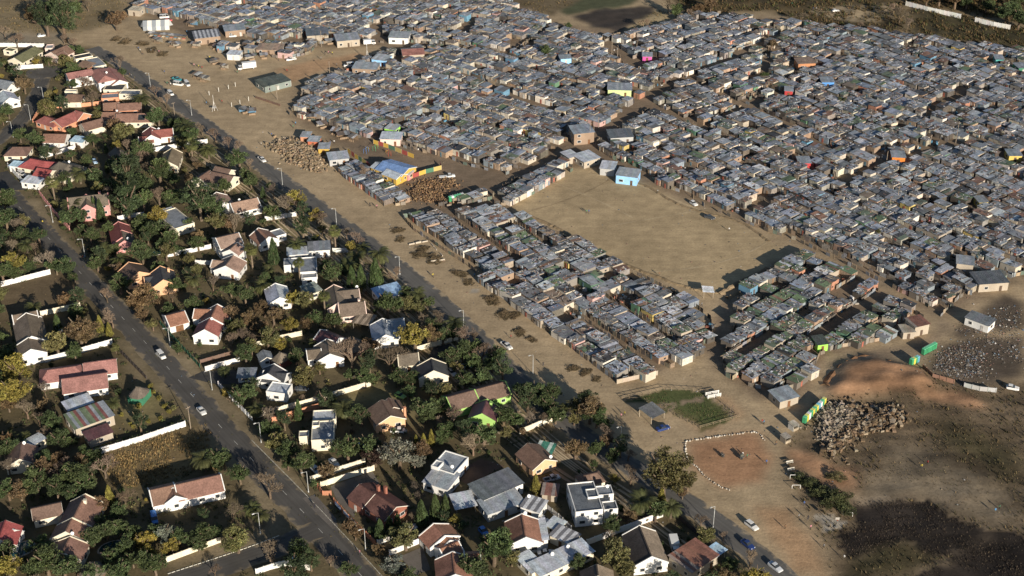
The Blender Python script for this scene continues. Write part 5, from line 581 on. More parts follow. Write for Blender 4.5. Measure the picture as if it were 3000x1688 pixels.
# ---------------------------------------------------------------- ground sheet
xs=np.concatenate([[-6000,-2500,-1000,-600],np.arange(-400,420,1.4),[600,1000,2500,6000]]); ys=np.concatenate([[-3000,-1000,-200,120,200],np.arange(250,860,1.4),[900,1100,1600,3000,9000]])
gx,gy=np.meshgrid(xs,ys); H_,W_=gx.shape
def fbm(x,y,seed,freq):
    r=np.random.RandomState(seed); out=np.zeros_like(x)
    for k in range(6):
        a=r.uniform(0,6.28,4); out+=np.sin(x*freq*math.cos(a[0])*(1+k*.6)+y*freq*math.sin(a[0])*(1+k*.6)+a[1])/(1+k*.5)
    return out/2.2
wx=gx+fbm(gx,gy,1,.25)*1.6+fbm(gx,gy,3,.8)*.8; wy=gy+fbm(gx,gy,2,.25)*1.6+fbm(gx,gy,4,.8)*.8
gc=np.zeros((H_,W_,3)); gc[:]=SOIL['base']
def polymask(poly):
    c=np.zeros(gx.shape,bool); n=len(poly); j=n-1
    for i in range(n):
        xi,yi=poly[i]; xj,yj=poly[j]
        if yi!=yj: c^=((yi>wy)!=(yj>wy))&(wx<(xj-xi)*(wy-yi)/(yj-yi)+xi)
        j=i
    return c.astype(float)
def blur(a,n):
    for _ in range(n):
        a=(np.roll(a,1,0)+np.roll(a,-1,0)+2*a)/4; a=(np.roll(a,1,1)+np.roll(a,-1,1)+2*a)/4
    return a
masks={}
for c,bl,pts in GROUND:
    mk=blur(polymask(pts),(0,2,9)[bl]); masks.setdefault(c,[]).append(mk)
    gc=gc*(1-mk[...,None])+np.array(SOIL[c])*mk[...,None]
gz=np.zeros(gx.shape)
_b=np.clip(sum(masks['waste']),0,1)[...,None]; gc=gc*(1+_b*(.28*fbm(gx,gy,21,.10)+.22*fbm(gx,gy,22,.33)+.12*fbm(gx,gy,23,1.1))[...,None]); gc=np.clip(gc,.008,1)
wm=np.clip(sum(masks['waste']),0,1)*(1-np.clip(sum(masks['concrete']),0,1)); gz+=blur(wm,6)*(.35*fbm(gx,gy,9,.12)+.2*fbm(gx,gy,8,.5))
gz+=blur(masks['redsoil'][0],4)*(2.2+.6*fbm(gx,gy,7,.3)); gz+=blur(np.clip(sum(masks['burntfar']),0,1),3)*.4*fbm(gx,gy,6,.2)
gz+=blur(masks['scrubfar'][0]+masks['scrubdark'][0],5)*(.5*fbm(gx,gy,5,.2)); gz+=blur(masks['grassland'][0],6)*.8*fbm(gx,gy,15,.06)
HZ=gz
def ground_z(x,y):
    i=int(np.searchsorted(ys,y))-1; j=int(np.searchsorted(xs,x))-1
    if not(0<=i<H_-1 and 0<=j<W_-1): return 0.
    fy=(y-ys[i])/(ys[i+1]-ys[i]); fx=(x-xs[j])/(xs[j+1]-xs[j])
    return float((gz[i,j]*(1-fx)+gz[i,j+1]*fx)*(1-fy)+(gz[i+1,j]*(1-fx)+gz[i+1,j+1]*fx)*fy)
idx=np.arange(H_*W_).reshape(H_,W_)
quads=np.stack([idx[:-1,:-1],idx[:-1,1:],idx[1:,1:],idx[1:,:-1]],-1).reshape(-1,4)
gm=mesh('ground',np.stack([gx,gy,gz],-1).reshape(-1,3).tolist(),quads.tolist(),M_GROUND,True,np.concatenate([gc.reshape(-1,3),np.ones((H_*W_,1))],1))
tag(obj('ground',gm),kind='structure')
# ---------------------------------------------------------------- roads, kerbs, markings, paving
def ribbon(name,pts,wid,z,m,jit=.0,kind='structure'):
    v=[];f=[];uv=[]; d=0
    for i,p in enumerate(pts):
        a=Vector(pts[max(i-1,0)]); b=Vector(pts[min(i+1,len(pts)-1)]); t=(b-a).normalized(); n=Vector((-t.y,t.x))
        if i: d+=math.dist(p,pts[i-1])
        for k,s in enumerate((-1,-.6,0,.6,1)):
            ww=wid/2*s+(rnd.uniform(-jit,jit) if abs(s)==1 else 0); v.append((p[0]+n.x*ww,p[1]+n.y*ww,z)); uv.append((d,s))
    for i in range(len(pts)-1):
        for k in range(4): f.append((5*i+k,5*i+5+k,5*i+6+k,5*i+1+k))
    for i,q in enumerate(f):
        f[i]=q[::-1]
    me=mesh(name,v,f,m); u=me.uv_layers.new(name='UVMap')
    for l in me.loops: u.data[l.index].uv=uv[l.vertex_index]
    return tag(obj(name,me),kind=kind)
road_lines={}
for i,(nm,wd,pts) in enumerate(ROADS):
    pl=relax(smooth_line(relax(pts,6 if i<2 else 1),3.0),12); road_lines[nm]=(wd,pl)
    ribbon(nm,pl,wd+1.2,.012+.004*i,M_ROAD if i==0 else M_STREET,.5)
wd,pl=road_lines['close_road']
cx,cy=pl[0]; v=[(cx,cy,.03)]+[(cx+8.5*math.cos(a*math.pi/12),cy+8.5*math.sin(a*math.pi/12),.03) for a in range(24)]
me=mesh('turning_circle',v,[(0,i,i%24+1) for i in range(1,25)],M_STREET); u=me.uv_layers.new(name='UVMap')
for l in me.loops: u.data[l.index].uv=(v[l.vertex_index][0],0 if l.vertex_index==0 else .8)
tag(obj('turning_circle',me),kind='structure')
mk=Acc()
wd,pl=road_lines['side_street']
lp=smooth_line(pl,1.0); d=0
for i in range(0,len(lp)-4,9):
    a,b=lp[i],lp[i+3]; ang=math.atan2(b[1]-a[1],b[0]-a[0]); mk.box((a[0]+b[0])/2,(a[1]+b[1])/2,.036,2.4,.13,.004,ang,(.45,.44,.4))
tag(mk.build('lane_markings',M_STUFF),kind='structure')
for nm,c,pts in PAVING:
    pc=dict(pave=(.13,.115,.1),asphalt=(.055,.053,.05),brickpave=(.11,.07,.05))[c]
    o=obj(nm,mesh(nm,[(x,y,.045) for x,y in pts],[tuple(range(len(pts)))],M_PAVE),color=pc); tag(o,kind='structure')
    if o.data.polygons[0].normal.z<0: o.data.flip_normals()
# kerb of the street corner: painted kerb stones, each a piece
kl=None
def kerb_row(label,pts,col,size=(.9,.16,.14),gap=1.0):
    root=tag(empty('kerb',(pts[0][0],pts[0][1],0)),kind='structure'); lp=smooth_line(pts,gap)
    for i in range(len(lp)-1):
        a,b=lp[i],lp[i+1]; obj('kerb_stone',unit(M_WALL),root,((a[0]+b[0])/2-pts[0][0],(a[1]+b[1])/2-pts[0][1],0),math.atan2(b[1]-a[1],b[0]-a[0]),size,col if i%2 else (col[0]*.8,col[1]*.8,col[2]*.78))
wd,pl=road_lines['junction_road']
def offset(pl,d):
    o=[]
    for i,p in enumerate(pl):
        a=Vector(pl[max(i-1,0)]); b=Vector(pl[min(i+1,len(pl)-1)]); t=(b-a).normalized(); o.append((p[0]-t.y*d,p[1]+t.x*d))
    return o
kerb_row('',offset(pl[3:],-(wd/2+.5)),(.6,.58,.5))
wd2,pl2=road_lines['side_street']
far=[p for p in offset(pl2,wd2/2+.5) if p[1]<340]; kerb_row('',far,(.42,.40,.34),(.9,.2,.12))
# ---------------------------------------------------------------- houses
def rot2(a): return math.cos(a),math.sin(a)
TOCAM=lambda x,y:Vector((-x,-y)).normalized()
def footprint_hit(wings,skip,x,y):
    for i,q in enumerate(wings):
        if i==skip: continue
        ty,cx,cy,an,L,Wd,ev,rg,rc=q; a=math.radians(an); dx,dy=x-cx,y-cy
        u=dx*math.cos(a)+dy*math.sin(a); v=-dx*math.sin(a)+dy*math.cos(a)
        if abs(u)<L/2+.1 and abs(v)<Wd/2+.1: return True
    return False
METAL={'zinc','zinclight','zincdark','paleblue','bluemetal','darkmetal','stripegrey','stripebrown','greenmetal','rust','patch','greentin','bluetin','sail','maroon','slate','greygreen','rustred','bluegrey'}
def vary(c,a,r=rnd): 
    k=1+r.uniform(-a,a); return (c[0]*k*(1+r.uniform(-.06,.06)),c[1]*k,c[2]*k*(1+r.uniform(-.06,.06)))
def sheet_colour(rc,k,r=rnd):
    if rc=='stripegrey': return (.42,.43,.45) if k%2 else (.14,.14,.15)
    if rc=='stripebrown': return (.30,.24,.18) if k%2 else (.14,.11,.08)
    if rc=='greenmetal': return (.05,.17,.12) if k%3 else (.42,.48,.44)
    if rc=='patch': return r.choice([(.26,.28,.30),(.17,.21,.12),(.14,.17,.10),(.22,.09,.075),(.30,.32,.34)])
    if rc=='rust': return vary(r.choice([(.2,.1,.075),(.22,.11,.08),(.26,.22,.2)]),.12,r)
    return vary(C[rc],.13,r)
def mono_roof(parent,cx,cy,a,L,Wd,z0,z1,rc,over=.35,pitch=.95):
    n=max(2,int((L+2*over)/pitch)); sw=(L+2*over)/n; t=math.atan2(z1-z0,Wd)
    sgn=-1                                                    # the low edge faces the viewer side of the ridge line
    for k in range(n):
        u=-L/2-over+sw*(k+.5); x=cx+u*math.cos(a); y=cy+u*math.sin(a)
        obj('roof_sheet',corr(M_TIN),parent,(x,y,(z0+z1)/2+.08+.012*(k%2)),a,(sw*1.05,Wd+2*over,1),sheet_colour(rc,k),tilt=(t,0))
def window(parent,x,y,z,a,w,h,door=False):
    # a: direction along the wall; the outward normal is a-90 degrees
    if door:
        d=obj('door',unit(M_WOOD),parent,(x,y,z),a,(w,.10,h),rnd.choice([(.16,.08,.04),(.45,.43,.4),(.10,.07,.05)])); return
    f=obj('window',unit(M_WALL),parent,(x,y,z),a,(w,.12,h),(.62,.6,.56))
    obj('pane',unit(M_GLASS),f,(0,-.06,.08),0,(.84,1.1,.84))
GARAGE={'white garage with orange tiled roof and open door'}
def house(lab,roof,wall,par,wings,cat='house',name='house',group=None):
    ox=sum(q[1] for q in wings)/len(wings); oy=sum(q[2] for q in wings)/len(wings)
    root=tag(empty(name,(ox,oy,0)),lab,cat,group); wc=C[wall]
    had_door=False
    for i,(ty,cx,cy,an,L,Wd,ev,rg,rc) in enumerate(wings):
        a=math.radians(an); lx,ly=cx-ox,cy-oy; ca,sa=rot2(a); rcol=C.get(rc,(.2,.2,.2)); rm=M_TIN if rc in METAL else M_TILE
        T=lambda u,v,z:(lx+u*ca-v*sa,ly+u*sa+v*ca,z)
        Wd+=.012*i; dz=.004*i                                            # wings never share a plane
        if ty=='g':
            p=[T(s*L/2,t*Wd/2,0) for s,t in ((-1,-1),(1,-1),(1,1),(-1,1))]+[T(s*L/2,t*Wd/2,ev) for s,t in ((-1,-1),(1,-1),(1,1),(-1,1))]+[T(-L/2,0,rg),T(L/2,0,rg)]
            obj('wall',mesh('wall',p,[(0,1,5,4),(2,3,7,6),(1,2,6,9,5),(3,0,4,8,7)],M_WALL),root,color=wc)
            sl=(rg-ev)/(Wd/2); ov=.35; oe=-.02 if par else .3; th=.14
            for s in (-1,1):
                q=[(-L/2-oe,0,rg+.05+dz),(L/2+oe,0,rg+.05+dz),(L/2+oe,s*(Wd/2+ov),ev-sl*ov+.05+dz),(-L/2-oe,s*(Wd/2+ov),ev-sl*ov+.05+dz)]
                vv=[T(*k) for k in q]+[T(k[0],k[1],k[2]+th) for k in q]
                fs=BOXF if s<0 else BOXF
                cc=vary(rcol,.05)
                if rc=='darktile' and s>0: cc=(.24,.19,.14)
                obj('roof_slope',mesh('roof_slope',vv,fs,rm),root,color=cc)
            obj('ridge_cap',unit(rm),root,T(0,0,rg+.12+dz),a,(L+2*max(oe,0),.36,.12),tuple(k*.8 for k in rcol))
            if par:
                for s in (-1,1):
                    x0=s*(L/2+.04); pts=[]
                    for x in (x0-.14,x0+.14):
                        pts+=[T(x,-Wd/2-.15,ev-.2),T(x,0,rg+.02),T(x,Wd/2+.15,ev-.2),T(x,Wd/2+.15,ev+.28),T(x,0,rg+.42),T(x,-Wd/2-.15,ev+.28)]
                    obj('gable_parapet',mesh('gable_parapet',pts,[(0,1,4,5),(1,2,3,4),(6,11,10,7),(7,10,9,8),(0,5,11,6),(5,4,10,11),(4,3,9,10),(3,2,8,9),(1,0,6,7),(2,1,7,8)],M_WALL),root,color=tuple(min(.8,k*1.05) for k in wc))
            else:
                for s in (-1,1):
                    x0=s*(L/2+.26); pts=[]
                    for x in (x0,x0+.06*s): pts+=[T(x,-Wd/2-.3,ev-.25),T(x,0,rg-.02),T(x,Wd/2+.3,ev-.25),T(x,Wd/2+.3,ev+.02),T(x,0,rg+.2),T(x,-Wd/2-.3,ev+.02)]
                    obj('barge_board',mesh('barge_board',pts,[(0,1,4,5),(1,2,3,4),(6,11,10,7),(7,10,9,8),(5,4,10,11),(4,3,9,10)],M_WALL),root,color=(.6,.57,.5))
        elif ty=='h':
            p=boxv(-L/2-Wd*.32,L/2+Wd*.32,-Wd/2+.2,Wd/2-.2,0,ev); obj('wall',mesh('wall',[T(*k) for k in p],BOXF[2:],M_WALL),root,color=wc)
            X=L/2+Wd*.36; Y=Wd/2+.25; ez=ev-.12
            n=12 if rc=='thatch' else 4
            if n==4: base=[(-X,-Y),(X,-Y),(X,Y),(-X,Y)]
            else: base=[(X*math.copysign(abs(math.cos(t))**.6,math.cos(t)),Y*math.copysign(abs(math.sin(t))**.6,math.sin(t))) for t in [math.pi*2*(k+.5)/n for k in range(n)]]
            v=[T(x,y,ez) for x,y in base]+[T(x,y,ez+.14) for x,y in base]+[T(-L/2,0,rg),T(L/2,0,rg)]
            f=[tuple(range(n-1,-1,-1))]+[(k,(k+1)%n,n+(k+1)%n,n+k) for k in range(n)]
            for k in range(n):
                x1=base[k][0];x2=base[(k+1)%n][0]; A=2*n+(1 if x1>0 else 0); B=2*n+(1 if x2>0 else 0)
                f.append((n+k,n+(k+1)%n,B,A) if A!=B else (n+k,n+(k+1)%n,A))
            obj('roof',mesh('roof',v,f,rm),root,color=vary(rcol,.04))
            obj('ridge_cap',unit(rm),root,T(0,0,rg-.08),a,(L+.5,.4,.14),tuple(k*.8 for k in rcol))
        elif ty=='f':
            p=boxv(-L/2,L/2,-Wd/2,Wd/2,0,ev-.35); obj('wall',mesh('wall',[T(*k) for k in p],BOXF[2:],M_WALL),root,color=wc)
            obj('roof',unit(rm),root,T(0,0,ev-.36+dz),a,(L-.3,Wd-.3,.1),rcol)
            for (u,v,l,w_) in ((0,Wd/2-.09,L+.04,.22),(0,-Wd/2+.09,L+.04,.22),(L/2-.09,0,.22,Wd-.4),(-L/2+.09,0,.22,Wd-.4)):
                obj('parapet',unit(M_WALL),root,T(u,v,ev-.35),a,(l,w_,.4+dz),tuple(min(.8,k*1.03) for k in wc))
        elif ty in 'mk':
            if ty=='m':
                p=[T(s*L/2,t*Wd/2,0) for s,t in ((-1,-1),(1,-1),(1,1),(-1,1))]+[T(-L/2,-Wd/2,ev),T(L/2,-Wd/2,ev),T(L/2,Wd/2,rg),T(-L/2,Wd/2,rg)]
                obj('wall',mesh('wall',p,BOXF[2:],M_WALL),root,color=wc)
            else:
                for s in (-1,1):
                    for t in (-1,1): obj('post',cyl(M_WOOD,6),root,T(s*(L/2-.2),t*(Wd/2-.2),0),0,(.07,.07,ev+.1),(.3,.27,.23))
            mono_roof(root,lx,ly,a,L,Wd,ev,rg,rc,pitch=.95 if rc not in('darkmetal','bluemetal') else 1.3)
        # openings on the walls that are not inside another wing
        if ty in 'ghmf' and Wd>3.2 and not(ty=='h' and rc=='thatch' and L<3):
            Lw=L+ (Wd*.64 if ty=='h' else 0); Ww=Wd-(.4 if ty=='h' else 0)
            for side,(ln,off,ang) in enumerate(((Lw,Ww/2,0),(Ww,Lw/2,90),(Lw,Ww/2,180),(Ww,Lw/2,270))):
                th=a+math.radians(ang); nx,ny=math.sin(th),-math.cos(th)
                if nx*-cx+ny*-cy< -60: continue
                if ln<2.6: continue
                n=max(1,int(ln/3.6)); 
                for k in range(n):
                    u=-ln/2+ln*(k+.5)/n; x=lx+nx*(off+.03)+u*math.cos(th); y=ly+ny*(off+.03)+u*math.sin(th)
                    if footprint_hit(wings,i,x+ox+nx*.3,y+oy+ny*.3): continue
                    if lab in GARAGE and side in (0,2): window(root,x,y,0,th,2.6,2.2,True); continue
                    if not had_door and k==n//2: window(root,x,y,0,th,.95,2.05,True); had_door=True; continue
                    for lv in ((0,1) if ev>4.2 else (0,)):
                        window(root,x,y,.95+lv*2.6,th,rnd.choice([1.1,1.4,1.8]),1.15)
    return root
hs=[]
for lab,roof,wall,par,wings in HOUSES:
    cat='house'; nm='house'
    for k,(c_,n_) in dict(gazebo=('gazebo','garden_gazebo'),lapa=('lapa','thatched_lapa'),carport=('carport','carport'),pavilion=('pavilion','garden_pavilion'),shed=('shed','garden_shed'),sheds=('shed','metal_sheds'),garage=('garage','garage'),outbuilding=('outbuilding','outbuilding'),canopy=('canopy','shade_canopy'),hall=('hall','hall'),storeroom=('storeroom','storeroom'),annexe=('annexe','annexe')).items():
        if k in lab.split()[:6]: cat,nm=c_,n_; break
    hs.append(house(lab.replace('cut by the picture edge','beside a white garden gazebo'),roof,wall,par,wings,cat,nm))
def find(lab): return next(h for h in hs if lab in h['label'])
def add_part(h,name,me,x,y,z,rot=0,scale=None,color=None,tilt=None): return obj(name,me,h,(x-h.location.x,y-h.location.y,z),rot,scale,color,tilt)
def wing_point(lab,i,u,v): 
    h=next(q for q in HOUSES if lab in q[0]); ty,cx,cy,an,L,Wd,ev,rg,rc=h[4][i]; a=math.radians(an); return cx+u*L*math.cos(a)-v*Wd*math.sin(a),cy+u*L*math.sin(a)+v*Wd*math.cos(a),(ev if ty in 'fm' else rg-(rg-ev)*abs(v)*2),a
def chimney(lab,i,u,v,col,h=1.8,w=.7):
    x,y,z,a=wing_point(lab,i,u,v); hh=find(lab); s=add_part(hh,'chimney',unit(M_WALL),x,y,z-.6,a,(w,w,h+.6),col); add_part(hh,'chimney_cap',unit(M_WALL),x,y,z+h,a,(w+.2,w+.2,.15),tuple(k*.8 for k in col))
for lab,i,u,v,c,h in (('dark red brick house',0,.35,.25,'brick',2),('dark red brick house',1,-.3,.35,'brick',2.4),('brick chimney',0,.3,.55,'orange',3),('charcoal roof and broad gable',0,-.3,.3,'peach',1.5),('lime green gable',0,-.3,.2,'lime',1.2),('two-storey pink',0,.3,.1,'pink',1.2),('large brick brown',0,-.2,.1,'cream',1.2),('brown roofed house with pale pink',2,.3,.1,'palepink',1.2)): chimney(lab,i,u,v,C[c],h)
def dish(lab,i,u,v):
    x,y,z,a=wing_point(lab,i,u,v); add_part(find(lab),'satellite_dish',dome(M_WALL,.3),x,y,z+.9,0,(.5,.5,.5),(.8,.8,.78),tilt=(math.radians(60),0)); add_part(find(lab),'dish_mast',cyl(M_TIN,6),x,y,z-.2,0,(.04,.04,1.1),(.4,.4,.4))
for lab,i,u,v in (('two-storey white house with pinkish',1,.2,.2),('grey-brown hipped thatch',0,.1,.2),('dark solar panels',0,.3,.3),('red roofed house with white gable',1,-.2,.3),('pink walled house with dark',1,.3,.2),('white gabled house with orange',1,-.4,.1),('large brick brown',1,.5,.2),('brown tiled house beside zinc',0,-.4,.1),('grey roofed white house with two',0,.2,.4),('brown tiled peach house by',0,.45,.3),('beige flat roofed',0,.4,.3),('white house with grey metal',0,.3,.3),('two-storey white house with dark',1,.2,.1),('L-shaped pale',0,-.1,.3),('L-shaped pale',0,.2,.3),('white outbuilding with striped',0,-.4,.3),('pale pink walls',1,.45,.3),('white house with orange tiles',0,-.5,.1),('tan tiled white house',1,-.1,.3)): dish(lab,i,u,v)
h=find('dark solar panels'); x,y,z,a=wing_point('dark solar panels',1,.25,-.22)
ty,cx,cy,an,L,Wd,ev,rg,rc=next(q for q in HOUSES if 'dark solar' in q[0])[4][1]; tl=math.atan2(rg-ev,Wd/2)
for k in range(4):
    for j in (-1,0,1):
        xx,yy,zz,a=wing_point('dark solar panels',1,.15+.04*k,(-.25+.11*j)*(1 if math.cos(math.radians(an))>0 else -1)); s_=(1 if math.cos(math.radians(an))>0 else -1)
        add_part(h,'solar_panel',unit(M_GLASS),xx,yy,zz+.28,a,(1.0,.95,.05),None,tilt=(s_*tl,0))
# settlement buildings
spec_boxes=[]
for lab,roof,wall,par,wings in SPECIALS:
    house(lab,roof,wall,par,wings,'shack' if 'shack' in lab or 'hut' in lab else 'kiosk' if 'kiosk' in lab else 'building','painted_shack' if 'shack' in lab else 'kiosk' if 'kiosk' in lab else 'tin_hut' if 'hut' in lab else 'settlement_building')
    for w_ in wings: spec_boxes.append((w_[1],w_[2],max(w_[4],w_[5])/2+1.0,math.radians(w_[3]),w_[4]/2+.8,w_[5]/2+.8))
def hits_special(x,y,m=0):
    for cx,cy,r,a,hl,hw in spec_boxes:
        dx,dy=x-cx,y-cy
        if abs(dx)<r+8 and abs(dy)<r+8:
            u=dx*math.cos(a)+dy*math.sin(a); v=-dx*math.sin(a)+dy*math.cos(a)
            if abs(u)<hl+m and abs(v)<hw+m: return True
    return False
# ---------------------------------------------------------------- boundary walls: panels between posts
for lab,c,ht,pts in WALLS:
    fence='fence' in lab; nm='fence' if fence else 'garden_wall'; col=C[c]
    ox,oy=pts[0]; root=tag(empty(nm,(ox,oy,0)),lab,'fence' if fence else 'wall')
    for i in range(len(pts)-1):
        a,b=pts[i],pts[i+1]; L=math.dist(a,b); n=max(1,round(L/2.2)); ang=math.atan2(b[1]-a[1],b[0]-a[0])
        for k in range(n):
            t=(k+.5)/n; x,y=a[0]+(b[0]-a[0])*t-ox,a[1]+(b[1]-a[1])*t-oy
            obj('wall_panel',unit(M_WALL),root,(x,y,0),ang,(L/n-.2,.1 if fence else .2,ht*rnd.uniform(.97,1.0)),vary(col,.05))
            x,y=a[0]+(b[0]-a[0])*k/n-ox,a[1]+(b[1]-a[1])*k/n-oy
            obj('post',unit(M_WALL),root,(x,y,0),ang,(.24,.28,ht+.1),vary(col,.04))
    obj('post',unit(M_WALL),root,(pts[-1][0]-ox,pts[-1][1]-oy,0),ang,(.24,.28,ht+.1),col)
# ---------------------------------------------------------------- trees
def tube(v,f,p,q,r0,r1,n=5):
    d=(Vector(q)-Vector(p)); 
    if d.length<1e-5: return
    d.normalize(); s=d.orthogonal().normalized(); t=d.cross(s); b=len(v)
    for P_,r in ((p,r0),(q,r1)):
        for i in range(n):
            a=2*math.pi*i/n; w_=Vector(P_)+s*math.cos(a)*r+t*math.sin(a)*r; v.append(tuple(w_))
    for i in range(n): f.append((b+i,b+(i+1)%n,b+n+(i+1)%n,b+n+i))
def rdir(r):
    while True:
        d=Vector((r.uniform(-1,1),r.uniform(-1,1),r.uniform(-1,1)))
        if .05<d.length<1: return d.normalized()
def leaf(v,f,c,p,size,r,shade,up=.35):
    n=(rdir(r)+Vector((0,0,up))).normalized(); s=n.orthogonal().normalized(); t=n.cross(s); a=r.uniform(0,6.28); s,t=s*math.cos(a)+t*math.sin(a),t*math.cos(a)-s*math.sin(a)
    b=len(v); w_=size*r.uniform(.35,.7); l=size*r.uniform(.8,1.3)
    for q in (p-s*l,p-t*w_,p+s*l,p+t*w_): v.append(tuple(q))
    f.append((b,b+1,b+2,b+3)); k=shade*r.uniform(.75,1.3); c+=[(k*r.uniform(.9,1.1),k,k*r.uniform(.85,1.1),1)]*4
def crown_round(seed,n=4200,zr=.85,lobes=16,size=.058,spread=.66,lr=(.22,.44)):
    r=random.Random(seed); v=[];f=[];c=[]; L=[]
    off=Vector((r.uniform(-.14,.14),r.uniform(-.14,.14),0))
    for _ in range(lobes):
        d=rdir(r); k=spread*r.uniform(.45,1.12); L.append((Vector((d.x*k,d.y*k,d.z*k*zr))+off,r.uniform(*lr),r.uniform(.6,1.4),Vector((r.uniform(.8,1.25),r.uniform(.8,1.25),r.uniform(.55,.9)))))
    L.append((Vector((0,0,-.1)),.48,.8,Vector((1,1,.8))))
    tot=sum(q[1]**2 for q in L); so=Vector((seed*3.1,seed*1.7,0))
    for p,rr,sh,sq in L:
        for _ in range(int(1.35*n*rr*rr/tot)):
            d=rdir(r); q=p+Vector((d.x*sq.x,d.y*sq.y,d.z*sq.z))*rr*r.uniform(.6,1.12)
            if mnoise.noise(q*3.2+so)<-.16: continue              # gaps in the foliage
            leaf(v,f,c,q,size*r.uniform(.7,1.3),r,sh*(1+.5*mnoise.noise(q*5+so)))
    return mesh('crown',v,f,M_LEAF,col=c)
def crown_cone(seed,n=3400):
    r=random.Random(seed); v=[];f=[];c=[]
    for _ in range(n):
        h=r.random()**.8; a=r.uniform(0,6.28); rad=(1-h)**.62*min(1,.45+h*5)*(1+.16*math.sin(a*5+h*9))*r.uniform(.72,1.08)
        leaf(v,f,c,Vector((rad*math.cos(a),rad*math.sin(a),h)),.058,r,1+.25*math.sin(a*3+h*14),.1)
    for i in range(len(v)): v[i]=(v[i][0],v[i][1],v[i][2])
    return mesh('crown',v,f,M_LEAF,col=c)
def bare(seed,depth=6):
    r=random.Random(seed); v=[];f=[]; tv=[];tf=[]
    def grow(p,d,l,rad,k):
        q=p+d*l; (tube(tv,tf,p,q,rad,rad*.75,5) if k>=depth-1 else tube(v,f,p,q,rad,rad*.75,3))
        if k==0: return
        for _ in range(3):
            dd=(d*.8+rdir(r)*.62+Vector((0,0,.2))).normalized(); grow(q,dd,l*r.uniform(.66,.88),max(rad*.62,.006),k-1)
    grow(Vector((0,0,0)),Vector((0,0,1)),.36,.06,depth)
    zs=max(abs(q[0]) for q in v); zm=max(q[2] for q in v)
    sc=lambda L:[(x/zs,y/zs,z*1.75/zm) for x,y,z in L]
    return mesh('trunk',sc(tv),tf,M_BARK),mesh('branches',sc(v),f,M_BARK)
def trunk_mesh(seed):
    r=random.Random(seed); v=[];f=[]
    tube(v,f,(0,0,0),(.03,.02,.45),.11,.085,7); tube(v,f,(.03,.02,.45),(0,.02,.9),.085,.06,6)
    for k in range(6):
        a=k*1.05+r.uniform(-.2,.2); tube(v,f,(.02,.02,.45+.06*k),(.55*math.cos(a),.55*math.sin(a),.95+.08*k),.05,.02,5)
    return mesh('trunk',v,f,M_BARK)
def palm(seed,feather,nf):
    r=random.Random(seed); v=[];f=[];c=[]
    for i in range(nf):
        a=i*2.399+r.uniform(-.1,.1); el=r.uniform(-.55,1.25) if feather else r.uniform(-1.1,1.2); L=r.uniform(.85,1.1); p=Vector((0,0,0)); prev=None
        seg=9; sh=r.uniform(.6,1.3)*(1 if el>-.3 else .8)
        dirh=Vector((math.cos(a),math.sin(a),0)); side=Vector((-math.sin(a),math.cos(a),0)); e=el
        if not feather:
            q=dirh*math.cos(el)*.45+Vector((0,0,math.sin(el)*.45)); tube(v,f,p,q,.012,.01,3); c+=[(sh,sh,sh*.8,1)]*6
            for k in range(9):
                t=(k-4)/4*1.2; dd=(dirh*math.cos(el)+Vector((0,0,math.sin(el)))).normalized(); dd=(dd*math.cos(t)+side*math.sin(t)).normalized(); tip=q+dd*.55*L+Vector((0,0,-.13)); b=len(v)
                w_=dd.cross(Vector((0,0,1)))*.05; v+=[tuple(q),tuple(q+dd*.3+w_),tuple(tip),tuple(q+dd*.3-w_)]; f.append((b,b+1,b+2,b+3)); c+=[(sh*r.uniform(.8,1.2),)*3+(1,)]*4
            continue
        for k in range(seg):
            d=dirh*math.cos(e)+Vector((0,0,math.sin(e))); q=p+d*L/seg; e-=.17
            for s in (-1,1):
                for j in range(3):
                    o=p+(q-p)*(j/3); ll=.24*math.sin(math.pi*(.12+.86*(k+j/3)/seg)); tip=o+side*s*ll+d*.12+Vector((0,0,-.05)); b=len(v)
                    v+=[tuple(o),tuple(o+d*.035),tuple(tip)]; f.append((b,b+1,b+2)); kk=sh*r.uniform(.75,1.25); c+=[(kk,kk,kk,1)]*3
            p=q
    return mesh('crown',v,f,M_LEAF,col=c)
CR=[crown_round(s) for s in (1,2,3,4)]; CRO=[crown_round(s,3800,.8,20,.052,.72,(.18,.34)) for s in (5,6,7)]; CRT=[crown_round(s,4600,1.35,22,.05,.72,(.2,.36)) for s in (8,9)]
CRS=[crown_round(s,1500,.85,9,.095) for s in (21,22,23)]; CRW=[crown_round(s,6000,.75,34,.04,.76,(.15,.3)) for s in (31,)]
CONE=[crown_cone(s) for s in (1,2,3)]; BARE=[bare(s) for s in (3,4,5,6)]; TR=[trunk_mesh(s) for s in (1,2,3)]
PALMQ=[palm(s,True,46) for s in (1,2)]; PALMP=[palm(s,False,44) for s in (3,4)]
LEAFC=dict(e=(.050,.068,.026),E=(.038,.054,.024),o=(.105,.098,.038),y=(.18,.145,.034),r=(.115,.078,.042),R=(.05,.028,.022),g=(.135,.14,.115),C=(.042,.062,.022),Y=(.15,.13,.03),p=(.10,.105,.035),q=(.062,.068,.024),h=(.075,.066,.026),L=(.055,.062,.025),l=(.10,.085,.04))
BARKC=(.13,.095,.065); TWIGC=(.165,.125,.09)
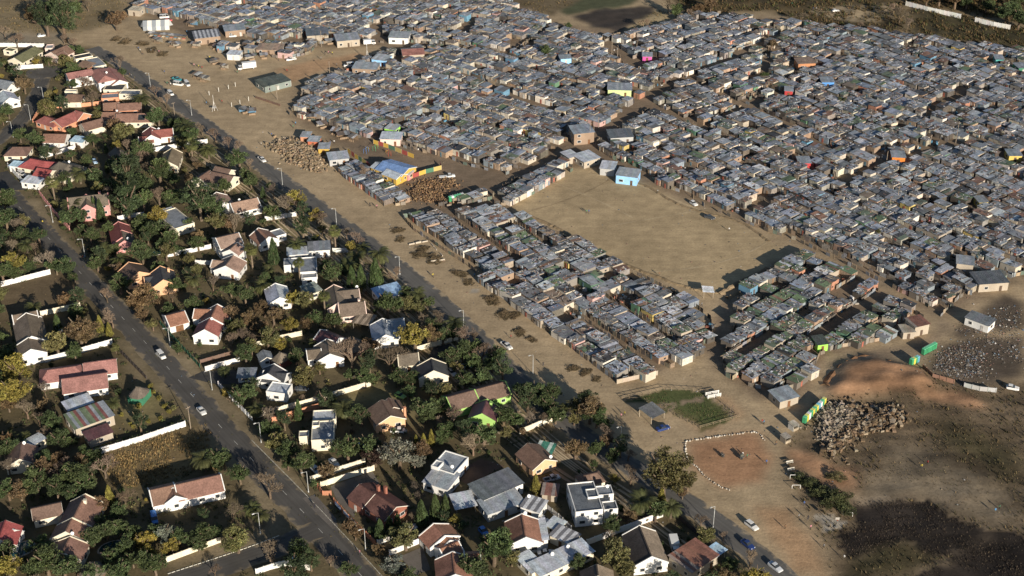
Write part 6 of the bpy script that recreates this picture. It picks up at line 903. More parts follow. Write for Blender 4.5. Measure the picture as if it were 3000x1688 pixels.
def tree(k,x,y,m,lab,group=None,name=None):
    nm=name or {'p':'palm_tree','q':'palm_tree','C':'cypress_tree','Y':'conifer_tree','b':'bare_tree','L':'thicket','l':'bush','e':'evergreen_tree','E':'evergreen_tree','y':'yellow_leaved_tree','r':'rusty_leaved_tree','R':'rusty_leaved_tree'}.get(k,'tree'); z0=ground_z(x,y)
    root=tag(empty(nm,(x,y,z0),rnd.uniform(0,6.28)),lab,{'palm_tree':'palm','thicket':'bush','bush':'bush','garden_shrub':'shrub'}.get(nm,'tree'),group)
    lc=vary(LEAFC.get(k,(.1,.1,.1)),.16)
    if k=='b':
        t,b=rnd.choice(BARE); tc=vary(TWIGC,.2); j=rnd.uniform(.9,1.1)
        obj('trunk',t,root,(0,0,0),0,(m,m,m*j),vary(BARKC,.2)); obj('branches',b,root,(0,0,0),0,(m,m,m*j),tc)
    elif k in 'CY':
        h=m*rnd.uniform(4.2,5.2); obj('trunk',cyl(M_BARK,7,.5),root,(0,0,0),0,(.16*m,.16*m,h*.6),BARKC); obj('crown',rnd.choice(CONE),root,(0,0,.15),0,(m,m,h),lc)
    elif k=='p':
        obj('trunk',cyl(M_BARK,8,.7),root,(0,0,0),0,(.34,.34,8.3),(.17,.13,.09)); obj('crown',rnd.choice(PALMP),root,(0,0,8.2),0,(m,m,m),lc)
    elif k=='q':
        h=max(2.2,1.15*m); obj('trunk',cyl(M_BARK,8,.85),root,(0,0,0),0,(.14*m,.14*m,h),(.11,.085,.06)); obj('crown',rnd.choice(PALMQ),root,(0,0,h),0,(1.12*m,1.12*m,1.05*m),lc)
    elif k in 'Ll':
        obj('trunk',rnd.choice(TR),root,(0,0,0),0,(m*.6,m*.6,m*.4),BARKC); obj('crown',CRW[0],root,(0,0,.4*m),0,(m*1.35,m*1.0,m*.62),lc)
    elif k=='s':
        obj('trunk',rnd.choice(TR),root,(0,0,0),0,(m*.6,m*.6,m*.5),BARKC); obj('crown',rnd.choice(CRS),root,(0,0,.75*m),0,(m,m,m*.9),lc)
    else:
        cm=CRT if k=='E' else (CRW if (k=='h' or m>6) else (CRO if k in 'rRyg' or rnd.random()<.4 else CR)); h=(1.75 if k=='E' else 1.25)*m
        obj('trunk',rnd.choice(TR),root,(0,0,0),0,(m,m,h*1.05),vary(BARKC,.2)); obj('crown',rnd.choice(cm),root,(0,0,h),rnd.uniform(0,6),(m*rnd.uniform(.95,1.1),m*rnd.uniform(.95,1.1),m*rnd.uniform(.85,1.05)),lc)
        if m>2.4 and k not in 'E':                       # second storey of foliage breaks the outline
            a=rnd.uniform(0,6.28); obj('crown',rnd.choice(CRO),root,(.45*m*math.cos(a),.45*m*math.sin(a),h*.8),0,(m*.75,m*.75,m*.62),vary(lc,.15))
    return root
KIND=dict(e='dark evergreen tree',E='tall dark evergreen tree',o='olive green tree',y='yellow-green tree',b='bare grey-brown tree',r='rusty brown tree',R='dark purple-brown tree',g='silver-grey tree',C='narrow dark cypress',Y='narrow golden conifer',p='tall fan palm',q='feathery palm',h='broad olive-brown tree',L='sprawling green thicket',l='low olive scrub bush')
for k,x,y,m in TREES: tree(k,x,y,m*(1.0 if k in 'LlCY' else 1.2),where(KIND[k],x,y))
for x,y,m,k in INFILL:
    if k=='b': tree('b',x,y,m*1.2,where('small bare shrub',x,y),'small garden shrubs and bushes','garden_shrub')
    else:
        o=tree('s',x,y,m,where({'e':'small dark green shrub','o':'small olive green shrub','r':'small rusty brown shrub','y':'small yellowish shrub'}[k],x,y),'small garden shrubs and bushes','garden_shrub')
        for c_ in o.children:
            if c_.name.startswith('crown'): c_.color=(*vary(LEAFC[k],.2),1)
_ord=('first','second','third','fourth','fifth','sixth','seventh','eighth','ninth','tenth','eleventh','twelfth')
for i,(x,y,m) in enumerate(TOPIARY):
    o=tree('s',x,y,m,f"clipped yellow-green topiary ball, {_ord[i]} round the lawn by the green pavilion",'topiary balls round the lawn','topiary_bush')
    o['category']='bush'
    for c_ in o.children:
        if c_.name.startswith('crown'): c_.color=(.15,.13,.03,1)
for i,(x,y,m) in enumerate(BRUSH):
    root=tag(empty('brush_pile',(x,y,0),rnd.uniform(0,6)),where('low brown brushwood pile',x,y),'brush pile','brush piles on the dirt verge')
    obj('branches',BARE[i%4][1],root,(0,0,-.45*m),0,(m*1.1,m*.95,m*.45),(.15,.11,.065)); obj('dry_leaves',CRW[0],root,(0,0,.06*m),0,(m*1.1,m*.9,m*.16),(.12,.09,.05))
# ---------------------------------------------------------------- shacks
TINS=[((.215,.232,.258),21,'grey'),((.17,.184,.205),20,'slate grey'),((.29,.312,.34),10,'pale grey'),((.115,.12,.127),15,'dark grey'),((.21,.238,.29),12,'blue-grey'),((.16,.095,.07),4.5,'rusty'),((.17,.135,.105),7,'brownish'),((.10,.125,.09),4,'greenish'),((.40,.42,.44),4,'whitish'),((.05,.05,.053),5,'blackish')]
WCOL=[((.22,.20,.175),9),((.14,.12,.10),8),((.34,.29,.23),9),((.46,.41,.33),9),((.29,.205,.145),5),((.08,.07,.06),5),((.56,.52,.45),5),((.20,.23,.25),5),((.36,.18,.12),1.2),((.12,.24,.34),.7),((.10,.19,.12),.7),((.46,.30,.27),.9),((.5,.38,.14),.4)]
def pick(L,r): 
    t=r.uniform(0,sum(q[1] for q in L))
    for q in L:
        t-=q[1]
        if t<=0: return q
    return L[-1]
def in_lane(x,y,m):
    for wd,pl in LANES_:
        if line_d((x,y),pl)<wd/2+m: return True
    return False
LANES_=[(w_,p) for w_,p in LANES]
cells=[]; yards=[]; edges=[]; BIG=dict(A1=1.12,A2=1.12,A3=1.12,B=1.1)
sr=random.Random(77)
for key,phrase,ang,per,lane,green,poly in BLOCKS:
    a=math.radians(ang); ca,sa=math.cos(a),math.sin(a)
    U=[p[0]*ca+p[1]*sa for p in poly]; V=[-p[0]*sa+p[1]*ca for p in poly]
    u0,u1,v0,v1=min(U),max(U),min(V),max(V); v=v0+.2; row=0; nrow=0
    while v<v1:
        d=sr.uniform(3.5,5.3)*BIG.get(key,1); row+=1; cnt=0; u=u0+sr.uniform(0,3)
        while u<u1:
            l=sr.choice([2.6,3.0,3.4,3.8,4.2,4.8,5.4,6.6])*BIG.get(key,1); w_=d*sr.choice([1.02,1,1,.94,.86,.75]); cu=u+l/2; cv=v+d/2+sr.uniform(-.25,.25)
            x,y=cu*ca-cv*sa,cu*sa+cv*ca
            ok=inpoly(x,y,poly)
            if ok:
                m=0
                for su,sv in ((-.42,-.42),(.42,-.42),(.42,.42),(-.42,.42)):
                    px,py=x+su*l*ca-sv*w_*sa,y+su*l*sa+sv*w_*ca
                    if inpoly(px,py,poly): m+=1
                ok=m>=(2 if key in('A1','A2','A3','A0','B') else 3) and not in_lane(x,y,min(l,w_)*(.1 if key=='B' else .25)) and not hits_special(x,y,min(l,w_)*.4)
            if ok:
                if sr.random()<.085: yards.append((x,y,l,w_,a))
                else:
                    cnt+=1; cells.append(dict(x=x,y=y,l=l*sr.uniform(.9,1.0),w=w_*sr.uniform(.94,1.02),a=a+math.radians(sr.gauss(0,1.8)),h=sr.choice([2.0,2.1,2.2,2.35,2.5,2.6,2.8,3.1]),key=key,ph=phrase,row=row,n=cnt,g=green))
            u+=l+sr.choice([0.05,.1,.15,.3,.5,.8,1.2])
        v+=d+sr.choice([.1,.2,.35,.6]); nrow+=1
        if nrow%per==0: 
            edges.append((key,a,v,u0,u1,poly,lane)); v+=lane*sr.uniform(.7,1.3)
for c in cells: 
    D=math.hypot(math.hypot(c['x'],c['y']),250); c['s']=c['l']*c['w']/D/D
    sx=c['x']/(c['y']*.8625+250*.506)
    c['vis']=abs(sx)<.352 and c['y']>285
cells.sort(key=lambda c:-(c['s'] if c['vis'] else 0))
def roof_plan(c,r):
    g=r.random()<c['g']; base=((.105,.145,.085),1,'green') if g else pick(TINS,r)
    tilt=r.uniform(.03,.085)*r.choice([-1,1]); ax=r.random()<.3
    return base,tilt,ax
def ordn(n): return f"{n}{'th' if 10<=n%100<=20 else {1:'st',2:'nd',3:'rd'}.get(n%10,'th')}"
NI=300
SCRAP=[((.4,.22,.12),(.3,.16,.1)),((.4,.25,.12),(.5,.48,.45)),((1.8,.10,.07),(.42,.37,.3)),((.5,.5,.14),(.03,.03,.03)),((1.0,.45,.03),(.52,.53,.54)),((1.6,.8,.03),(.09,.08,.07)),((1.2,.7,.03),(.2,.12,.09)),((.4,.3,.12),(.12,.11,.10)),((1.9,.2,.06),(.06,.05,.045)),((.3,.25,.1),(.58,.58,.56)),((1.8,.9,.025),(.16,.17,.18)),((1.4,.8,.025),(.26,.27,.28))]
WM=unit(M_WALL); SH=corr(M_TIN); WD=unit(M_WOOD); TY=cyl(M_RUBBER,8)
for c in cells[:NI]:
    r=sr; (bc,_,nmc),tilt,ax=roof_plan(c,r); wc=pick(WCOL,r)[0]; l,w_,h=c['l'],c['w'],c['h']
    lab=f"{nmc} roofed tin shack, {ordn(c['n'])} along the {ordn(c['row'])} rank of the {c['ph']}"
    root=tag(empty('shack',(c['x'],c['y'],0),c['a']),lab,'shack','tin shacks of the settlement')
    obj('wall',WM,root,(0,0,0),0,(l,w_,h),wc)
    n=max(2,round(l/1.15)); sw=(l+.35)/n; mixed=r.random()<.35
    for k in range(n):
        cc=vary(pick(TINS,r)[0],.2,r) if (mixed and r.random()<.5) or r.random()<.12 else vary(bc,.2,r)
        u=-l/2-.175+sw*(k+.5); zz=h+.12+ (tilt*u if ax else 0)+r.uniform(0,.03)
        obj('roof_sheet',SH,root,(u,r.uniform(-.15,.15),zz),r.gauss(0,.012),(sw*1.08,w_+r.uniform(.2,.7),1),cc,tilt=(math.atan(tilt) if not ax else 0, -math.atan(tilt) if ax else 0))
    top=lambda u,v: h+.16+(tilt*u if ax else tilt*v)
    for k in range(r.choice([1,2,3])):
        u,v=r.uniform(-.45,.45)*l,r.uniform(-.45,.45)*w_
        q=r.random()
        if q<.6: obj('roof_plank',WD,root,(u,v,top(u,v)),r.uniform(0,3),(r.uniform(1.2,3),.16,.09),r.choice([(.34,.26,.17),(.5,.45,.36),(.16,.12,.09)]))
        else: obj('roof_tyre',TY,root,(u,v,top(u,v)),0,(.36,.36,.2))
    ac=Acc()
    for k in range(int(4+34*r.random()**1.6)):
        u,v=r.uniform(-.48,.48)*l,r.uniform(-.48,.48)*w_; q=r.choice(SCRAP)
        ac.box(u,v,top(u,v),q[0][0]*r.uniform(.6,1.5),q[0][1]*r.uniform(.7,1.4),q[0][2],r.uniform(0,6),vary(q[1],.25,r))
    tag(obj('roof_scrap',mesh('roof_scrap',ac.v,ac.f,M_STUFF,col=ac.c),root),kind='stuff')
    s=-1 if math.cos(c['a'])>0 else 1
    obj('door',WD,root,(r.uniform(-.25,.25)*l,s*(w_/2+.02),0),0,(.85,.1,1.95),r.choice([(.2,.13,.08),(.12,.1,.09),(.4,.38,.34),(.10,.18,.22),(.3,.1,.07)]))
    if r.random()<.7: obj('window',unit(M_GLASS),root,(l/2+.02,r.uniform(-.2,.2)*w_,1.0),0,(.08,.8,.6))
    if r.random()<.4: obj('window',unit(M_GLASS),root,(r.choice([-.35,.35])*l,s*(w_/2+.02),1.0),0,(.7,.08,.6))
st=Acc()
for c in cells[NI:]:
    r=sr; (bc,_,nmc),tilt,ax=roof_plan(c,r); wc=vary(pick(WCOL,r)[0],.15,r); l,w_,h=c['l'],c['w'],c['h']; a=c['a']; ca,sa=math.cos(a),math.sin(a); x,y=c['x'],c['y']
    st.box(x,y,0,l,w_,h,a,wc)
    n=max(2,round(l/1.5)); sw=(l+.35)/n; mixed=r.random()<.4
    for k in range(n):
        cc=vary(pick(TINS,r)[0],.2,r) if (mixed and r.random()<.5) or r.random()<.12 else vary(bc,.2,r)
        u=-l/2-.175+sw*(k+.5); v=r.uniform(-.15,.15)
        st.box(x+u*ca-v*sa,y+u*sa+v*ca,h+.1+(tilt*u if ax else 0)+r.uniform(0,.05),sw*1.04,w_+r.uniform(.2,.7),.05,a+r.gauss(0,.012),cc,tilt if ax else 0,0 if ax else tilt,True)
    for k in range(int(2+20*r.random()**1.7)):
        u,v=r.uniform(-.48,.48)*l,r.uniform(-.48,.48)*w_; z=h+.16+(tilt*u if ax else tilt*v); q=r.choice(SCRAP)
        st.box(x+u*ca-v*sa,y+u*sa+v*ca,z,q[0][0]*r.uniform(.7,1.5),q[0][1]*r.uniform(.8,1.5),q[0][2],r.uniform(0,6),vary(q[1],.25,r))
    s=-1 if ca>0 else 1; u=r.uniform(-.3,.3)*l; v=s*(w_/2+.03)
    st.box(x+u*ca-v*sa,y+u*sa+v*ca,0,.85,.1,1.95,a,r.choice([(.2,.13,.08),(.07,.06,.06),(.4,.38,.34),(.10,.18,.22),(.3,.1,.07),(.5,.48,.44)]))
o=st.build('shack_sprawl',M_STUFF); tag(o,'dense mass of tin-roofed shacks spreading up to the far scrub','shacks',kind='stuff')
# yards, lane fences and junk, too small to pick apart
yd=Acc()
JUNK=[(.10,.085,.07),(.22,.17,.12),(.4,.36,.3),(.5,.49,.47),(.14,.16,.18),(.3,.12,.08),(.08,.2,.3),(.03,.03,.03)]
for x,y,l,w_,a in yards:
    for _ in range(sr.randint(4,9)):
        px,py=x+sr.uniform(-.5,.5)*l,y+sr.uniform(-.5,.5)*w_
        yd.box(px,py,0,sr.uniform(.3,1.6),sr.uniform(.2,.9),sr.uniform(.2,1.2),sr.uniform(0,6),sr.choice(JUNK))
for key,a,v,u0,u1,poly,lane in edges:
    if lane<=0: continue
    ca,sa=math.cos(a),math.sin(a); u=u0
    while u<u1:
        l=sr.uniform(1.2,3)
        for off in (.1,lane*.75):
            if sr.random()<.7:
                cu,cv=u+l/2,v+off; x,y=cu*ca-cv*sa,cu*sa+cv*ca
                if inpoly(x,y,poly) and not in_lane(x,y,.5) and not hits_special(x,y): yd.box(x,y,0,l*.95,.07,sr.uniform(1.2,1.9),a+sr.gauss(0,.03),vary(sr.choice([(.14,.12,.10),(.2,.17,.14),(.08,.07,.06),(.22,.23,.24),(.26,.2,.14)]),.2,sr))
        if sr.random()<.15:
            cu,cv=u,v+lane*sr.random(); x,y=cu*ca-cv*sa,cu*sa+cv*ca
            if inpoly(x,y,poly): yd.box(x,y,0,.5,.4,sr.uniform(.2,.9),sr.uniform(0,3),sr.choice(JUNK))
        u+=l
for key,phrase,ang,per,lane,green,poly in BLOCKS:             # perimeter fences of posts and patched sheets
    P_=list(poly)+[poly[0]]
    for i in range(len(P_)-1):
        A,B=P_[i],P_[i+1]; L=math.dist(A,B); n=int(L/1.9); an=math.atan2(B[1]-A[1],B[0]-A[0])
        for k in range(n):
            t=(k+.5)/n; x,y=A[0]+(B[0]-A[0])*t,A[1]+(B[1]-A[1])*t
            if sr.random()<(.8 if key in('A1','A2','A3','A0','B') else .45) and not in_lane(x,y,.5) and not hits_special(x,y,.3):
                yd.box(x,y,0,1.85,.07,sr.uniform(1.1,1.8),an+sr.gauss(0,.05),vary(sr.choice([(.14,.12,.10),(.2,.17,.13),(.09,.08,.07),(.2,.21,.22),(.26,.2,.14),(.12,.15,.12)]),.2,sr)); 
                yd.box(x+.9*math.cos(an),y+.9*math.sin(an),0,.1,.1,2.0,0,(.2,.15,.1))
o=yd.build('yard_clutter',M_STUFF); tag(o,'patched fences and junk filling the lanes between shacks','junk',kind='stuff')
# ---------------------------------------------------------------- vehicles
def loft(secs,m,name='body',smooth=False):
    # secs: (x, half width bottom, half width top, z bottom, z top)
    v=[];f=[]
    for x,wb,wt,z0,z1 in secs: v+=[(x,-wb,z0),(x,wb,z0),(x,wb,z0+(z1-z0)*.55),(x,wt,z1),(x,-wt,z1),(x,-wb,z0+(z1-z0)*.55)]
    n=len(secs)
    for i in range(n-1):
        for k in range(6): f.append((6*i+k,6*i+(k+1)%6,6*i+6+(k+1)%6,6*i+6+k))
    f.append(tuple(range(5,-1,-1))); f.append(tuple(6*(n-1)+k for k in range(6)))
    return mesh(name,v,f,m,smooth)
def glassband(x0,x1,x2,x3,wb,wt,z0,z1):           # greenhouse from x0..x3 at its foot and x1..x2 at its top
    v=[(x0,-wb,z0),(x3,-wb,z0),(x3,wb,z0),(x0,wb,z0),(x1,-wt,z1),(x2,-wt,z1),(x2,wt,z1),(x1,wt,z1)]
    return mesh('windows',v,BOXF,M_GLASS)
VEH={}
def vehicle_parts(kind):
    if kind in VEH: return VEH[kind]
    P_=[]
    def body(s): P_.append(('body',loft(s,M_PAINT),(0,0,0),None,True))
    def roofp(x1,x2,w_,z): P_.append(('roof_panel',unit(M_PAINT),((x1+x2)/2,0,z),(x2-x1,w_*2,.07),True))
    if kind in('sedan','hatch','wagon'):
        L=4.4 if kind!='hatch' else 3.8; h=L/2
        body([(-h,.72,.66,.38,.8),(-h+.25,.84,.76,.25,.92),(-h+1.0,.86,.78,.22,.95),(h-1.3,.86,.78,.22,.92),(h-.3,.83,.72,.25,.78),(h,.70,.62,.38,.66)])
        xb=-h+(.35 if kind=='wagon' else .9 if kind=='sedan' else .3); P_.append(('windows',glassband(xb,xb+(.3 if kind!='sedan' else .6),h-2.0,h-1.3,.79,.62,.9,1.38),(0,0,0),None,False)); roofp(xb+(.25 if kind!='sedan' else .55),h-1.95,.63,1.37); wx=(-h+.8,h-.85); r=.31
    elif kind in('minivan','minibus'):
        L=4.5 if kind=='minivan' else 4.9; h=L/2; H2=1.75 if kind=='minivan' else 2.05
        body([(-h,.8,.76,.35,1.05),(-h+.1,.86,.82,.25,1.1),(h-1.1,.86,.82,.25,1.08),(h-.35,.84,.76,.28,.95),(h,.76,.66,.38,.72)])
        P_.append(('windows',glassband(-h+.03,-h+.2,h-1.5,h-.75,.82,.72,1.05,H2-.04),(0,0,0),None,False)); roofp(-h+.15,h-1.45,.73,H2-.06)
        for x in (-.6,.5): P_.append(('pillar',unit(M_PAINT),(x,0,1.05),(.16,1.6,H2-1.08),True))
        wx=(-h+.85,h-.9); r=.33
    elif kind in('pickup','flatbed'):
        L=4.9 if kind=='pickup' else 6.5; h=L/2
        body([(h-2.9,.85,.8,.35,1.0),(h-1.3,.85,.8,.3,1.0),(h-.3,.82,.74,.33,.9),(h,.74,.66,.4,.75)])
        P_.append(('windows',glassband(h-2.85,h-2.75,h-1.75,h-1.25,.79,.66,.98,1.6),(0,0,0),None,False)); roofp(h-2.8,h-1.72,.67,1.58)
        P_.append(('load_bed',unit(M_PAINT),((-h+h-2.9)/2,0,.5),(L-2.95,1.66,.12 if kind=='pickup' else .2),True))
        if kind=='pickup':
            for s in (-1,1): P_.append(('bed_side',unit(M_PAINT),((-h+h-2.9)/2,s*.8,.6),(L-2.95,.07,.42),True))
            P_.append(('tailgate',unit(M_PAINT),(-h+.04,0,.6),(.07,1.55,.42),True)); P_.append(('bed_liner',unit(M_RUBBER),((-h+h-2.9)/2,0,.625),(L-3.1,1.5,.02),False))
        wx=(-h+.95,h-.9); r=.35
    else:
        L=6.0 if kind=='boxvan' else 8.6; h=L/2; H2=2.7 if kind=='boxvan' else 3.4
        body([(h-1.9,1.0,.95,.5,1.3),(h-.2,1.0,.95,.45,1.3),(h,.95,.9,.5,1.1)])
        P_.append(('windows',glassband(h-1.85,h-1.8,h-.5,h-.1,.96,.85,1.3,2.05),(0,0,0),None,False)); roofp(h-1.85,h-.45,.86,2.03)
        P_.append(('cargo_box',unit(M_PAINT),(-h+(L-2.1)/2,0,.75),(L-2.1,2.2,H2-.75),True)); P_.append(('chassis',unit(M_RUBBER),(-.2,0,.45),(L-.6,.9,.28),False)); wx=(-h+1.4,h-1.0); r=.45
    hw=.74 if kind not in('boxvan','boxtruck') else .9
    for x in wx:
        for s in (-1,1): P_.append(('wheel',None,(x,s*hw,r),(r,s),False))
    fx=L/2-.06
    for s in (-1,1): P_.append(('headlight',unit(M_WALL),(fx,s*.55,.6),(.1,.28,.14),'lamp')); P_.append(('tail_light',unit(M_WALL),(-L/2+.05,s*.6,.62),(.1,.2,.16),'tail'))
    VEH[kind]=P_; return P_
for x,y,kind,col,hd,lab in CARS:
    nm={'sedan':'sedan_car','hatch':'hatchback_car','wagon':'estate_car','minivan':'minivan','minibus':'minibus','pickup':'pickup_truck','flatbed':'flatbed_truck','boxvan':'box_van','boxtruck':'box_truck'}[kind]
    cat={'sedan':'car','hatch':'car','wagon':'car','minivan':'van','minibus':'minibus','pickup':'pickup','flatbed':'truck','boxvan':'van','boxtruck':'truck'}[kind]
    root=tag(empty(nm,(x,y,.05),math.radians(hd)),lab,cat); cc=C.get(col if col!='teal' else 'tealcar')
    for n_,me,loc,sc_,pc in vehicle_parts(kind):
        if n_=='wheel':
            r_,s=sc_; o=obj('wheel',cyl(M_RUBBER,12),root,(loc[0],loc[1]+.1,loc[2]),0,(r_,r_,.2),tilt=(math.pi/2,0)); obj('rim',cyl(M_TIN,8),o,(0,0,-.03 if s>0 else .04),0,(.6,.6,1.0),(.5,.5,.5)); continue
        o=obj(n_,me,root,loc,0,sc_,cc if pc is True else (.8,.8,.75) if pc=='lamp' else (.4,.03,.02) if pc=='tail' else None)
# ---------------------------------------------------------------- people
def person_mesh(pose,seed):
    r=random.Random(seed)
    P_=[(0,0,.95,.15),(0,0,1.18,.145),(0,0,1.40,.16),(0,0,1.52,.065),(0,0,1.60,.085),(0,.015,1.70,.10),(0,0,1.78,.055)]
    E=[(0,1),(1,2),(2,3),(3,4),(4,5),(5,6)]
    sw=.24 if pose=='walk' else .05
    for s in (-1,1):
        k=s*sw; b=len(P_)
        P_+= [(s*.10,0,.90,.10),(s*.11,k*.6,.50,.068),(s*.11,k*1.2-(.08 if k<0 else 0),.09,.05),(s*.11,k*1.2+.13,.04,.042)]; E+=[(0,b),(b,b+1),(b+1,b+2),(b+2,b+3)]
        b=len(P_); hz=.78 if pose!='reach' else 1.2
        P_+= [(s*.21,0,1.42,.07),(s*.27,-k*.5,1.14,.05),(s*.27,-k*1.0+.08+(.3 if pose=='reach' else 0),.9 if pose!='reach' else 1.15,.038),(s*.27,-k*1.1+.12+(.36 if pose=='reach' else 0),hz if pose!='reach' else 1.15,.04)]; E+=[(2,b),(b,b+1),(b+1,b+2),(b+2,b+3)]
    me=bpy.data.meshes.new('person'); me.from_pydata([p[:3] for p in P_],E,[]); o=bpy.data.objects.new('person_proto',me); COL.objects.link(o)
    md=o.modifiers.new('skin','SKIN'); 
    for i,sv in enumerate(me.skin_vertices[0].data): sv.radius=(P_[i][3],P_[i][3]*.8); sv.use_root=(i==0)
    o.modifiers.new('sub','SUBSURF').levels=1
    dg=bpy.context.evaluated_depsgraph_get(); m2=bpy.data.meshes.new_from_object(o.evaluated_get(dg)); bpy.data.objects.remove(o)
    m2.name='person'; m2.materials.clear()
    for m in (M_CLOTH,M_TROUSER,M_SKIN,M_HAIR): m2.materials.append(m)
    for p in m2.polygons:
        c=p.center; p.use_smooth=True
        p.material_index=3 if c.z>1.72 or (c.z>1.62 and c.y<-.02) or c.z<.1 else 2 if c.z>1.53 or (abs(c.x)>.22 and c.z<1.0 and c.z>.7) else 0 if c.z>.93 else 1
    return m2
M_TROUSER=colour_mat('trousers',noises=((2,.6,1.2),)); nt=M_TROUSER.node_tree
M_TROUSER.node_tree.links.new((lambda r_:r_)(ramp_noise(nt,N(nt,'ShaderNodeNewGeometry').outputs['Position'],.4,.5,1.0)),nt.nodes['Principled BSDF'].inputs['Roughness'])
for n_ in list(nt.nodes):
    if n_.type=='OBJECT_INFO':
        cr=N(nt,'ShaderNodeValToRGB'); cr.color_ramp.interpolation='CONSTANT'; cr.color_ramp.elements[0].color=(.02,.025,.05,1); cr.color_ramp.elements[1].position=.35; cr.color_ramp.elements[1].color=(.015,.014,.013,1); e=cr.color_ramp.elements.new(.65); e.color=(.09,.075,.055,1)
        nt.links.new(n_.outputs['Random'],cr.inputs[0]); to=n_.outputs['Color'].links[0].to_socket; nt.links.new(cr.outputs[0],to)
M_SKIN,nt,b=newmat('skin'); b.inputs['Base Color'].default_value=(.075,.04,.025,1); b.inputs['Roughness'].default_value=.5
M_HAIR,nt,b=newmat('hair'); b.inputs['Base Color'].default_value=(.01,.009,.008,1)
PM=[person_mesh('walk',1),person_mesh('stand',2),person_mesh('reach',3)]
SHIRT=[((.55,.54,.52),'white'),((.03,.03,.035),'black'),((.30,.04,.04),'red'),((.05,.09,.22),'navy'),((.18,.18,.18),'grey'),((.45,.36,.06),'yellow'),((.06,.18,.10),'green'),((.20,.12,.07),'brown'),((.45,.2,.24),'pink'),((.08,.22,.40),'blue')]
LAND=[(h['label'],h.location.x,h.location.y) for h in bpy.data.objects if h.parent is None and h.get('category') in('house','building','kiosk','shack','hall','carport') and h.get('group') is None]
seen=set()
import re as _re
def shortlab(t):
    w_=t.split()
    for i,q in enumerate(w_):
        if i>2 and q in('beside','behind','with','under','at','by','below','in','among','before','above','facing','over','end-on','half','and','of','deep'): return ' '.join(w_[:i])
    return ' '.join(w_[:7])
for i,(x,y) in enumerate(PEOPLE):
    pose=rnd.choice([0,0,1,2]); col,cn=SHIRT[(i*7+3)%10]
    base=f"person in {cn} top "+('walking','standing','leaning forward')[pose]
    for lb,hx,hy in sorted(LAND,key=lambda q:math.hypot(q[1]-x,q[2]-y)):
        t=base+' near the '+shortlab(lb)
        if t not in seen: break
    seen.add(t)
    o=obj('person',PM[pose],None,(x,y,ground_z(x,y)+.02),rnd.uniform(0,6.28),1.0+rnd.uniform(-.06,.05),col); tag(o,t,'person','people on foot')
# ---------------------------------------------------------------- lamps, poles, posts
for x,y in LAMPS:
    lab=where('grey street lamp',x,y)
    on_main=True; root=tag(empty('street_lamp',(x,y,0),math.radians(36+180)),lab,'street lamp','street lamps'); g=(.42,.43,.42)
    obj('pole',cyl(M_TIN,8,.6),root,(0,0,0),0,(.10,.10,7.2),g); obj('arm',cyl(M_TIN,6),root,(0,0,7.15),0,(.045,.045,1.3),g,tilt=(0,math.radians(75))); obj('lamp_head',unit(M_TIN),root,(1.45,0,7.42),0,(.7,.28,.16),(.5,.5,.48)); obj('base',cyl(M_TIN,8),root,(0,0,0),0,(.18,.18,.5),g)
for x,y,h in POLES:
    lab=where('wooden power pole',x,y)
    root=tag(empty('power_pole',(x,y,0),rnd.uniform(0,3)),lab,'pole','power poles'); c_=(.26,.21,.16)
    obj('pole',cyl(M_WOOD,7,.65),root,(0,0,0),0,(.14,.14,h),c_); obj('crossarm',unit(M_WOOD),root,(0,0,h-.5),0,(1.6,.12,.12),c_)
    for s in (-.7,0,.7): obj('insulator',cyl(M_WALL,6),root,(s,0,h-.38),0,(.06,.06,.18),(.3,.2,.15))
for x,y in POSTS:
    root=tag(empty('marker_post',(x,y,0)),'short white post standing on bare dirt near the market','post','white posts on the dirt'); obj('post',cyl(M_WALL,6),root,(0,0,0),0,(.1,.1,2.0),(.7,.68,.62)); obj('post_cap',cyl(M_WALL,6),root,(0,0,2.0),0,(.14,.14,.08),(.6,.58,.5))
for key,lab,h in (('tower','white steel frame mast standing on open dirt near the market',7.5),('tripod','grey tripod mast beside the pale blue spaza shop',9)):
    x,y=SITES[key]; root=tag(empty('mast',(x,y,0)),lab,'mast'); c_=(.5,.48,.44)
    obj('pole',cyl(M_WOOD,7,.7),root,(0,0,0),0,(.12,.12,h),c_)
    for k in range(3):
        a=k*2.094; v=[];f=[]; tube(v,f,(1.5*math.cos(a),1.5*math.sin(a),0),(0,0,h*.6),.07,.06,5); obj('stay',mesh('stay',v,f,M_WOOD),root,color=c_)
    obj('platform',unit(M_WOOD),root,(0,0,1.6),0,(1.6,1.6,.1),c_)
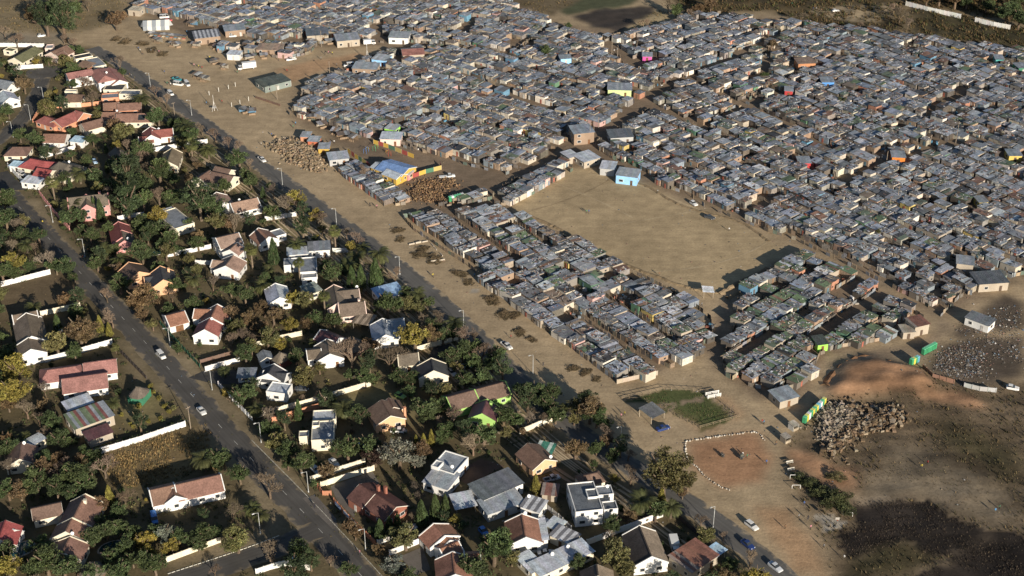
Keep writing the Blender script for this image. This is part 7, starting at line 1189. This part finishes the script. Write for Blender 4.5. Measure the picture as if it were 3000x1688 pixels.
# ---------------------------------------------------------------- portable toilets
TC=[((.05,.28,.13),'green'),((.62,.52,.08),'yellow'),((.70,.72,.70),'white'),((.10,.30,.42),'blue')]
places=['beside the broken concrete heap','at the edge of the waste yard','below the waste yard row','by the firewood yard']
for gi,(ax,ay,bx,by,n) in enumerate(TOILETS):
    a=math.atan2(by-ay,bx-ax)
    for k in range(n):
        t=k/(n-1); x,y=ax+(bx-ax)*t,ay+(by-ay)*t; ci=(0 if gi==1 else (k*3+gi)%4 if k%2 else 0)
        if gi==0: ci=[0,1,2,0,1,0,1,3,2,0,1][k]
        col,cn=TC[ci]
        root=tag(empty('portable_toilet',(x,y,ground_z(x,y)),a),f"{cn} portable toilet, {ordn(k+1)} in the row {places[gi]}",'toilet','portable toilets')
        obj('cabin',unit(M_PAINT),root,(0,0,.1),0,(1.1,1.1,2.0),col); obj('base',unit(M_RUBBER),root,(0,0,0),0,(1.2,1.2,.12)); obj('door',unit(M_PAINT),root,(0,-.56,.15),0,(.8,.05,1.8),tuple(q*.85 for q in col)); obj('roof',bevbox(M_PAINT),root,(0,0,2.1),0,(1.15,1.15,.18),tuple(min(.6,q*1.5+.05) for q in col)); obj('vent_pipe',cyl(M_TIN,6),root,(.4,.4,2.0),0,(.05,.05,.6),(.3,.3,.3))
# ---------------------------------------------------------------- one-off things of the place
def mid(pts): return (sum(p[0] for p in pts)/len(pts),sum(p[1] for p in pts)/len(pts))
# striped marquee
p=SITES['marquee']; cx,cy=mid(p); a=math.radians(8); root=tag(empty('marquee',(cx,cy,0),a),'grey and white striped marquee tent by the market','tent')
L_,Wd_=13.,7.
for k in range(6):
    x0,x1=-L_/2+k*L_/6,-L_/2+(k+1)*L_/6; cc=(.62,.6,.55) if k%2 else (.24,.26,.28)
    for s in (-1,1): obj('canopy_strip',mesh('canopy_strip',[(x0,0,4.2),(x1,0,4.2),(x1,s*Wd_/2,2.1),(x0,s*Wd_/2,2.1)],[(0,1,2,3)],M_CLOTH),root,color=cc)
    obj('side_curtain',mesh('side_curtain',[(x0,-Wd_/2,2.1),(x1,-Wd_/2,2.1),(x1,-Wd_/2-.1,0),(x0,-Wd_/2-.1,0)],[(0,1,2,3)],M_CLOTH),root,color=tuple(.9*q for q in cc))
for s in (-1,1): obj('pole',cyl(M_WOOD,6),root,(s*(L_/2-.1),0,0),0,(.07,.07,4.3),(.4,.38,.34)); obj('end_flap',mesh('end_flap',[(s*L_/2,-Wd_/2,2.1),(s*(L_/2+1.6),0,1.2),(s*L_/2,Wd_/2,2.1),(s*L_/2,0,4.2)],[(0,1,3),(1,2,3)],M_CLOTH),root,color=(.5,.5,.48))
# market stalls
(a0,b0)=SITES['stalls']; n=9
for k in range(n):
    t=k/(n-1); x,y=a0[0]+(b0[0]-a0[0])*t,a0[1]+(b0[1]-a0[1])*t; root=tag(empty('market_stall',(x,y,0),math.radians(-8)),f"dark tarpaulin market stall, {ordn(k+1)} in the row below the striped marquee",'stall','market stalls')
    for s in (-1,1):
        for q in (-1,1): obj('post',cyl(M_WOOD,5),root,(s*1.3,q*1.2,0),0,(.06,.06,2.2),(.2,.15,.1))
    obj('canopy',corr(M_TIN),root,(0,0,2.2),0,(3.0,3.0,1),rnd.choice([(.10,.09,.08),(.2,.19,.18),(.5,.48,.45),(.14,.12,.10)]),tilt=(rnd.uniform(-.1,.1),0)); obj('counter',unit(M_WOOD),root,(0,-.9,0),0,(2.4,.5,.9),(.25,.18,.12)); obj('goods',unit(M_CLOTH),root,(.2,-.9,.9),0,(1.6,.4,.3),rnd.choice([(.4,.1,.08),(.5,.48,.4),(.08,.2,.3)]))
STALLS=[((-153,603),'blue tarpaulin stall near the brick shops',(.12,.32,.55))]
def shelter(name,lab,cat,pts,h,rc,tl=.08,sheets=None):
    cx,cy=mid(pts); A=Vector(pts[0]);B=Vector(pts[1]);D=Vector(pts[3]); l=(B-A).length; w_=(D-A).length; a=math.atan2(B.y-A.y,B.x-A.x); root=tag(empty(name,(cx,cy,0),a),lab,cat)
    for s in (-1,1):
        for t in (-1,1): obj('post',cyl(M_WOOD,6),root,(s*l*.47,t*w_*.47,0),0,(.08,.08,h),(.4,.34,.26))
    n=max(3,int(w_/.9))
    for k in range(n): obj('roof_sheet',corr(M_TIN),root,(0,-w_/2+w_*(k+.5)/n,h+.05+.014*(k%2)),math.pi/2,(w_/n*1.05,l+.6,1),vary(C[rc] if rc in C else rc,.2),tilt=(tl,0))
    return root
shelter('shade_roof','grey slatted shade roof on poles beside the vegetable garden','shelter',SITES['shade'],2.7,'zincdark')
p=SITES['shelter']; shelter('bus_shelter','small pale roofed shelter at the lower corner of the dirt field','shelter',[p[0],p[1],(p[1][0]+1.5,p[1][1]+4),(p[0][0]+1.5,p[0][1]+4)],2.4,'zinclight')
# creche fence: each coloured panel a part
PANC=[C['ochre'],(.30,.07,.06),C['ochre'],(.07,.16,.10),(.42,.33,.12),(.30,.07,.06)]
for key,lab in (('creche','yellow and red panel fence facing the kiosks'),('creche2','yellow and green panel fence behind the creche'),('creche3','yellow and red panel fence below the creche')):
    pts=SITES[key]; ox,oy=pts[0]; root=tag(empty('panel_fence',(ox,oy,0)),lab,'fence'); c_=0
    for i in range(len(pts)-1):
        A,B=pts[i],pts[i+1]; L=math.dist(A,B); n=max(1,round(L/3.2)); an=math.atan2(B[1]-A[1],B[0]-A[0])
        for k in range(n):
            t=(k+.5)/n; obj('panel',unit(M_PAINT),root,(A[0]+(B[0]-A[0])*t-ox,A[1]+(B[1]-A[1])*t-oy,.1),an,(L/n-.1,.08,1.9),PANC[(c_)%6]); c_+=1
            obj('post',cyl(M_WOOD,5),root,(A[0]+(B[0]-A[0])*k/n-ox,A[1]+(B[1]-A[1])*k/n-oy,0),0,(.08,.08,2.1),(.3,.28,.24))
# children's playground frames
for k,(x,y) in enumerate(SITES['lawnplay']):
    root=tag(empty('play_frame',(x,y,0),rnd.uniform(0,3)),f"{('blue','green','red')[k]} climbing frame in the creche yard",'play frame','creche climbing frames'); c_=[(.08,.2,.45),(.06,.3,.14),(.45,.07,.05)][k]
    for s in (-1,1):
        for t in (-1,1): obj('leg',cyl(M_PAINT,6),root,(s*1.2,t*.6,0),0,(.06,.06,2.1),c_)
    obj('top_bar',cyl(M_PAINT,6),root,(-1.4,0,2.1),0,(.06,.06,2.8),c_,tilt=(0,math.pi/2)); obj('slide',unit(M_PAINT),root,(2.2,0,.9),0,(2.6,.6,.06),(.55,.45,.08),tilt=(0,math.radians(36)))
# rubble, spoil, firewood and litter heaps (uncountable pieces: stuff, heaped on a core)
def heap(name,lab,cat,poly,n,size,cols,hmax,seed,flatp=.6):
    r=random.Random(seed); ac=Acc(); X=[p[0] for p in poly];Y=[p[1] for p in poly]; k=0; tries=0
    edge=list(poly)+[poly[0]]
    while k<n and tries<n*20:
        tries+=1; x,y=r.uniform(min(X),max(X)),r.uniform(min(Y),max(Y))
        if not inpoly(x,y,poly): continue
        d=line_d((x,y),edge); j=abs(r.gauss(0,1))*max(0,2.5-d); ja=r.uniform(0,6.28); x+=j*math.cos(ja)*1.2; y+=j*math.sin(ja)*1.2; z=ground_z(x,y)+min(hmax,d*.5)*(.55+.45*mnoise.noise(Vector((x*.25,y*.25,seed))))*r.uniform(.6,1); s=r.uniform(*size); ac.box(x,y,z-.3*s,s*r.uniform(.7,1.5),s*r.uniform(.5,1.1),(s*r.uniform(.3,flatp+.4)+.2 if flatp>0 else s*r.uniform(.1,.35)),r.uniform(0,6.28),vary(r.choice(cols),.22,r),r.uniform(-.6,.6),r.uniform(-.6,.6),True); k+=1
    return tag(ac.build(name,M_STUFF),lab,cat,kind='stuff')
heap('rubble_heap','heap of pale brown rubble and earth beside the kiosks','rubble',SITES['rubble_big'],1800,(.2,1.0),[(.26,.19,.12),(.22,.16,.10),(.30,.24,.17),(.18,.13,.085),(.14,.11,.07)],1.6,4)
heap('firewood_heap','brown firewood and scrap heap below the creche','firewood',SITES['firewood'],1200,(.15,.6),[(.2,.12,.06),(.13,.08,.045),(.26,.17,.09),(.09,.06,.04)],.7,5)
heap('concrete_rubble','heap of broken pale concrete slabs on the waste ground','rubble',SITES['rubble_right'],900,(.25,1.15),[(.25,.205,.155),(.20,.165,.12),(.29,.245,.19),(.15,.12,.085)],1.2,6,.25)
heap('spoil_heap','mounds of dark brown spoil beside the broken concrete','earth',SITES['spoil'],800,(.3,1.2),[(.13,.09,.055),(.10,.07,.042),(.17,.12,.075),(.22,.18,.13)],1.3,7)
LIT=[(.34,.33,.31),(.16,.14,.12),(.12,.10,.085),(.17,.13,.095),(.14,.18,.22),(.22,.13,.10),(.06,.05,.04),(.24,.19,.14),(.10,.08,.06),(.08,.07,.06),(.16,.14,.12)]
heap('litter_heap','pale litter and scrap heap in the waste yard','litter',SITES['trash'],1500,(.10,.55),LIT,.25,8,0)
heap('scrap_litter','scattered scrap and litter along the waste yard slope','litter',SITES['trash2'],700,(.15,.6),LIT,.2,9,0)
r=random.Random(12); ac=Acc()
for _ in range(900):                                  # thin litter over lanes and verges
    x,y=r.uniform(-120,270),r.uniform(300,560)
    if line_d((x,y),road_lines['tarred_road'][1])<5: continue
    z=ground_z(x,y); ac.box(x,y,z,r.uniform(.15,.5),r.uniform(.1,.4),r.uniform(.05,.2),r.uniform(0,6),vary(r.choice(LIT[:6]+[(.2,.15,.1)]),.2,r))
tag(ac.build('verge_litter',M_STUFF),'small stones and litter scattered over the dirt','litter',kind='stuff')
# ruin foundations
p=SITES['ruin']; ox,oy=p[0]; root=tag(empty('ruined_foundation',(ox,oy,0)),'low ruined foundation walls among brush on the verge','ruin')
for A,B in ((p[0],p[1]),(p[1],p[2]),(p[3],p[2])):
    an=math.atan2(B[1]-A[1],B[0]-A[0]); L=math.dist(A,B); n=int(L/2.4)
    for k in range(n):
        if rnd.random()<.75: t=(k+.5)/n; obj('wall_stub',unit(M_WALL),root,(A[0]+(B[0]-A[0])*t-ox,A[1]+(B[1]-A[1])*t-oy,0),an,(2.2,.25,rnd.uniform(.25,.7)),(.42,.37,.3))
# ring of painted stones round the red soil island
root=tag(empty('stone_border',(*SITES['ring'][0],0)),'border of white painted stones round the red soil island','stone border'); ox,oy=SITES['ring'][0]
bm=bmesh.new(); bmesh.ops.create_icosphere(bm,subdivisions=1,radius=.5)
for v_ in bm.verts: v_.co*=1+.3*mnoise.noise(v_.co*3)
ST=bpy.data.meshes.new('stone'); bm.to_mesh(ST); bm.free(); ST.materials.append(M_WALL)
for key in ('ring','ring2'):
    lp=smooth_line(SITES[key],.72)
    for x,y in lp:
        s=rnd.uniform(.5,.85); obj('stone',ST,root,(x-ox+rnd.uniform(-.2,.2),y-oy+rnd.uniform(-.2,.2),.1),rnd.uniform(0,6),(s,s*rnd.uniform(.7,1),s*.75),rnd.choice([(.5,.47,.41),(.4,.36,.3),(.55,.52,.46),(.28,.22,.16)]))
x,y=SITES['monument']; root=tag(empty('work_cart',(x,y,0),.5),'dark loaded hand cart on the red soil island','cart'); obj('tray',unit(M_WOOD),root,(0,0,.45),0,(1.6,1,.4),(.06,.06,.06)); obj('load',bevbox(M_CLOTH,.2),root,(.1,0,.85),0,(1.2,.9,.7),(.10,.10,.08))
for s in (-1,1): obj('wheel',cyl(M_RUBBER,12),root,(-.2,s*.55,.35),0,(.35,.35,.1),tilt=(math.pi/2,0)); obj('handle',cyl(M_WOOD,5),root,(.7,s*.35,.6),0,(.03,.03,1.0),(.3,.22,.14),tilt=(0,math.radians(80)))
x,y=SITES['wheelbarrow']; tree('s',x,y,.9,'lone dark shrub planted on the red soil island',None,'garden_shrub')
# white footbridge rails
p=SITES['bridge']; cx,cy=mid(p); a=math.atan2(p[1][1]-p[0][1],p[1][0]-p[0][0])+.3; root=tag(empty('footbridge',(cx,cy,0),a),'small footbridge with white plank rails at the vegetable garden','bridge'); obj('deck',unit(M_WOOD),root,(0,0,.1),0,(4.5,1.6,.12),(.4,.36,.28))
for s in (-1,1):
    for z in (.5,.85,1.2): obj('rail',unit(M_WALL),root,(0,s*.8,z),0,(4.6,.06,.16),(.74,.73,.7))
    for x in (-2.1,0,2.1): obj('post',unit(M_WALL),root,(x,s*.8,.0),0,(.12,.14,1.42),(.72,.71,.68))
# goal frames
for k,(x0,y0,x1,y1) in enumerate(SITES['goals']):
    cx,cy=(x0+x1)/2,(y0+y1)/2; L=math.dist((x0,y0),(x1,y1)); z0=ground_z(cx,cy); root=tag(empty('goal_frame',(cx,cy,z0),math.atan2(y1-y0,x1-x0)),('white goal frame beside the green thicket','second white goal frame nearer the thicket shade','white goal frame at the concrete court')[k],'goal'); c_=(.75,.74,.7)
    for s in (-1,1): obj('goal_post',cyl(M_WALL,7),root,(s*L/2,0,0),0,(.06,.06,1.3),c_); obj('back_stay',cyl(M_WALL,5),root,(s*L/2,.7,0),0,(.04,.04,1.45),c_,tilt=(math.radians(28),0))
    obj('crossbar',cyl(M_WALL,7),root,(-L/2,0,1.3),0,(.06,.06,L),c_,tilt=(0,math.pi/2))
x,y=SITES['hoop']; root=tag(empty('hoop_pole',(x,y,0)),'dark netball hoop pole on the concrete court','hoop'); obj('pole',cyl(M_TIN,7),root,(0,0,0),0,(.09,.09,3.2),(.12,.11,.1)); obj('backboard',unit(M_WOOD),root,(0,-.15,2.7),0,(1.1,.06,.8),(.3,.28,.25)); obj('hoop',cyl(M_TIN,10),root,(0,-.5,2.75),0,(.24,.24,.03),(.3,.1,.05)); obj('base',cyl(M_WALL,8),root,(0,0,0),0,(.5,.5,.12),(.3,.28,.24))
for k,(x,y) in enumerate(SITES['benches']):
    root=tag(empty('bench',(x,y,ground_z(x,y)),.3),('pale plank bench near the red soil slope','second plank bench nearer the thicket')[k],'bench'); obj('seat',unit(M_WOOD),root,(0,0,.42),0,(2.2,.4,.06),(.5,.47,.4)); obj('backrest',unit(M_WOOD),root,(0,.22,.6),0,(2.2,.06,.4),(.45,.42,.36))
    for s in (-1,1): obj('leg',unit(M_WOOD),root,(s*.9,0,0),0,(.1,.38,.42),(.3,.28,.24))
for k,key in enumerate(('hut1','hut2')):
    x,y=SITES[key]; root=tag(empty('vendor_hut',(x,y,ground_z(x,y)),.6),('white walled open vendor hut beside the toilets','low plank vendor hut below the toilets')[k],'hut'); cc=((.6,.58,.52),(.26,.22,.17))[k]
    for an in range(3): obj('wall_panel',unit(M_WALL),root,(1.1*math.cos(an*1.571),1.1*math.sin(an*1.571),0),an*1.571+1.571,(2.2,.08,1.9),cc)
    for q in range(3): obj('roof_sheet',corr(M_TIN),root,(-.8+.8*q,0,2.0+.014*(q%2)),0,(.85,2.6,1),vary((.3,.28,.24),.3),tilt=(.1,0))
    obj('counter',unit(M_WOOD),root,(0,-1.0,0),0,(2,.4,.9),(.3,.25,.18))
# coloured front of the green shed
sh=next(q for q in SPECIALS if 'green tin shed' in q[0]); ty,cx,cy,an,L_,Wd_,ev,rg,rc=sh[4][0]; a=math.radians(an); root=next(o for o in bpy.data.objects if o.get('label')==sh[0])
for k in range(7):
    u=L_/2+.08; v=-Wd_/2+Wd_*(k+.5)/7; obj('front_panel',unit(M_PAINT),root,(u*math.cos(a)-v*math.sin(a),u*math.sin(a)+v*math.cos(a),.1),a,(.08,Wd_/7*.94,2.9),[(.7,.7,.68),(.65,.5,.08),(.7,.7,.68),(.5,.2,.06),(.08,.3,.18),(.65,.5,.08),(.7,.7,.68)][k])
# market clutter: lean-to shelters
mr=random.Random(31); pass
for k,(mx,my) in enumerate(SITES['market']):
    root=tag(empty('lean_to',(mx,my,0),mr.uniform(-.6,.6)),where(mr.choice(['dark tin lean-to','patched lean-to','plank lean-to']),mx,my),'lean-to','market lean-to shelters'); l=mr.uniform(3,5.5); w_=mr.uniform(2.5,4)
    for s in (-1,1):
        for q in (-1,1): obj('post',cyl(M_WOOD,5),root,(s*l*.45,q*w_*.45,0),0,(.06,.06,2.2+.2*q),(.2,.15,.1))
    n=int(l/1.0)
    for q in range(n): obj('roof_sheet',corr(M_TIN),root,(-l/2+l*(q+.5)/n,0,2.25+.014*(q%2)),0,(l/n*1.05,w_,1),vary(mr.choice([(.10,.095,.09),(.2,.2,.2),(.3,.3,.3),(.16,.12,.09)]),.2),tilt=(.08,0))
    obj('back_wall',unit(M_WALL),root,(0,w_*.45,0),0,(l*.95,.06,1.9),mr.choice([(.14,.12,.1),(.3,.27,.22),(.1,.2,.3),(.2,.14,.09)])); obj('counter',unit(M_WOOD),root,(0,-w_*.3,0),0,(l*.7,.5,.85),(.25,.18,.12))
# low earth banks round the dirt field
def bank(pts,h,w_,seed,col=(.2,.15,.095)):
    r=random.Random(seed); lp=smooth_line(pts,1.2); v=[];f=[]
    for i,q in enumerate(lp):
        a=Vector(lp[max(i-1,0)]);b=Vector(lp[min(i+1,len(lp)-1)]); t=(b-a).normalized(); n=Vector((-t.y,t.x)); hh=h*r.uniform(.5,1.1); o=r.uniform(-.3,.3)
        for s,z in ((-1,-.1),(-.4,hh*.8),(0.1,hh),(.5,hh*.6),(1,-.1)): v.append((q[0]+n.x*(w_*s+o),q[1]+n.y*(w_*s+o),z))
    for i in range(len(lp)-1):
        for k in range(4): f.append((5*i+k,5*i+1+k,5*i+6+k,5*i+5+k))
    me=mesh('earth_bank',v,[q[::-1] for q in f],M_GROUND,False,[(*col,1)]*len(v)); tag(obj('earth_bank',me),kind='structure')
FLD=[q for c_,b_,q in GROUND if c_=='field'][0]
bank(SITES['fieldtrack'],1.0,1.3,1); bank([(x+2.5,y-3) for x,y in SITES['fieldtrack']],.8,1.0,2); bank([FLD[k] for k in (9,10,11,12,13,14)],.5,1.0,3,(.22,.165,.10)); bank([FLD[k] for k in (3,4,5,6,7)],.4,.9,4,(.22,.165,.10)); bank([FLD[0],FLD[1]],.7,1.0,5)
ring=[q for c_,b_,q in GROUND if c_=='redsoil'][0]; bank([ring[k] for k in (0,1,2,3,4)],1.2,2.2,6,(.2,.11,.06))
# garden plots: hedge, beds
def hedge(lab,pts,h,w_,col,seed):
    r=random.Random(seed); v=[];f=[];c=[]; ox,oy=pts[0]; L=sum(math.dist(pts[i],pts[i+1]) for i in range(len(pts)-1)); lp=smooth_line(pts,.3)
    for x,y in lp:
        for _ in range(14): leaf(v,f,c,Vector((x-ox+r.uniform(-w_,w_),y-oy+r.uniform(-w_,w_),h*r.uniform(.15,1.05)*(1+.25*mnoise.noise(Vector((x*.5,y*.5,0)))))),.2,r,r.uniform(.7,1.2))
    return tag(obj('hedge',mesh('hedge',v,f,M_LEAF,col=c),None,(ox,oy,0),color=col),lab,'hedge')
wall_pts=[q for q in WALLS if q[0].startswith('white wall below the overgrown')][0][3]
hedge('dark clipped hedge behind the white wall below the overgrown plot house',[(p_[0]-.3,p_[1]+1.0) for p_ in wall_pts],1.7,.7,(.035,.05,.018),3)
rt=road_lines['tarred_road'][1]
# reeds and dry grass: uncountable blades
def tufts(name,lab,cat,polys,n,hh,cols,seed,skip=()):
    r=random.Random(seed); v=[];f=[];c=[]
    areas=[]
    for P_ in polys:
        X=[p[0] for p in P_];Y=[p[1] for p in P_]; areas.append((max(X)-min(X))*(max(Y)-min(Y)))
    for P_,ar in zip(polys,areas):
        X=[p[0] for p in P_];Y=[p[1] for p in P_]
        for _ in range(int(n*ar/sum(areas))):
            x,y=r.uniform(min(X),max(X)),r.uniform(min(Y),max(Y))
            if not inpoly(x,y,P_) or any(inpoly(x,y,q) for q in skip): continue
            if mnoise.noise(Vector((x*.11,y*.11,seed)))+r.uniform(-.35,.35)<-.1: continue
            z=ground_z(x,y)-.05; k=vary(r.choice(cols),.25,r); h=r.uniform(*hh)
            for j in range(4):
                a=r.uniform(0,6.28); b=len(v); w_=h*.32; dx,dy=math.cos(a),math.sin(a); ox_,oy_=r.uniform(-.25,.25)*h,r.uniform(-.25,.25)*h
                v+=[(x+ox_-dy*w_*.5,y+oy_+dx*w_*.5,z),(x+ox_+dy*w_*.5,y+oy_-dx*w_*.5,z),(x+ox_+dx*h*.5,y+oy_+dy*h*.5,z+h*r.uniform(.6,1))]; f.append((b,b+1,b+2)); c+=[(*k,1)]*3
    return tag(obj(name,mesh(name,v,f,M_GRASS,col=c)),lab,cat,kind='stuff')
gp_=lambda k:[p for c_,b_,p in GROUND if c_==k]
tufts('waste_grass','patchy dry grass over the waste ground','grass',gp_('waste'),15000,(.2,.5),[(.15,.11,.06),(.11,.085,.05),(.19,.145,.085),(.08,.075,.035)],1,gp_('burnt')+gp_('redsoil')+gp_('trash'))
tufts('waste_scrub','low dark scrub dotted over the waste ground','scrub',gp_('waste'),5000,(.5,1.1),[(.07,.06,.03),(.10,.075,.04),(.055,.05,.028)],11,gp_('burnt')+gp_('redsoil')+gp_('waste2')+gp_('trash'))
tufts('dry_grass','tall tawny grass on the overgrown plot','grass',gp_('drygrass'),5000,(.4,1.0),[(.22,.15,.065),(.17,.12,.06),(.26,.18,.08),(.12,.10,.05)],2)
tufts('scrub','dark brown scrub and reeds beyond the settlement','scrub',gp_('scrubdark')[:1]+gp_('scrubfar'),14000,(.7,1.8),[(.10,.07,.035),(.07,.055,.028),(.13,.09,.045),(.055,.06,.025)],3)
tufts('hill_grass','dry grass on the far slope above the market','grass',gp_('grassland')[:1]+gp_('brownfar')+gp_('tan'),9000,(.4,1.0),[(.17,.125,.06),(.13,.10,.05),(.21,.155,.08),(.09,.08,.04)],4)
tufts('burnt_stubble','charred black stubble on the burnt ground','grass',gp_('burnt'),9000,(.2,.55),[(.04,.032,.026),(.025,.021,.018),(.06,.046,.035),(.10,.078,.055)],5)
tufts('plot_weeds','weeds and rough grass in gardens and bare plots','grass',gp_('bareplot')+gp_('suburb'),14000,(.25,.6),[(.12,.095,.05),(.09,.08,.035),(.15,.115,.06),(.06,.065,.025)],6)
tufts('garden_beds','leafy vegetable beds in the fenced garden','vegetables',gp_('gardengreen'),3000,(.2,.5),[(.06,.10,.03),(.09,.10,.04),(.12,.10,.05)],7)
# garden pools
for key,lab,rx,ry in (('poolA','kidney shaped pool of dark teal water in shade',4,2.6),('poolB','small teal pool beside the brick brown roofed house',3,1.8),('poolC','teal pool below the pink walled house',3.2,1.6)):
    x,y=SITES[key]; root=tag(empty('swimming_pool',(x,y,0),.6),lab,'pool'); n=20
    ring=[(rx*math.cos(t*.314)*(1+.12*math.sin(2*t*.314)),ry*math.sin(t*.314)) for t in range(n)]
    obj('water',mesh('water',[(a_,b_,.06) for a_,b_ in ring],[tuple(range(n))],M_WATER),root)
    v=[(a_*k_,b_*k_,z_) for k_,z_ in ((1.0,.12),(1.18,.12),(1.18,0)) for a_,b_ in ring]; f=[]
    for q in range(2):
        for i in range(n): f.append((q*n+i,(q+1)*n+i,(q+1)*n+(i+1)%n,q*n+(i+1)%n))
    obj('pool_coping',mesh('pool_coping',v,f,M_WALL),root,color=(.4,.36,.3))
# advertising boards on the brick street wall
for k,(x,y) in enumerate(SITES['billboards']):
    w0=[q for q in WALLS if 'advertising' in q[0]][0][3]; an=math.atan2(w0[1][1]-w0[0][1],w0[1][0]-w0[0][0]); dx,dy=math.sin(an),-math.cos(an)
    if dx*-x+dy*-y<0: dx,dy=-dx,-dy
    root=tag(empty('sign_board',(x,y,0),an),('blue and white board fixed to the brick street wall','white and blue board in the middle of the brick street wall','pale board at the lower part of the brick street wall')[k],'sign'); s=1 if (math.sin(an)*-x-math.cos(an)*-y)>0 else -1
    obj('panel',unit(M_PAINT),root,(0,-s*.35,.5),0,(3.0,.06,1.1),((.10,.2,.42),(.62,.62,.6),(.5,.48,.42))[k]); obj('frame',unit(M_WALL),root,(0,-s*.30,.42),0,(3.15,.05,1.26),(.3,.28,.25)); obj('stripe',unit(M_PAINT),root,(0,-s*.39,.85),0,(2.6,.03,.3),((.65,.65,.62),(.12,.2,.5),(.4,.12,.1))[k])

# undergrowth of the gardens: low leafy mass, uncountable
SUB=gp_('suburb')[0]; KEEP=gp_('lawn')+gp_('verge')+gp_('drygrass')+gp_('bareplot')+[q[2] for q in PAVING]
hw=[w_ for h_ in HOUSES for w_ in h_[4]]
def in_house(x,y,m=.5):
    for ty,cx,cy,an,L,Wd,ev,rg,rc in hw:
        dx,dy=x-cx,y-cy
        if abs(dx)<20 and abs(dy)<20:
            a=math.radians(an); u=dx*math.cos(a)+dy*math.sin(a); v=-dx*math.sin(a)+dy*math.cos(a)
            if abs(u)<L/2+m and abs(v)<Wd/2+m: return True
    return False
r=random.Random(91); v=[];f=[];c=[]; k=0
RL=[(w_/2+2.2,pl[::3]) for w_,pl in road_lines.values()]
for _ in range(30000):
    x,y=r.uniform(-275,80),r.uniform(255,640); nz=mnoise.noise(Vector((x*.09,y*.09,2)))+.5*mnoise.noise(Vector((x*.3,y*.3,5)))
    if nz<-.02 or not inpoly(x,y,SUB) or in_house(x,y): continue
    if any(inpoly(x,y,q) for q in KEEP) or any(line_d((x,y),pl)<w_ for w_,pl in RL): continue
    h=.25+1.5*nz*r.uniform(.5,1.2); hue=r.choice([(.048,.063,.025),(.056,.07,.028),(.08,.07,.034),(.07,.08,.031),(.10,.09,.04),(.04,.054,.023)])
    for q in range(7):
        n0=len(v); leaf(v,f,c,Vector((x+r.uniform(-.6,.6),y+r.uniform(-.6,.6),r.uniform(.1,1)*h)),.3,r,1.0); s=r.uniform(.7,1.3)
        for t in range(4): c[n0+t]=(hue[0]*s,hue[1]*s,hue[2]*s,1)
    k+=1
tag(obj('undergrowth',mesh('undergrowth',v,f,M_GRASS,col=c)),'low tangled undergrowth filling the suburban gardens','undergrowth',kind='stuff')
# wheel tracks worn into the dirt verge
tr=random.Random(17)
for k in range(16):
    off=-tr.uniform(6.5,26); i0=tr.randint(0,len(rt)-60); n_=tr.randint(40,110); seg=offset(rt,off)[i0:i0+n_]
    if len(seg)<12: continue
    ph=tr.uniform(0,6); am=tr.uniform(.6,2.4); seg=[(x+am*math.sin(ph+i*.07),y+am*math.cos(ph+i*.06)) for i,(x,y) in enumerate(seg)]
    cc=tr.choice([(.30,.225,.145),(.44,.35,.235),(.27,.20,.13)])
    for s in (-.8,.8):
        lp=offset(seg,s); v=[];f=[]
        for i,q in enumerate(lp):
            a=Vector(lp[max(i-1,0)]);b=Vector(lp[min(i+1,len(lp)-1)]); t=(b-a).normalized(); w_=.22+.10*math.sin(i*.9+ph)
            v+=[(q[0]-t.y*w_,q[1]+t.x*w_,.004+.0015*k),(q[0]+t.y*w_,q[1]-t.x*w_,.004+.0015*k)]
        for i in range(len(lp)-1): f.append((2*i+1,2*i+3,2*i+2,2*i))
        tag(obj('wheel_track',mesh('wheel_track',v,f,M_GROUND,False,[(*cc,1)]*len(v))),kind='structure')
for k in range(7):                                    # worn lines across the dirt field
    X=[q[0] for q in FLD];Y=[q[1] for q in FLD]; a0=(tr.uniform(min(X)+20,max(X)-20),tr.uniform(min(Y)+15,max(Y)-15)); an=math.radians(tr.choice([-42,-30,-55,20,48])); seg=[(a0[0]+math.cos(an+.004*i*(k-3))*i*1.5,a0[1]+math.sin(an+.004*i*(k-3))*i*1.5) for i in range(-22,23)]; seg=[q for q in seg if inpoly(q[0],q[1],FLD)]
    if len(seg)<8: continue
    v=[];f=[]; cc=tr.choice([(.30,.225,.135),(.41,.32,.20)])
    for i,q in enumerate(seg):
        a=Vector(seg[max(i-1,0)]);b=Vector(seg[min(i+1,len(seg)-1)]); t=(b-a).normalized(); w_=.3+.15*math.sin(i*.7)
        v+=[(q[0]-t.y*w_,q[1]+t.x*w_,.03+.0015*k),(q[0]+t.y*w_,q[1]-t.x*w_,.03+.0015*k)]
    for i in range(len(seg)-1): f.append((2*i+1,2*i+3,2*i+2,2*i))
    tag(obj('footpath',mesh('footpath',v,f,M_GROUND,False,[(*cc,1)]*len(v))),kind='structure')
# fence round the vegetable garden
gpoly=gp_('gardengreen')[0]; ox,oy=gpoly[0]; root=tag(empty('garden_fence',(ox,oy,0)),'low pole fence round the green vegetable garden','fence'); gl=list(gpoly)+[gpoly[0]]
for i in range(len(gl)-1):
    A,B=gl[i],gl[i+1]; L=math.dist(A,B); n=max(1,int(L/2.2)); an=math.atan2(B[1]-A[1],B[0]-A[0])
    for k in range(n):
        x,y=A[0]+(B[0]-A[0])*k/n-ox,A[1]+(B[1]-A[1])*k/n-oy; obj('post',cyl(M_WOOD,5),root,(x,y,0),0,(.07,.07,1.2),(.2,.15,.1))
        for z in (.5,1.0): obj('rail',unit(M_WOOD),root,(x+(B[0]-A[0])/n/2,y+(B[1]-A[1])/n/2,z),an,(L/n,.05,.08),(.24,.19,.13))
